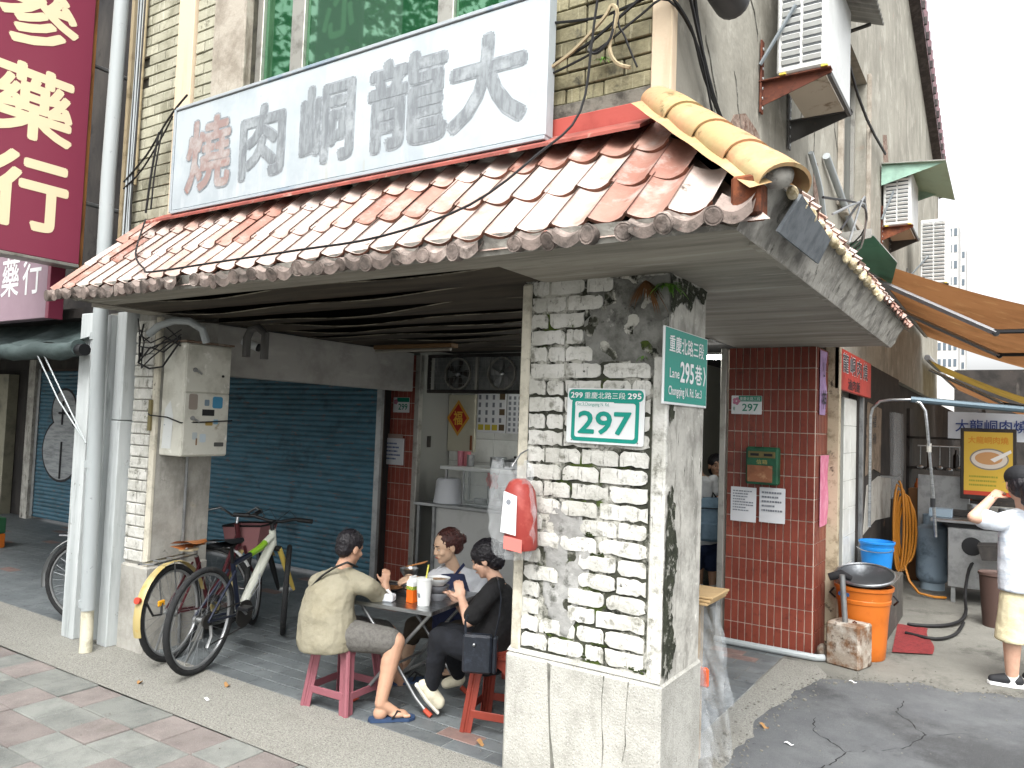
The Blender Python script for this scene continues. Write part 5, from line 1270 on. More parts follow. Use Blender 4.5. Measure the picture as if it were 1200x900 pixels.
b = MB(); b.tube([(-1.06 + .15 * cos(a), 7.9 - .15, .69 - .04 * sin(a)) for a in [pi*i/10 for i in range(11)]], .004, 5); b.build('handle', m_steel_d, bb)
wb = thing('basin', 'small grey basin on the step left of the blue bucket', 'basin', (-1.15, 7.42, .42))
b = MB(); b.lathe([(0, 0), (.06, 0), (.085, .10), (.09, .10), (.065, .012), (0, .012)], (-1.17, 7.42, .42), 20); b.build('body', mat('grey_basin', '#9aa0a3', .5), wb)
# orange hose coil
hz = thing('hose_coil', 'orange hose hung in loops on the dark lane wall', 'hose', (-1.1, 9.6, .3))
m_hose = mat('orange_hose', '#a56c24', .5)
rr = random.Random(4)
b = MB(); P_ = []
for k in range(5):
    for i in range(16):
        a = 2 * pi * i / 16
        w = .055 + .010 * k
        P_.append((-1.07 + w * sin(a) * .9 + .02 * k, 9.6 + .02 * k + .03 * sin(a), .72 - (.14 * k % .3) * .25 + .50 * cos(a) * (1 - .08 * k)))
b.tube(P_, .014, 6); b.build('loops', m_hose, hz, smooth=60)
b = MB(); b.tube([(-1.0, 9.55, .3), (-.95, 9.5, .15), (-.85, 9.45, .04), (-.70, 9.4, .03), (-.6, 9.5, .02)], .014, 6); b.build('tail', m_hose, hz, smooth=60)
b = MB(); b.tube([(-1.26, 9.6, 1.26), (-1.1, 9.6, 1.26), (-1.05, 9.6, 1.30)], .012, 6); b.build('hook', m_steel_d, hz)
# gas cylinder
gc = thing('gas_cylinder', 'blue grey gas cylinder beside the steel stall counter', 'gas cylinder', (-.77, 10.07, 0))
m_gas = mat('blue_grey_cylinder', '#8496a5', .45, layers=[('#55646f', 4, .48, .66)])
b = MB(); b.lathe([(0, .08), (.13, .08), (.165, .12), (.17, .16), (.17, .64), (.16, .69), (.11, .73), (.04, .745), (0, .746)], (-.77, 10.07, 0), 28); b.build('body', m_gas, gc)
b = MB(); b.lathe([(.12, 0), (.125, 0), (.125, .09), (.12, .09)], (-.77, 10.07, 0), 24); b.build('foot_ring', mat('pale_cylinder_foot', '#8fa0ac', .5), gc)
b = MB(); b.lathe([(.10, .72), (.105, .72), (.105, .84), (.10, .84)], (-.77, 10.07, 0), 24, a0=R(30), a1=R(330)); b.build('valve_guard', m_gas, gc)
b = MB(); b.cyl((-.77, 10.07, .74), (-.77, 10.07, .80), .02, n=10); b.cyl((-.80, 10.07, .81), (-.74, 10.07, .81), .018, n=8); b.build('valve', m_steel_d, gc)
cable([(-.8, 7.9, .02), (-.6, 8.0, .02), (-.45, 8.2, .03), (-.38, 8.6, .05), (-.40, 9.0, .2), (-.36, 9.4, .42), (-.2, 9.45, .48)], .016, 'black gas hose curling over the wet lane floor to the stall', m_cable, 6)
cable([(-.78, 7.55, .02), (-.55, 7.5, .02), (-.42, 7.8, .02), (-.38, 8.3, .03)], .014, 'second black hose lying on the lane by the red mat', m_cable, 6)
# stall
sl = thing('food_stall', 'steel food stall counter with a round burner hole', 'stall', (-.3, 9.8, 0))
b = MB(); b.box((-.58, 9.4, .16), (.5, 10.3, .78), .006)
b.build('cabinet', m_steel_d, sl)
b = MB(); b.box((-.74, 9.34, .83), (.5, 10.34, .865), .006); b.build('counter_top', m_steel, sl)
b = MB(); b.box((-.58, 9.4, .782), (.5, 10.3, .828)); b.build('frame', m_black, sl, smooth=0)
b = MB(); b.cyl((-.36, 9.392, .60), (-.36, 9.398, .60), .095, n=20); b.build('burner_hole', m_black, sl)
b = MB(); b.prism([(-.26, .52), (-.30, .66), (.1, .70), (.1, .55)], (0, 9.0, 0), XP, ZP, (0, .3, 0)); b.build('side_tray', m_ndark, sl, smooth=0)
b = MB(); b.box((-.95, 10.32, .6), (-.42, 10.36, 1.28), .004); b.build('back_panel', m_steel_d, sl)
for x in (-.55, .45):
    b = MB(); b.box((x, 9.42, 0), (x + .04, 9.46, .16)); b.build('leg', m_steel_d, sl, smooth=0)
for i, (x, y, w, h, m, nm) in enumerate(((-.66, 9.6, .11, .09, mat('grey_crate', '#7d8d99', .6), 'box'), (-.5, 9.9, .1, .06, m_ndark, 'tray'), (-.2, 9.8, .12, .05, mat('cream_board', '#c9bd9a', .7), 'board'))):
    b = MB(); b.box((x - w, y - .08, .866), (x + w, y + .1, .866 + h), .006)
    b.build('stall_' + nm, m, None, org=(x, y, .866), setloc=True, label=('grey box', 'dark tray', 'cream chopping board')[i] + ' lying on the steel stall counter', cat=('box', 'tray', 'board')[i])
for i, (x, y, r, h) in enumerate(((-.36, 10.0, .07, .13), (-.05, 10.1, .09, .1), (-.16, 9.6, .05, .09))):
    b = MB(); b.lathe([(0, 0), (r, 0), (r, h), (r * .94, h), (r * .9, .01), (0, .01)], (x, y, .866), 20)
    b.build('stall_pot', m_steel, None, org=(x, y, .866), setloc=True, label=('tall steel pot by the grey panel', 'wide steel pot behind the chopping board', 'small steel cup at the front')[i] + ' on the stall counter', cat='pot')
po = thing('menu_poster', 'framed yellow poster with a bowl of soup and a spoon at the stall', 'poster', (-.23, 10.05, 1.1))
b = MB(); b.box((-.50, 10.02, 1.05), (.03, 10.06, 1.84), .006); b.build('frame', m_ndark, po)
O, U, V = Vector((-.465, 10.0195, 1.10)), XP, ZP
m_yel = mat('yellow_poster', '#c4a23a', .5); m_redtxt = mat('red_print', '#b5402a', .6); m_broth = mat('broth_print', '#b78a5c', .6); m_bowl = mat('bowl_print', '#c7beb2', .6)
flat(rect(.46, .70), O, U, V, m_yel, po, 'sheet', .001)
flat(rect(.46, .045), O, U, V, m_redtxt, po, 'red_strip', .002)
letters('大龍峒肉燒', .38, .08, at(O, U, V, .04, .57), U, V, mat('orange_print', '#c07a1e', .6), po, 'title', .01, .002)
el = lambda a, c, cx, cy, n=28: [(cx + a * cos(2*pi*i/n), cy + c * sin(2*pi*i/n)) for i in range(n)]
flat(el(.185, .12, .24, .40), O, U, V, mat('bowl_rim_print', '#7d786f', .6), po, 'bowl_picture', .0016)
flat(el(.17, .105, .24, .40), O, U, V, m_bowl, po, 'bowl_picture', .0022)
flat(el(.13, .07, .235, .41), O, U, V, m_broth, po, 'soup_picture', .003)
flat([(.25, .40), (.29, .37), (.45, .48), (.44, .51)], O, U, V, mat('spoon_print', '#d8d5cf', .6), po, 'spoon_picture', .0036)
text_lines(po, at(O, U, V, .05, .09), U, V, .34, .14, 3, mat('green_print', '#8a8a2c', .7), 12)
bnr = thing('stall_banner', 'white cloth banner with blue characters behind the yellow poster', 'banner', (-.25, 10.6, 1.8))
b = MB(); b.grid(lambda u, v: (-.66 + 1.2 * u, 10.6 + .015 * sin(u * 12), 1.72 + .32 * v - .03 * u), 16, 4); b.build('cloth', mat('white_banner_cloth', '#c3c9cf', .8), bnr, smooth=60)
letters('大龍峒肉燒', .72, .15, (-.58, 10.575, 1.80), XP, ZP, mat('blue_characters', '#2b3f78', .7), bnr, 'characters', .012, .002)
tf = thing('pipe_arch', 'bent steel pipe arching in front of the dark lane wall', 'rack', (-.85, 8.0, .9))
P_ = [(-1.14, 8.0, .85), (-1.14, 8.0, 1.90), (-1.12, 8.0, 1.98), (-1.06, 8.0, 2.04), (-.98, 8.0, 2.055), (-.80, 8.0, 2.06), (-.72, 8.0, 2.03), (-.68, 8.0, 1.96), (-.665, 8.02, 1.8), (-.62, 8.1, 1.2), (-.60, 8.15, .80)]
b = MB(); b.tube(P_, .014, 8); b.build('tube', m_steel, tf, smooth=60)
b = MB(); b.tube([(-.80, 8.0, 2.062), (.6, 8.3, 1.95)], .03, 8); b.build('cross_bar', mat('blue_grey_bar', '#4f5f68', .5, .3), tf)
for z in (1.62, 1.12): 
    b = MB(); b.cyl((-.652 + (1.62 - z) * .07, 8.05, z - .04), (-.652 + (1.62 - z) * .07, 8.05, z + .04), .022, n=8); b.build('clamp', m_black if z < 1.3 else m_alu, tf)
br = thing('brown_bin', 'brown plastic bin behind the woman in the lane', 'bin', (-.13, 8.6, 0))
b = MB(); b.lathe([(0, 0), (.12, 0), (.15, .46), (.16, .47), (.158, .49), (.14, .47), (.11, .03), (0, .02)], (-.12, 8.5, 0), 22); b.build('body', mat('brown_plastic', '#4b3a34', .6), br)
tp = thing('wall_poster', 'torn tan poster on the dark lane wall inside the steel arch', 'poster', (-1.25, 9.0, 1.3))
b = MB(); b.prism([(8.5, 1.30), (9.05, 1.36), (9.55, 1.30), (9.6, 2.02), (8.6, 2.06)], (-1.258, 0, 0), YP, ZP, (.004, 0, 0)); b.build('sheet', mat('tan_poster_paper', '#7d6f60', .9, layers=[('#5f5448', 6, .45, .62), ('#3a3430', 9, .58, .66)]), tp, smooth=0)
for k, (y_, z_) in enumerate(((8.95, 1.80), (8.95, 1.62))):
    letters('福祿'[k], .25, .13, (-1.2535, y_, z_), YP, ZP, m_ink, tp, 'character', .01, .001)
gpw = thing('wall_patch', 'bare grey plaster patch low on the dark lane wall', 'patch', (-1.25, 9.0, .8))
b = MB(); b.prism([(8.4, .72), (9.2, .80), (10.4, .74), (10.5, 1.22), (9.4, 1.27), (8.6, 1.2)], (-1.258, 0, 0), YP, ZP, (.004, 0, 0)); b.build('plaster', m_plaster_l, gpw, smooth=0)
pf = thing('plastic_curtain', 'clear plastic sheet hanging on the dark lane wall beside the poster', 'sheet', (-1.15, 10.2, 1.4))
b = MB(); b.grid(lambda u, v: (-1.18 + .03 * sin(u * 19 + v * 3), 9.8 + 1.0 * u, 1.0 + 1.0 * v), 20, 10); b.build('film', m_film, pf, smooth=60)
hp_ = thing('ladle_rack', 'steel ladles and strainers hanging over the stall counter', 'rack', (-.7, 10.3, 1.6))
b = MB(); b.tube([(-.95, 10.28, 1.62), (-.45, 10.28, 1.62)], .008, 6); b.build('rail', m_steel, hp_)
for k in range(5):
    x_ = -.92 + .1 * k; b = MB(); b.tube([(x_, 10.27, 1.62), (x_, 10.26, 1.40 - .02 * (k % 2))], .005, 5); b.ball((x_, 10.25, 1.37 - .02 * (k % 2)), (.035, .03, .022), 10, 6); b.build('ladle', m_steel, hp_)
for k, (x_, y_, c_, lab_) in enumerate(((-.95, 10.6, '#6b4a2c', 'tall brown box standing behind the gas cylinder'), (-1.0, 11.0, '#8a8d8f', 'grey drum standing at the back of the stall'))):
    b = MB()
    if k: b.lathe([(0, 0), (.16, 0), (.16, .8), (.15, .82), (0, .82)], (x_, y_, 0), 20)
    else: b.box((x_ - .12, y_ - .1, 0), (x_ + .12, y_ + .1, 1.1), .01)
    b.build(('storage_box', 'storage_drum')[k], mat('storage_paint', c_, .7), None, org=(x_, y_, 0), setloc=True, label=lab_, cat=('box', 'drum')[k])
# dim clutter under the awnings: shelf and posts against the far wall
sh = thing('stall_shelf', 'dark metal shelf with bottles at the back of the lane stall', 'shelf', (-.75, 11.6, 0))
for z in (.9, 1.3, 1.7):
    b = MB(); b.box((-1.2, 11.5, z), (-.3, 11.9, z + .03)); b.build('board', m_ndark, sh, smooth=0)
for x in (-1.2, -.34):
    b = MB(); b.box((x, 11.5, 0), (x + .04, 11.9, 2.1)); b.build('upright', m_ndark, sh, smooth=0)
rr = random.Random(77)
labs = ('orange topped sauce bottle', 'brown sauce bottle', 'clear oil bottle', 'dark soy bottle', 'red lidded jar')
for k in range(5):
    c_ = ('#a3521f', '#4d3020', '#8f8a5a', '#1f1712', '#8a2b22')[k]
    x = -1.08 + .15 * k; z = 1.331 if k % 2 else .931
    b = MB(); b.lathe([(0, 0), (.035, 0), (.035, .16), (.014, .2), (.014, .24), (0, .24)], (x, 11.65, z), 12)
    b.build('sauce_bottle', mat('bottle_' + str(k), c_, .3), None, org=(x, 11.65, z), setloc=True, label=labs[k] + ' on the dark stall shelf', cat='bottle')

# ================================================================ bag and plastic by the pillar
m_redpk = mat('red_packet', '#8a342e', .5, layers=[('#9c4a42', 14, .5, .66)])
bg_ = thing('plastic_bag', 'clear plastic bag with a red packet hung on the left edge of the brick pillar', 'bag', (-1.98, 3.05, 1.1))
rr = random.Random(12)
def bagf(s):
    def f(u, v):
        w0 = .10 + .10 * math.sin(pi * min(1, v * .9 + .08)) ** .6
        x = -1.965 + (u - .5) * 2 * (w0 * .66 + .035 * (v > .8) * (v - .8) * 5) + .02 * v * -1
        y = 3.055 + s * (.055 * cos(pi * (u - .5)) * (1 - .75 * v)) + .008 * sin(u * 23 + v * 17 * s) + .006 * sin(u * 41 - v * 29)
        return (x, y, 1.075 + .43 * v + .02 * sin(u * 9) * v + .012 * sin(u * 31) * v)
    return f
b = MB(); b.grid(bagf(-1), 24, 24); b.grid(bagf(1), 24, 24); b.build('film', m_film, bg_, smooth=60)
b = MB(); b.lathe([(0, 0), (.07, 0), (.078, .015), (.08, .2), (.074, .27), (.05, .315), (.03, .33), (0, .332)], (0, 0, 0), 22, Matrix.Translation((-1.925, 3.07, 1.115)) @ Matrix.Rotation(R(-4), 4, 'Y')); b.build('red_packet', m_redpk, bg_)
flat([(0, 0), (.085, -.01), (.085, .17), (.012, .19)], (-1.99, 2.988, 1.20), XP, ZP, m_paper, bg_, 'label', .001)
flat(el(.013, .013, .04, .14), (-1.99, 2.988, 1.20), XP, ZP, m_print, bg_, 'stamp', .002)
flat([(.0, 0), (.10, -.01), (.10, .05), (0, .06)], (-1.97, 2.988, 1.125), XP, ZP, mat('pale_red_print', '#c7746c', .6), bg_, 'print', .001)
b = MB(); b.tube([(-1.98, 3.05, 1.5), (-1.965, 3.1, 1.56), (-1.955, 3.15, 1.58)], .004, 5); b.build('hook', m_steel_d, bg_)
pb = thing('plastic_sheeting', 'translucent plastic bags hanging behind the brick pillar', 'bag', (-1.28, 3.9, 0))
rr = random.Random(5)
def shf(x0, x1, y, z0, z1, s):
    def f(u, v):
        return (x0 + (x1 - x0) * (u * (1 - .35 * v) + .05 * v) + .008 * sin(v * 13 + u * 5 + s), y + .03 * sin(u * 11 + s) * (1 - v * .5) + .006 * sin(v * 31 + u * 23 + s) + .03 * u, z0 + (z1 - z0) * v + .015 * sin(u * 13 + s))
    return f
m_film2 = mat('cloudy_plastic_film', '#b9bdbf', .22, alpha=.30, spec=.9, layers=[('#8f9496', 9, .45, .62)], bump=.5, bscale=22, bdist=.03)
b = MB(); b.grid(shf(-1.48, -1.15, 3.86, .05, .82, 0), 20, 40); b.build('sheet', m_film2, pb, smooth=60)
b = MB(); b.grid(shf(-1.46, -1.19, 3.93, .30, .84, 2), 20, 30); b.build('sheet', m_film2, pb, smooth=60)
b = MB(); b.grid(shf(-1.44, -1.23, 3.80, .0, .52, 4), 20, 30); b.build('sheet', m_film2, pb, smooth=60)
b = MB(); b.box((-1.46, 3.88, .4), (-1.29, 3.9, .5), .01); b.build('orange_wrapper', mat('orange_wrapper', '#d0562a', .6), pb)
ct = thing('cardboard_tray', 'flattened cardboard on top of the plastic bags behind the pillar', 'cardboard', (-1.36, 3.9, .85))
m_card = mat('cardboard', '#a98f68', .9, layers=[('#98805c', 6, .5, .66)])
for k in range(3):
    b = MB(); b.box((-1.5, 3.72 + .012 * k, .845 + .014 * k), (-1.25 + .008 * k, 4.02, .857 + .014 * k), .003, mtx=Matrix.Translation((0, 0, 0))); b.build('sheet', m_card, ct)
b = MB(); b.box((-1.52, 3.75, 0), (-1.36, 4.0, .844), .004); b.build('box', m_card, ct)
bc = thing('crate_stack', 'stack of blue plastic crates just showing behind the brick pillar', 'crate', (-1.78, 4.6, 0))
for k in range(5):
    z = .27 * k
    b = MB(); b.box((-1.95, 4.42, z + .004), (-1.70 + .01 * (k % 2), 4.8, z + .25), .012); o = b.build('crate', m_blue, bc)
    b = MB(); b.box((-1.699 + .01 * (k % 2), 4.5, z + .16), (-1.695 + .01 * (k % 2), 4.7, z + .2)); b.build('hand_hole', m_black, o, smooth=0)

# ================================================================ kitchen counter and its dishes
kc = thing('kitchen_counter', 'stainless counter with a white front under the fans', 'counter', (-4.5, 6.4, 0))
b = MB(); b.box((-5.18, 6.14, .835), (-3.2, 6.72, .87), .004); b.build('top', m_steel, kc)
b = MB(); b.box((-4.93, 6.2, .12), (-3.2, 6.70, .83), .006); b.build('front', mat('white_counter_front', '#b7b8b5', .4, layers=[('#9fa09c', 2, .5, .68)]), kc)
for x in (-5.15, -4.95):
    b = MB(); b.box((x, 6.17, 0), (x + .03, 6.2, .834)); b.build('leg', m_steel_d, kc, smooth=0)
dc = thing('display_case', 'glass display case with a white shelf on the kitchen counter', 'case', (-4.4, 6.4, .87))
for x, y in ((-4.86, 6.24), (-4.86, 6.64), (-3.4, 6.24), (-3.4, 6.64), (-4.64, 6.24)):
    b = MB(); b.box((x, y, .871), (x + .022, y + .022, 1.215), .002); b.build('post', m_steel_d, dc)
b = MB(); b.box((-4.9, 6.2, 1.217), (-3.36, 6.70, 1.25), .004); b.build('shelf', mat('pale_shelf', '#c9ccca', .4), dc)
b = MB(); b.box((-4.62, 6.238, .873), (-3.41, 6.242, 1.214)); b.build('glass', m_clearglass, dc, smooth=0)
b = MB(); b.box((-4.62, 6.3, .872), (-3.42, 6.62, .885), .002); b.build('tray', m_steel, dc)
def pot(name, lab, x, y, z, r, h, m=None, lid=False, cat='pot'):
    t = thing(name, lab, cat, (x, y, z))
    b = MB(); b.lathe([(0, 0), (r * .92, 0), (r, .012), (r, h), (r * 1.04, h), (r * .97, h - .004), (r * .95, .012), (0, .012)], (x, y, z), 22); b.build('body', m or m_steel, t)
    if lid:
        b = MB(); b.lathe([(r * 1.02, h + .001), (r * .9, h + .012), (r * .3, h + .03), (0, h + .032)], (x, y, z), 22); b.build('lid', m_steel, t)
        b = MB(); b.ball((x, y, z + h + .042), .014, 8, 6); b.build('knob', m_black, t)
    return t
pot('cook_pot', 'wide steel pot inside the display case', -4.25, 6.45, .886, .19, .06)
pot('cook_pot', 'steel pot nested on the wide pot in the display case', -4.22, 6.45, .95, .10, .12)
pot('cook_pot', 'flat steel pan at the left inside the display case', -4.52, 6.42, .886, .08, .05)
pot('cook_pot', 'small black handled pan on the shelf of the display case', -4.12, 6.4, 1.251, .11, .08, m_steel, True)
pot('cook_pot', 'steel pot with lid on the shelf by the red cup', -4.35, 6.45, 1.251, .085, .11, m_steel)
pot('steel_cup', 'small steel cup on the left of the display shelf', -4.66, 6.4, 1.251, .04, .12, m_steel_d, cat='cup')
pot('soup_jug', 'tall steel jug in the display case', -4.40, 6.40, .886, .035, .22, m_steel_d, cat='jug')
for k, (x, c_) in enumerate(((-4.80, '#c07a86'), (-4.72, '#b56a70'))):
    b = MB(); b.lathe([(0, 0), (.034, 0), (.04, .15), (.036, .15), (.03, .01), (0, .01)], (x, 6.42, 1.251), 14); b.build('plastic_cup', mat('pink_cup', c_, .4), None, org=(x, 6.42, 1.251), setloc=True, label=('pink', 'darker rose')[k] + ' plastic cup on the display shelf', cat='cup')
rb = thing('red_bag', 'red plastic bag hanging under the display shelf', 'bag', (-4.3, 6.27, 1.1))
b = MB(); b.grid(lambda u, v: (-4.36 + .13 * u + .01 * sin(v * 9), 6.268 + .012 * sin(u * 13), 1.07 + .14 * v + .015 * sin(u * 12)), 10, 8); b.build('film', mat('red_film', '#b5322e', .4), rb, smooth=60)
ws = thing('white_bucket', 'white plastic tub upside down on the kitchen counter', 'bucket', (-4.83, 6.3, .871))
b = MB(); b.lathe([(.15, 0), (.155, .0), (.15, .02), (.128, .22), (.11, .25), (0, .255)], (-4.87, 6.32, .871), 24); b.build('body', mat('white_tub', '#c9ccd0', .4), ws)
fp = thing('fan_window', 'wide wire guarded window with two fans above the kitchen opening', 'window', (-4.5, 6.2, 2.0))
b = MB(); b.box((-5.10, 6.18, 1.99), (-3.2, 6.22, 2.025), .003); b.build('frame_rail', m_ndark, fp)
b = MB(); b.box((-5.10, 6.18, 2.355), (-3.2, 6.22, 2.386), .003); b.build('frame_rail', m_ndark, fp)
for x in (-5.10, -4.49, -3.9):
    b = MB(); b.box((x, 6.182, 2.027), (x + .025, 6.218, 2.353), .002); b.build('frame_post', m_ndark if x < -5 else m_alu, fp)
b = MB(); b.box((-5.07, 6.26, 2.0), (-3.2, 6.27, 2.386)); b.build('back_panel', mat('dusty_glass_panel', '#6b6f6e', .3, layers=[('#8d908e', 3, .45, .62)]), fp, smooth=0)
for x in [-5.03 + .055 * i for i in range(21)]:
    b = MB(); b.box((x, 6.186, 2.027), (x + .0025, 6.189, 2.353)); b.build('wire', m_steel_d, fp, smooth=0)
for z in (2.09, 2.15, 2.21, 2.27, 2.32):
    b = MB(); b.box((-5.07, 6.190, z), (-3.9, 6.193, z + .0025)); b.build('wire', m_steel_d, fp, smooth=0)
for k, x in enumerate((-4.74, -4.2)):
    t = thing('wall_fan', ('left', 'right')[k] + ' extractor fan behind the wire guard above the kitchen', 'fan', (x, 6.23, 2.19), 'extractor fans above the kitchen')
    b = MB(); b.lathe([(.150, -.008), (.165, -.008), (.165, .02), (.150, .02)], (0, 0, 0), 28, Matrix.Translation((x, 6.235, 2.19)) @ Matrix.Rotation(pi/2, 4, 'X')); b.build('ring', m_alu, t)
    b = MB(); b.ball((x, 6.225, 2.19), (.032, .02, .032), 12, 8); b.build('hub', m_steel, t)
    for q in range(5):
        a = 2 * pi * q / 5 + .4 * k
        b = MB(); b.add([(x + .02 * cos(a), 6.228, 2.19 + .02 * sin(a)), (x + .14 * cos(a - .25), 6.222, 2.19 + .14 * sin(a - .25)), (x + .145 * cos(a + .3), 6.236, 2.19 + .145 * sin(a + .3)), (x + .03 * cos(a + .8), 6.234, 2.19 + .03 * sin(a + .8))], [(0, 1, 2, 3)]); b.build('blade', m_ndark if k == 0 else m_steel_d, t, smooth=0)
cp = thing('wall_cabinet', 'pale hatch panel on the kitchen wall behind the lucky diamond', 'cabinet', (-5.07, 6.78, 1.4))
b = MB(); b.box((-5.245, 6.75, 1.38), (-4.885, 6.79, 2.0), .004); b.build('panel', mat('pale_hatch', '#b8b5a2', .6, layers=[('#a5a28f', 3, .5, .66)]), cp)
b = MB(); b.box((-4.935, 6.742, 1.40), (-4.905, 6.75, 1.56), .003); b.build('handle', mat('brown_handle', '#7a4a30', .6), cp)
fu = thing('lucky_diamond', 'red and gold diamond paper with a lucky character on the pale hatch', 'decoration', (-5.1, 6.74, 1.55))
cx, cz, yy = -5.105, 1.745, 6.746
flat([(0, -.20), (.155, 0), (0, .20), (-.155, 0)], (cx, yy, cz), XP, ZP, mat('gold_paper', '#c08a35', .6), fu, 'border', .0)
flat([(0, -.155), (.12, 0), (0, .155), (-.12, 0)], (cx, yy, cz), XP, ZP, mat('red_lucky_paper', '#a5301f', .6), fu, 'paper', .0015)
letters('福', .125, .155, (cx - .0625, yy, cz - .078), XP, ZP, mat('gold_character', '#d9a93f', .5), fu, 'character', .02, .003)
mp = thing('menu_sheet', 'printed menu sheets with small food pictures on the kitchen wall', 'menu', (-4.6, 6.78, 1.6))
b = MB(); b.box((-4.865, 6.772, 1.60), (-4.50, 6.79, 2.02), .002); b.build('sheet', m_paper, mp, smooth=0)
b = MB(); b.box((-4.48, 6.772, 1.60), (-4.2, 6.79, 2.02), .002); b.build('sheet', m_paper, mp, smooth=0)
rr = random.Random(6)
for i in range(4):
    for j in range(5):
        x, z = -4.85 + .09 * i, 1.625 + .082 * j
        if i == 3 and j in (0, 2, 4): c_ = '#5a4a35'; w = .07; h = .065
        elif j == 0: c_ = '#b5a53a'; w = .07; h = .06
        else: c_ = '#6d7078'; w = .03; h = .05
        flat(rect(w, h), (x, 6.7715, z), XP, ZP, mat('menu_print', c_, .7), mp, 'print', .001)
for i in range(4):
    for j in range(7): flat(rect(.03, .035), (-4.46 + .06 * i, 6.7715, 1.62 + .056 * j), XP, ZP, m_print, mp, 'print', .001)
sw = thing('light_switch', 'dark switch plate on the white kitchen tiles', 'switch', (-5.22, 6.4, 1.4))
b = MB(); b.box((-5.36, 6.745, 1.38), (-5.26, 6.75, 1.5)); b.box((-5.245, 6.40, 1.42), (-5.24, 6.46, 1.54), .002); b.build('plate', m_ndark, sw, smooth=0)
# ================================================================ stools, table and what stands on it
def stool(lab, x, y, rz, col, s=1.0, group='plastic stools'):
    m = mat('stool_plastic', col, .5, layers=[(tuple(min(1, c * 1.5 + .05) for c in C(col)), 22, .62, .72, .6), (tuple(c * .7 for c in C(col)), 4, .5, .7, .6)])
    t = thing('plastic_stool', lab, 'stool', (0, 0, 0), group)
    H, T, B = .415 * s, .118 * s, .165 * s
    b = MB(); b.prism(rrect(2*T + .03, 2*T + .03, .03, -T - .015, -T - .015), (0, 0, H - .012), XP, YP, (0, 0, .018)); b.prism(rrect(2*T, 2*T, .03, -T, -T), (0, 0, H + .0061), XP, YP, (0, 0, .004)); b.build('seat', m, t)
    for k in range(4):
        Rm = Matrix.Rotation(k * pi/2, 4, 'Z')
        lean = math.atan2(B - T, H)
        b = MB()                                               # arched side panel
        wt, wb, lg = T - .012, B - .012, .042 * s
        half = lambda z: wb + (wt - wb) * z / H
        P_ = [(-half(.0), 0), (-half(0) + lg, 0)]
        for i in range(11):
            a = pi - pi * i / 10
            P_.append(((half(H * .7) - lg) * cos(a), H * .66 + H * .2 * sin(a)))
        P_ += [(half(0) - lg, 0), (half(0), 0), (half(H), H - .012), (-half(H), H - .012)]
        vs = []
        for d_ in (0, -.006):
            for u, z in P_: vs.append(Rm @ Vector((u, -(B + d_ - (B - T) * z / H), z)))
        n_ = len(P_)
        b.add(vs, [tuple(range(n_)), tuple(range(n_, 2*n_))[::-1]] + [(i, n_ + i, n_ + (i+1) % n_, (i+1) % n_) for i in range(n_)])
        b.build('side_panel', m, t, smooth=20)
        b = MB()                                               # fluted corner leg
        for q, (dx, dy, r) in enumerate(((0, 0, .016), (.018, .003, .011), (.003, .018, .011))):
            b.tube([Rm @ Vector((-B + .002 + dx, -B + .002 + dy, 0)), Rm @ Vector((-T + .002 + dx, -T + .002 + dy, H - .014))], r * s, 8)
        b.build('leg', m, t)
        b = MB(); z = .10 * s; w = half(z) - .02
        b.box((-w, -(B - (B-T)*z/H) - .003, z - .022), (w, -(B - (B-T)*z/H) + .004, z + .022), .003, mtx=Rm); b.build('stretcher', m, t)
    t.location = (x, y, .001); t.rotation_euler = (0, 0, rz)
    return t
stool('pink plastic stool under the man in the beige shirt', -3.35, 3.41, R(3), '#86525a', 1.03)
stool('red plastic stool under the woman in black', -2.42, 3.70, R(14), '#7d3428', 1.0)
stool('brick red plastic stool behind the woman in black, mostly hidden by the pillar', -2.20, 3.88, R(20), '#9c4a30', 1.04)
stool('dark red plastic stool under the woman in the navy apron', -2.98, 4.52, R(5), '#8a3a30', 1.0)

TZ, TCX, TCY, TRZ = .62, -3.09, 3.715, R(8)
tb = thing('folding_table', 'small square folding table with a steel top and crossed tube legs', 'table', (0, 0, 0))
b = MB(); b.prism(rrect(.60, .60, .02, -.30, -.30), (0, 0, TZ - .022), XP, YP, (0, 0, .022)); b.build('tabletop', m_steel, tb)
for k, s_ in enumerate((-1, 1)):
    for yy in (-.22, .22):
        b = MB(); y_ = yy + .012 * s_
        b.tube([(-.26 * s_, y_, TZ - .024), (-.05 * s_, y_, .36), (.06 * s_, y_, .22), (.16 * s_, y_, .10), (.24 * s_, y_, .03)], .011, 8); b.build('leg', m_steel_d, tb, smooth=60)
        b = MB(); b.cyl((.225 * s_, y_, .04), (.27 * s_, y_, .012), .015, n=8); b.build('foot_cap', mat('red_foot_cap', '#a5432f', .6), tb)
    b = MB(); b.tube([(.06 * s_, -.22 + .012 * s_, .22), (.06 * s_, .22 + .012 * s_, .22)], .009, 6); b.build('cross_bar', m_steel_d, tb, smooth=60)
tb.location = (TCX, TCY, 0); tb.rotation_euler = (0, 0, TRZ)
def tpos(u, v): return Vector((TCX + u * cos(TRZ) - v * sin(TRZ), TCY + u * sin(TRZ) + v * cos(TRZ), TZ + .001))
def bowl(name, lab, p, r, h, m, food=None, cat='bowl'):
    t = thing(name, lab, cat, p)
    b = MB(); b.lathe([(0, .0), (r * .5, 0), (r * .55, .006), (r * .9, h * .6), (r, h), (r * .97, h), (r * .85, h * .6), (r * .5, .012), (0, .01)], p, 22); b.build('body', m, t)
    if food:
        b = MB(); b.lathe([(r * .88, h * .72), (r * .5, h * .82), (0, h * .86)], p, 16); b.build('food', food, t)
    return t
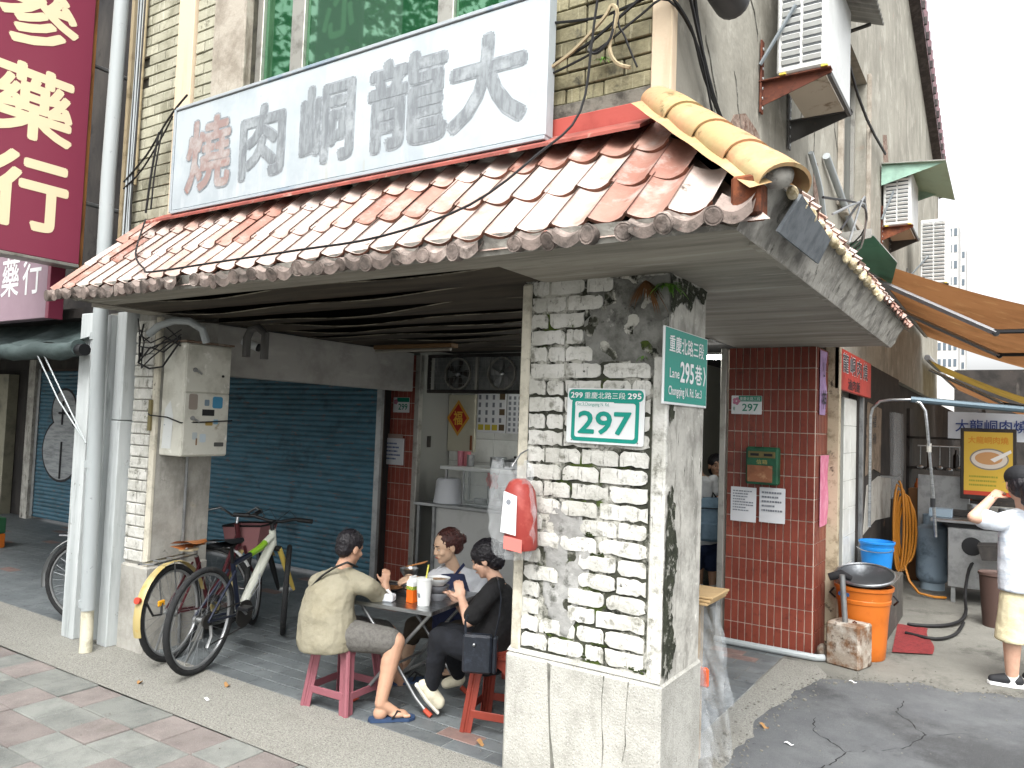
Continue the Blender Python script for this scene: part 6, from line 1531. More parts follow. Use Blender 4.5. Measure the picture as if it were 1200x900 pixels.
m_food = mat('braised_food', '#6b4426', .5, layers=[('#9a6a3a', 60, .5, .62), ('#4d5a2a', 40, .6, .68)], bump=.8, bscale=120)
m_foodp = mat('pale_food', '#a58a6a', .5, layers=[('#7a5535', 50, .5, .62)], bump=.8, bscale=120)
m_dish = mat('black_dish', '#2b2b2e', .35)
hb = bowl('rice_bowl', 'steel rice bowl held by the man with wooden chopsticks across it', tpos(-.20, .24) + Vector((0, 0, .05)), .062, .06, m_steel, m_foodp)
hp = tpos(-.20, .24)
for k in range(2):
    b = MB(); b.cyl(hp + Vector((-.03, .0, .115)), hp + Vector((.11, .03 + .02 * k, .155 + .008 * k)), .0035, n=6); b.build('chopstick', mat('wooden_chopstick', '#b07a4a', .6), hb)
b = MB(); b.cyl(hp, hp + Vector((0, 0, .049)), .03, n=14); b.build('foot', m_steel, hb)
bowl('food_plate', 'black dish of braised food at the left of the table', tpos(-.20, .02), .095, .03, m_dish, m_food, 'plate')
bowl('food_plate', 'black dish of pale meat in the middle of the table', tpos(-.06, .10), .085, .03, m_dish, m_foodp, 'plate')
bowl('food_plate', 'small black dish near the navy apron', tpos(.02, .24), .075, .028, m_dish, m_food, 'plate')
bowl('food_bowl', 'lowest grey bowl beside the tall white cup', tpos(.17, -.02), .072, .05, mat('grey_bowl', '#85868a', .35))
bowl('food_bowl', 'grey bowl stacked on another beside the tall white cup', tpos(.17, -.02) + Vector((0, 0, .042)), .072, .05, mat('grey_bowl_b', '#7a7b80', .35))
bowl('food_bowl', 'white rimmed bowl on top of the grey bowls', tpos(.16, -.0) + Vector((0, 0, .085)), .075, .045, m_whitesign, m_foodp)
cu = thing('paper_cup', 'tall white paper cup with a yellow straw at the table corner', 'cup', tpos(.17, -.175))
p = tpos(.17, -.175)
b = MB(); b.lathe([(0, 0), (.036, 0), (.047, .145), (.05, .148), (.05, .156), (.046, .158), (0, .16)], p, 24); b.build('body', mat('white_paper_cup', '#d3d5d3', .55), cu)
b = MB(); b.cyl(p + Vector((.012, 0, .155)), p + Vector((.018, .01, .235)), .005, n=8); b.build('straw', mat('yellow_straw', '#c9c45a', .4), cu)
b = MB(); b.grid(lambda u, v: p + Vector(((.0385 + .0095 * v) * cos(-1.9 + .5 * u), (.0385 + .0095 * v) * sin(-1.9 + .5 * u), .045 + .03 * v)), 4, 2); b.build('print', m_print, cu, smooth=60)
ca = thing('juice_carton', 'orange and white juice carton beside the white cup', 'carton', tpos(.075, -.15))
q = tpos(.075, -.15); Rz = Matrix.Translation(q) @ Matrix.Rotation(TRZ - .2, 4, 'Z')
b = MB(); b.box((-.026, -.026, 0), (.026, .026, .075), .002, mtx=Rz); b.build('lower_panel', mat('orange_carton', '#cf5f18', .5), ca)
b = MB(); b.box((-.0262, -.0262, .0755), (.0262, .0262, .096), .001, mtx=Rz); b.build('print_band', mat('green_carton_band', '#6f8a3a', .5, layers=[('#d9c94a', 60, .5, .6)]), ca)
b = MB(); b.box((-.026, -.026, .0965), (.026, .026, .118), .001, mtx=Rz); b.prism([(-.026, .118), (.026, .118), (.004, .142), (.004, .156), (-.004, .156), (-.004, .142)], Rz @ Vector((0, -.026, 0)), Rz.to_3x3() @ XP, ZP, Rz.to_3x3() @ Vector((0, .052, 0))); b.build('gable_top', m_white, ca)
nb_ = thing('tissue_pack', 'small white tissue pack on the near edge of the table', 'tissue pack', tpos(-.06, -.21))
b = MB(); b.box((-.045, -.03, 0), (.045, .03, .045), .008, mtx=Matrix.Translation(tpos(-.06, -.21)) @ Matrix.Rotation(.3, 4, 'Z')); b.build('pack', mat('tissue_wrap', '#bfc2c6', .4), nb_)
b = MB(); b.grid(lambda u, v: tpos(-.06, -.21) + Vector((-.02 + .04 * u, -.012 + .024 * v + .01 * sin(u * 7), .046 + .025 * sin(pi * u))), 6, 3); b.build('tissue', m_white, nb_, smooth=60)
ph = thing('plastic_wrap', 'crumpled clear wrapper lying by the stacked bowls', 'wrapper', tpos(.23, .12))
b = MB(); rr = random.Random(3); b.grid(lambda u, v: tpos(.18 + .1 * u, .06 + .12 * v) + Vector((0, 0, .03 + .02 * sin(u * 9 + v * 5) * sin(v * 8) + rr.uniform(0, .012))), 8, 8); b.build('film', m_film, ph, smooth=60)
# leaves and litter on the floor
m_dry = mat('dry_leaf', '#8f6d45', .8)
for k, (x, y, lab) in enumerate(((-2.36, 3.42, 'dry leaf on the dark floor tiles near the red stool'), (-1.20, 4.62, 'dry leaf at the edge of the asphalt'), (-4.1, 3.15, 'dry leaf on the aggregate strip near the bicycle'), (-4.55, 2.85, 'dry leaf on the pavement by the left pillar'))):
    b = MB(); b.grid(lambda u, v: (x + .05 * (u - .5), y + .03 * (v - .5) * (1 - abs(u - .5)), .012 + .012 * sin(u * 5 + k) + .006 * v), 5, 3); b.build('dry_leaf', m_dry, None, org=(x, y, .01), setloc=True, label=lab, cat='leaf', smooth=60)
for k, (x, y, lab) in enumerate(((-.95, 5.83, 'white paper scrap on the asphalt by the concrete block'), (-4.02, 2.92, 'white paper scrap on the pavement edge'), (-1.05, 4.45, 'tiny white scrap on the asphalt'))):
    b = MB(); b.grid(lambda u, v: (x + .05 * u, y + .02 * v, .012 + .006 * sin(u * 6)), 4, 2); b.build('paper_scrap', m_white, None, org=(x, y, .01), setloc=True, label=lab, cat='litter', smooth=60)
# plants growing on the pillar and wall
m_fern = mat('fern_green', '#4f7a2a', .6, layers=[('#6f9a3a', 30, .5, .62)]); m_dead = mat('dead_fern', '#6b4a2c', .9)
def fern(lab, c, n, l, m, seed, down=.0):
    rr = random.Random(seed); t = thing('fern', lab, 'plant', c)
    c = Vector(c)
    for k in range(n):
        a = rr.uniform(-2.6, .1); ll = l * rr.uniform(.6, 1.1)
        d = Vector((cos(a), sin(a) * .7, 0)); up = rr.uniform(.1, .6) - down
        b = MB(); prev = None
        for i in range(9):
            u = i / 8
            p = c + d * ll * u + Vector((0, 0, up * ll * u - .9 * ll * u * u * (1 if down == 0 else .8)))
            w = d.cross(ZP).normalized() * ll * .07 * sin(pi * min(1, u + .12)) * (1 if i % 2 else .55)
            cur = (p - w, p, p + w)
            if prev: b.add([*prev, *cur], [(0, 1, 4, 3), (1, 2, 5, 4)])
            prev = cur
        b.build('frond', m, t, smooth=60)
fern('green fern sprouting at the top of the brick pillar under the canopy', (-1.28, 3.17, 2.33), 30, .13, m_fern, 3)
fern('dead brown fern hanging on the mouldy cement of the brick pillar', (-1.37, 3.15, 2.36), 34, .12, m_dead, 5, 1.0)
fern('small green weed on the cement patch of the brick pillar', (-1.37, 3.15, 2.02), 7, .06, m_fern, 8)
fern('green weed growing from the upper brick beside the signboard', (-1.60, 3.11, 3.40), 10, .10, m_fern, 9)
m_moss = mat('moss', '#262e14', .95, layers=[('#3f4d1e', 60, .5, .6), ('#22280f', 20, .55, .66)], bump=.8, bscale=200)
rr = random.Random(42)
for k, (x, z) in enumerate(((-1.63, 1.21), (-1.47, 1.525), (-1.31, .655), (-1.38, .65), (-1.55, .72), (-1.80, .72), (-1.58, 1.12), (-1.72, 1.47), (-1.78, 1.44), (-1.62, .66))):
    b = MB()
    for q in range(9): b.ball((x + rr.gauss(0, .02), 3.170, z + rr.gauss(0, .006)), (rr.uniform(.006, .016), .004, rr.uniform(.003, .007)), 7, 5)
    b.build('moss', m_moss, pil, kind='stuff')

# ================================================================ bicycles
m_tyre = mat('tyre_rubber', '#232425', .85, layers=[('#3a3a39', 30, .55, .66)]); m_rim = mat('bike_rim', '#a9abad', .35, .8); m_spoke = mat('bike_spoke', '#8d9092', .4, .7)
m_chain = mat('oily_metal', '#3d3b39', .5, .6)
def wheel(t, cx, r, steer=0, hub=(0, 0), guard=None):
    """wheel in the bicycle's own frame, axle along y"""
    M_ = Matrix.Translation((cx, 0, r)) @ Matrix.Rotation(steer, 4, 'Z')
    ring = lambda rad, y=0, n=40: [M_ @ Vector((rad * cos(2*pi*i/n), y, rad * sin(2*pi*i/n))) for i in range(n)]
    b = MB(); b.cyl(M_ @ Vector((0, -.05, 0)), M_ @ Vector((0, .05, 0)), .018, n=10); b.cyl(M_ @ Vector((0, -.03, 0)), M_ @ Vector((0, -.024, 0)), .03, n=12); b.cyl(M_ @ Vector((0, .024, 0)), M_ @ Vector((0, .03, 0)), .03, n=12); w = b.build('wheel', m_steel_d, t)
    b = MB(); b.tube(ring(r - .02), .0205, 8, closed=True); b.build('tyre', m_tyre, w, smooth=60)
    b = MB(); b.tube(ring(r - .045), .011, 6, closed=True); b.build('rim', m_rim, w, smooth=60)
    b = MB()
    for i in range(28):
        a = 2*pi*i/28; s_ = .026 if i % 2 else -.026; a2 = a + (.5 if i % 4 < 2 else -.5)
        b.tube([M_ @ Vector((.028 * cos(a2), s_, .028 * sin(a2))), M_ @ Vector(((r - .05) * cos(a), 0, (r - .05) * sin(a)))], .0013, 3, cap=False)
    b.build('spokes', m_spoke, w, smooth=0, kind='stuff')
    return w
def bt(t, name, pts, r, m, n=8):
    b = MB(); b.tube(pts, r, n); return b.build(name, m, t, smooth=60)
def saddle(t, x, z, m, under=None):
    b = MB(); b.grid(lambda u, v: (x - .13 + .27 * u, (v - .5) * 2 * (.075 * (1 - u) ** .7 + .018), z + .02 * (1 - (2*v - 1) ** 2) + .02 * (1 - u) ** 2 - (.035 if 0 < 0 else 0)), 10, 8); b.grid(lambda u, v: (x - .13 + .27 * u, (v - .5) * 2 * (.075 * (1 - u) ** .7 + .018), z - .022 * (1 - abs(2*v - 1))), 10, 8, flip=True)
    o = b.build('saddle', m, t, smooth=60)
    if under: bt(t, 'saddle_rail', [(x - .1, -.02, z - .02), (x, 0, z - .045), (x + .09, 0, z - .01)], .008, under)
    return o
def pedals(t, x, z, m, r=.085):
    b = MB(); b.cyl((x, -.05, z), (x, -.043, z), r, n=24); b.build('chain_ring', m_chain, t)
    for s_ in (-1, 1):
        e = Vector((x + .11 * s_, -.075 * 1 if s_ < 0 else .075, z - .12 * s_ * .6))
        bt(t, 'crank', [(x, -.06 if s_ < 0 else .06, z), e], .009, m_steel_d, 6)
        b = MB(); b.box((e.x - .04, e.y + (-.09 if s_ < 0 else .01), e.z - .012), (e.x + .04, e.y + (-.01 if s_ < 0 else .09), e.z + .012), .004); b.build('pedal', m_black, t)
# --- mountain bike
r_ = .345
mtb = thing('bicycle', 'white and green mountain bike with a black saddle in front of the blue shutter', 'bicycle')
m_mtw = mat('white_bike_paint', '#c9ccc0', .3); m_mtg = mat('lime_bike_paint', '#7aa52a', .3); m_mtd = mat('dark_blue_bike_paint', '#1d2333', .35); m_mty = mat('yellow_fork_cover', '#c9b15a', .4)
wheel(mtb, 0, r_); wheel(mtb, 1.03, r_, R(30))
bt(mtb, 'down_tube', [(.42, 0, .30), (.60, 0, .52), (.78, 0, .75)], [.030, .036, .034], m_mtw)
bt(mtb, 'top_tube', [(.30, 0, .66), (.44, 0, .685), (.52, 0, .70)], .020, m_mtd); bt(mtb, 'top_tube_sleeve', [(.50, 0, .697), (.62, 0, .725), (.70, 0, .765)], [.022, .026, .024], m_mtg); bt(mtb, 'top_tube_front', [(.68, 0, .755), (.78, 0, .80)], .026, m_mtw)
bt(mtb, 'head_tube', [(.80, 0, .70), (.765, 0, .84)], .026, m_mtw); bt(mtb, 'seat_tube', [(.42, 0, .30), (.30, 0, .67)], .018, m_mtd); bt(mtb, 'seat_post', [(.30, 0, .67), (.265, 0, .80)], .013, m_black)
for s_ in (-1, 1):
    bt(mtb, 'chain_stay', [(.0, .06 * s_, r_), (.42, .03 * s_, .30)], .009, m_mtd, 6); bt(mtb, 'seat_stay', [(0, .06 * s_, r_), (.30, .03 * s_, .62)], .009, m_mtd, 6)
    f0 = Vector((.80, .05 * s_, .70)); ax_ = Vector((1.03 - .055 * s_ * sin(R(30)), .05 * s_, r_))
    bt(mtb, 'fork_leg', [f0, f0.lerp(ax_, .5), ax_], [.019, .022, .013], m_mty if s_ < 0 else m_black)
bt(mtb, 'fork_crown', [(.80, -.06, .70), (.80, .06, .70)], .022, m_black)
hr = Matrix.Translation((.755, 0, .88)) @ Matrix.Rotation(R(8), 4, 'Z')
bt(mtb, 'stem', [(.765, 0, .84), (.755, 0, .875), hr @ Vector((.05, 0, .02))], .016, m_black)
bt(mtb, 'handlebar', [hr @ Vector(p) for p in ((.0, -.30, .05), (.03, -.16, .05), (.05, -.05, .02), (.05, .05, .02), (.03, .16, .05), (.0, .30, .05))], .012, m_black)
for s_ in (-1, 1):
    bt(mtb, 'grip', [hr @ Vector((.018, .19 * s_, .05)), hr @ Vector((-.002, .31 * s_, .05))], .017, m_black)
    bt(mtb, 'brake_lever', [hr @ Vector((.03, .16 * s_, .05)), hr @ Vector((.07, .19 * s_, .035)), hr @ Vector((.055, .28 * s_, .03))], .006, m_chain, 6)
    bt(mtb, 'brake_cable', [hr @ Vector((.06, .18 * s_, .04)), hr @ Vector((.12, .08 * s_, .10)), hr @ Vector((.08, 0, .02)), (.72, .02 * s_, .76)], .003, m_black, 5)
saddle(mtb, .25, .815, m_black, m_chain)
pedals(mtb, .42, .30, m_chain, .095)
b = MB(); b.cyl((0, -.055, r_), (0, -.03, r_), .05, .035, 18); b.build('cassette', m_chain, mtb)
bt(mtb, 'derailleur', [(.02, -.065, r_ - .03), (.03, -.07, r_ - .10), (.0, -.065, r_ - .17)], .012, m_steel_d, 6)
bt(mtb, 'chain', [(0, -.047, r_ + .045), (.42, -.047, .39)], .005, m_chain, 5); bt(mtb, 'chain', [(0, -.047, r_ - .17), (.42, -.047, .21)], .005, m_chain, 5)
bt(mtb, 'kickstand', [(.12, .05, .30), (.10, .16, .02)], .008, m_steel_d, 6)
bt(mtb, 'bottle_cage', [(.5, -.03, .42), (.54, -.055, .50), (.56, -.05, .55), (.60, -.03, .55), (.58, -.045, .47), (.52, -.03, .4)], .004, m_steel, 5)
mtb.location = (-4.46, 3.18, 0); mtb.rotation_euler = (R(2), 0, math.atan2(.95, -.31))
# --- city bike with yellow mudguard
cbk = thing('bicycle', 'city bike with yellow mudguards, tan saddle and a pink basket behind the mountain bike', 'bicycle')
m_yg = mat('yellow_mudguard', '#a89867', .4, layers=[('#a98a40', 9, .55, .68)]); m_mar = mat('maroon_bike_paint', '#4a1f24', .35); m_tan = mat('tan_saddle', '#a5693c', .45); m_bask = mat('dusty_pink_basket', '#8a5f60', .6)
wheel(cbk, 0, .325); wheel(cbk, 1.02, .325, R(22))
def guard(t, cx, r, a0, a1, m):
    b = MB(); n = 18
    b.grid(lambda u, v: (cx + (r + .018 + .008 * (1 - (2*v - 1) ** 2)) * cos(a0 + (a1 - a0) * u), (v - .5) * .056, r + (r + .018 + .008 * (1 - (2*v-1) ** 2)) * sin(a0 + (a1 - a0) * u)), n, 4)
    return b.build('mudguard', m, t, smooth=60)
guard(cbk, 0, .325, R(15), R(195), m_yg); guard(cbk, 1.02, .325, R(30), R(185), m_yg)
bt(cbk, 'down_tube', [(.42, 0, .28), (.60, 0, .38), (.80, 0, .70)], .018, m_mar); bt(cbk, 'lower_tube', [(.40, 0, .34), (.58, 0, .46), (.79, 0, .76)], .014, m_mar); bt(cbk, 'seat_tube', [(.42, 0, .28), (.27, 0, .66)], .016, m_mar); bt(cbk, 'seat_post', [(.27, 0, .66), (.25, 0, .74)], .012, m_steel)
bt(cbk, 'head_tube', [(.81, 0, .66), (.775, 0, .84)], .02, m_mar)
for s_ in (-1, 1):
    bt(cbk, 'chain_stay', [(0, .055 * s_, .325), (.42, .03 * s_, .28)], .008, m_mar, 6); bt(cbk, 'seat_stay', [(0, .055 * s_, .325), (.27, .03 * s_, .62)], .008, m_mar, 6)
    bt(cbk, 'fork_leg', [(.81, .045 * s_, .66), (.86, .05 * s_, .52), (1.02, .055 * s_, .325)], .011, m_mar, 6)
    bt(cbk, 'carrier_stay', [(-.02, .06 * s_, .33), (-.06, .065 * s_, .68)], .005, m_steel, 5); bt(cbk, 'carrier_rail', [(-.26, .06 * s_, .69), (.2, .05 * s_, .69)], .006, m_steel, 5)
for k in range(4): bt(cbk, 'carrier_bar', [(-.25 + .13 * k, -.06, .69), (-.25 + .13 * k, .06, .69)], .005, m_steel, 5)
bt(cbk, 'handlebar', [(.60, -.27, .93), (.72, -.25, .945), (.80, -.16, .96), (.79, -.05, .90), (.79, .05, .90), (.80, .16, .96), (.72, .25, .945), (.60, .27, .93)], .010, m_steel)
bt(cbk, 'stem', [(.775, 0, .84), (.79, 0, .90)], .012, m_steel)
for s_ in (-1, 1):
    bt(cbk, 'grip', [(.69, .252 * s_, .942), (.58, .272 * s_, .928)], .016, m_black)
    bt(cbk, 'brake_lever', [(.74, .24 * s_, .935), (.72, .28 * s_, .905), (.62, .29 * s_, .90)], .005, m_steel, 5)
saddle(cbk, .23, .755, m_tan, m_steel)
b = MB(); b.box((.14, -.06, .715), (.22, .06, .735), .008); b.build('saddle_edge', m_cream, cbk)
pedals(cbk, .42, .28, m_chain, .08)
b = MB(); b.cyl((.42, -.058, .28), (.42, -.052, .28), .055, n=18); b.build('chain_guard', m_yg, cbk)
b = MB()
Bq = lambda u, v, t_: Vector((.84 + .26 * u * (.82 + .18 * t_), (v - .5) * (.26 + .08 * t_), .60 + .21 * t_))
for (u0, v0, u1, v1) in ((0, 0, 1, 0), (1, 0, 1, 1), (1, 1, 0, 1), (0, 1, 0, 0)):
    b.add([Bq(u0, v0, 0), Bq(u1, v1, 0), Bq(u1, v1, 1), Bq(u0, v0, 1)], [(0, 1, 2, 3)])
b.add([Bq(0, 0, 0), Bq(1, 0, 0), Bq(1, 1, 0), Bq(0, 1, 0)], [(0, 1, 2, 3)])
bk = b.build('basket', m_bask, cbk, smooth=0)
bt(cbk, 'basket_rim', [Bq(0, 0, 1), Bq(1, 0, 1), Bq(1, 1, 1), Bq(0, 1, 1), Bq(0, 0, 1)], .008, m_black, 5)
b = MB(); b.cyl((-.325, 0, .47), (-.345, 0, .475), .022, n=12); b.build('tail_reflector', mat('red_reflector', '#b03c2a', .3), cbk)
b = MB(); b.box((-.19, -.045, .40), (-.12, -.03, .44), .01); b.build('spoke_reflector', mat('amber_reflector', '#d99a1e', .3), cbk)
bt(cbk, 'lock_cable', [(-.29, -.03, .45), (-.25, -.05, .36), (-.17, -.05, .35), (-.15, -.04, .42)], .008, m_black, 6)
bt(cbk, 'kickstand', [(.05, .06, .32), (.02, .15, .02)], .008, m_steel_d, 6)
cbk.location = (-4.83, 3.24, 0); cbk.rotation_euler = (R(-3), 0, R(110))
# --- bike behind the white panels
wbk = thing('bicycle', 'pale bicycle with white mudguard half hidden behind the white panels at left', 'bicycle')
wheel(wbk, 0, .335); wheel(wbk, 1.0, .335, 0)
m_wg = mat('white_mudguard', '#c3c6c6', .4)
guard(wbk, 0, .335, R(20), R(190), m_wg); guard(wbk, 1.0, .335, R(30), R(180), m_wg)
bt(wbk, 'down_tube', [(.42, 0, .28), (.78, 0, .72)], .016, m_wg); bt(wbk, 'seat_tube', [(.42, 0, .28), (.28, 0, .66), (.26, 0, .76)], .015, m_wg); bt(wbk, 'head_tube', [(.80, 0, .66), (.77, 0, .86)], .018, m_wg)
for s_ in (-1, 1):
    bt(wbk, 'chain_stay', [(0, .055 * s_, .335), (.42, .03 * s_, .28)], .008, m_wg, 6); bt(wbk, 'seat_stay', [(0, .055 * s_, .335), (.28, .03 * s_, .6)], .008, m_wg, 6); bt(wbk, 'fork_leg', [(.80, .045 * s_, .66), (1.0, .055 * s_, .335)], .010, m_wg, 6)
    bt(wbk, 'carrier_rail', [(-.2, .05 * s_, .70), (.2, .045 * s_, .70)], .006, m_steel, 5)
for k in range(4): bt(wbk, 'carrier_bar', [(-.19 + .11 * k, -.05, .70), (-.19 + .11 * k, .05, .70)], .005, m_steel, 5)
bt(wbk, 'handlebar', [(.62, -.26, .92), (.78, -.14, .93), (.77, 0, .88), (.78, .14, .93), (.62, .26, .92)], .010, m_steel)
saddle(wbk, .24, .78, m_black, m_steel); pedals(wbk, .42, .28, m_chain, .08)
wbk.location = (-6.16, 3.36, 0); wbk.rotation_euler = (R(3), 0, math.atan2(.5, .85))
gcr = thing('crate_stack', 'green and orange crates at the far left edge of the arcade', 'crate', (-8.9, 4.2, 0))
b = MB(); b.box((-10.6, 4.1, 0), (-10.12, 4.5, .17), .01); b.build('orange_crate', m_orange, gcr)
b = MB(); b.box((-10.6, 4.1, .175), (-10.12, 4.5, .36), .01); b.build('green_crate', mat('green_crate', '#2c5a3c', .5), gcr)
# ================================================================ people
RV, UV, FV = ax.copy(), ay.copy(), -az                       # right, up, forward of the view, used only to read places off the photo
def W(px, py, d): return Vector((0, 0, 1.7)) + RV * ((px - 600) / 900 * d) + UV * (-(py - 450) / 900 * d) + FV * d
hr_ = Vector((RV.x, RV.y, 0)).normalized(); hf_ = Vector((FV.x, FV.y, 0)).normalized()
def hd_(r, f): return (hr_ * r + hf_ * f).normalized()      # horizontal direction from (rightward, away)
class Blob(MB):
    def cap(s, p0, p1, r0, r1=None, n=14):
        p0, p1 = Vector(p0), Vector(p1); r1 = r0 if r1 is None else r1
        d = (p1 - p0); L = d.length
        if L < 1e-6: return s.ball(p0, r0)
        d.normalize(); u = d.orthogonal().normalized(); w = d.cross(u)
        vs, fs, rings = [], [], []
        for k in range(5): a = -pi/2 + pi/2 * k / 4 * .999; rings.append((p0 + d * r0 * sin(a), max(r0 * cos(a), 1e-4)))
        for k in range(5): a = pi/2 * k / 4 * .999; rings.append((p1 + d * r1 * sin(a), max(r1 * cos(a), 1e-4)))
        for c, r in rings:
            for j in range(n):
                t = 2*pi*j/n; vs.append(c + (u * cos(t) + w * sin(t)) * r)
        for i in range(len(rings) - 1):
            for j in range(n): fs.append((i*n + j, i*n + (j+1) % n, (i+1)*n + (j+1) % n, (i+1)*n + j))
        fs.append(tuple(range(n))[::-1]); fs.append(tuple((len(rings)-1)*n + j for j in range(n)))
        return s.add(vs, fs)
    def chain(s, pts, rs):
        for i in range(len(pts) - 1): s.cap(pts[i], pts[i+1], rs[i], rs[i+1])
        return s
    def ell(s, c, r, X=None, Y=None, Z=None):
        """ellipsoid with radii along the given axes"""
        X = Vector(X or (1, 0, 0)).normalized(); Z = Vector(Z or (0, 0, 1)); Z = (Z - X * Z.dot(X)).normalized(); Y = Z.cross(X)
        m = Matrix((X, Y, Z)).transposed().to_4x4(); m.translation = Vector(c)
        return s.ball((0, 0, 0), r, 20, 12, m)
    def loft(s, secs, side):
        """torso: closed loft of ellipses; secs = [(centre, half width along side, half depth)]"""
        n = 22; vs, fs = [], []
        k = len(secs)
        for i, (c, a, b_) in enumerate(secs):
            c = Vector(c); t = (Vector(secs[min(i+1, k-1)][0]) - Vector(secs[max(i-1, 0)][0])).normalized()
            X = (side - t * side.dot(t)).normalized(); Y = t.cross(X)
            for j in range(n):
                q = 2*pi*j/n; vs.append(c + X * a * cos(q) + Y * b_ * sin(q))
        for i in range(k - 1):
            for j in range(n): fs.append((i*n + j, i*n + (j+1) % n, (i+1)*n + (j+1) % n, (i+1)*n + j))
        fs.append(tuple(range(n))[::-1]); fs.append(tuple((k-1)*n + j for j in range(n)))
        return s.add(vs, fs)
    def fuse(s, name, m, parent, voxel=.006, it=4, wrinkle=0, wsize=.06, **kw):
        me = s.mesh(name + '_source', m, (0, 0, 0), 0)
        o = bpy.data.objects.new(name + '_source', me); COL.objects.link(o)
        md = o.modifiers.new('r', 'REMESH'); md.mode = 'VOXEL'; md.voxel_size = voxel; md.use_smooth_shade = True
        if wrinkle:
            tx = bpy.data.textures.new('folds', 'CLOUDS'); tx.noise_scale = wsize; tx.noise_depth = 2
            dm = o.modifiers.new('d', 'DISPLACE'); dm.texture = tx; dm.strength = wrinkle; dm.mid_level = .5
        if it:
            sm = o.modifiers.new('s', 'SMOOTH'); sm.factor = .5; sm.iterations = it
        out = bpy.data.meshes.new_from_object(o.evaluated_get(bpy.context.evaluated_depsgraph_get()))
        bpy.data.objects.remove(o); bpy.data.meshes.remove(me)
        org = ORG[parent.name]
        out.transform(Matrix.Translation(-org))
        out.name = name
        out.materials.clear(); out.materials.append(m)
        out.shade_smooth()
        r = bpy.data.objects.new(name, out)
        return put(r, parent, org, **kw)
def skin(name, c, c2): return mat(name, c, .5, layers=[(c2, 18, .48, .68, .7)], bump=.08, bscale=180)
m_skin1 = skin('tanned_skin', '#b08a72', '#a07a66'); m_skin2 = skin('fair_skin', '#c29c86', '#b58a76'); m_skin3 = skin('olive_skin', '#c6a68c', '#b8927a')
m_hair = mat('black_hair', '#17151a', .45, layers=[('#2a2628', (90, 90, 14), .5, .66)], bump=.5, bscale=130)
m_hairb = mat('reddish_brown_hair', '#3d211e', .45, layers=[('#5a3029', (90, 90, 14), .5, .66)], bump=.5, bscale=130)
m_eye = mat('eye_dark', '#1a1312', .2); m_eyew = mat('eye_white', '#c9c4bd', .3); m_lip = mat('lip', '#9a5a50', .5)
def hand(b, wr, d, nrm, L=.15, curl=.5, side=1):
    """palm and five fingers from the wrist; d points to the fingers, nrm out of the back of the hand, side +1 puts the thumb at d x nrm"""
    d, nrm = Vector(d).normalized(), Vector(nrm); nrm = (nrm - d * nrm.dot(d)).normalized(); s_ = d.cross(nrm) * side
    pl = L * .46
    b.ell(wr + d * pl * .55, (pl * .62, L * .24, L * .09), d, None, nrm)
    b.cap(wr, wr + d * pl * .4, L * .15, L * .14)
    for k, (off, ln) in enumerate(((.17, .44), (.06, .50), (-.06, .46), (-.17, .36))):
        p = wr + d * pl * .95 + s_ * L * off
        q, dd = p, d.copy()
        for j, f in enumerate((.45, .32, .23)):
            dd = (dd - nrm * curl * (.55 + .2 * j)).normalized(); e = q + dd * L * ln * f
            b.cap(q, e, L * (.058 - .006 * j), L * (.052 - .006 * j), 8); q = e
    p = wr + d * pl * .28 + s_ * L * .2; dd = (d * .65 + s_ * .75 - nrm * .25).normalized()
    m_ = p + dd * L * .22; e = m_ + (dd * .5 + d * .6 - nrm * curl * .5).normalized() * L * .2
    b.cap(p, m_, L * .075, L * .06, 8); b.cap(m_, e, L * .06, L * .048, 8)
def foot(b, ank, toe_dir, L=.2, pitch=0):
    t = Vector(toe_dir).normalized(); s_ = t.cross(ZP).normalized()
    base = ank + Vector((0, 0, -.055))
    b.ell(base + t * L * .0, (L * .20, L * .16, .04), t); b.cap(ank, base + t * L * .45, .032, .024); b.ell(base + t * L * .5 + Vector((0, 0, -.008)), (L * .28, L * .20, .022), t)
    for k in range(5):
        p = base + t * L * (.70 - .025 * k * (k > 1)) + s_ * L * (.15 - .075 * k) + Vector((0, 0, -.014)); b.cap(p, p + t * L * .10, .0125 - .0015 * (k > 0), .011 - .0015 * (k > 0), 8)
def head(b, c, f, up, s=1.0):
    """head about centre c looking along f; adds skull, jaw, nose, ears, lips and brow to the body blob"""
    f = Vector(f).normalized(); up = Vector(up); up = (up - f * up.dot(f)).normalized(); r = f.cross(up)
    P = lambda a, l, u: c + (f * a + r * l + up * u) * s
    b.ell(P(-.012, 0, .022), (.088 * s, .070 * s, .082 * s), f, None, up)
    b.ell(P(.018, 0, -.035), (.062 * s, .056 * s, .066 * s), f, None, up)
    b.ell(P(.040, 0, -.075), (.034 * s, .036 * s, .026 * s), f, None, up)
    b.cap(P(.076, 0, .010), P(.088, 0, -.024), .007 * s, .0105 * s, 8); b.cap(P(.080, -.009, -.028), P(.080, .009, -.028), .008 * s, .008 * s, 8)
    for l in (-1, 1):
        b.ell(P(.052, .032 * l, -.024), (.026 * s, .024 * s, .022 * s), f, None, up)
        b.ell(P(-.008, .072 * l, -.008), (.018 * s, .008 * s, .030 * s), f, None, up)
    b.cap(P(.064, -.024, .020), P(.064, .024, .020), .013 * s, .013 * s, 8)
    b.cap(P(.074, -.014, -.054), P(.074, .014, -.054), .009 * s, .009 * s, 8); b.ell(P(.05, 0, -.085), (.026 * s, .024 * s, .018 * s), f, None, up)
    return P
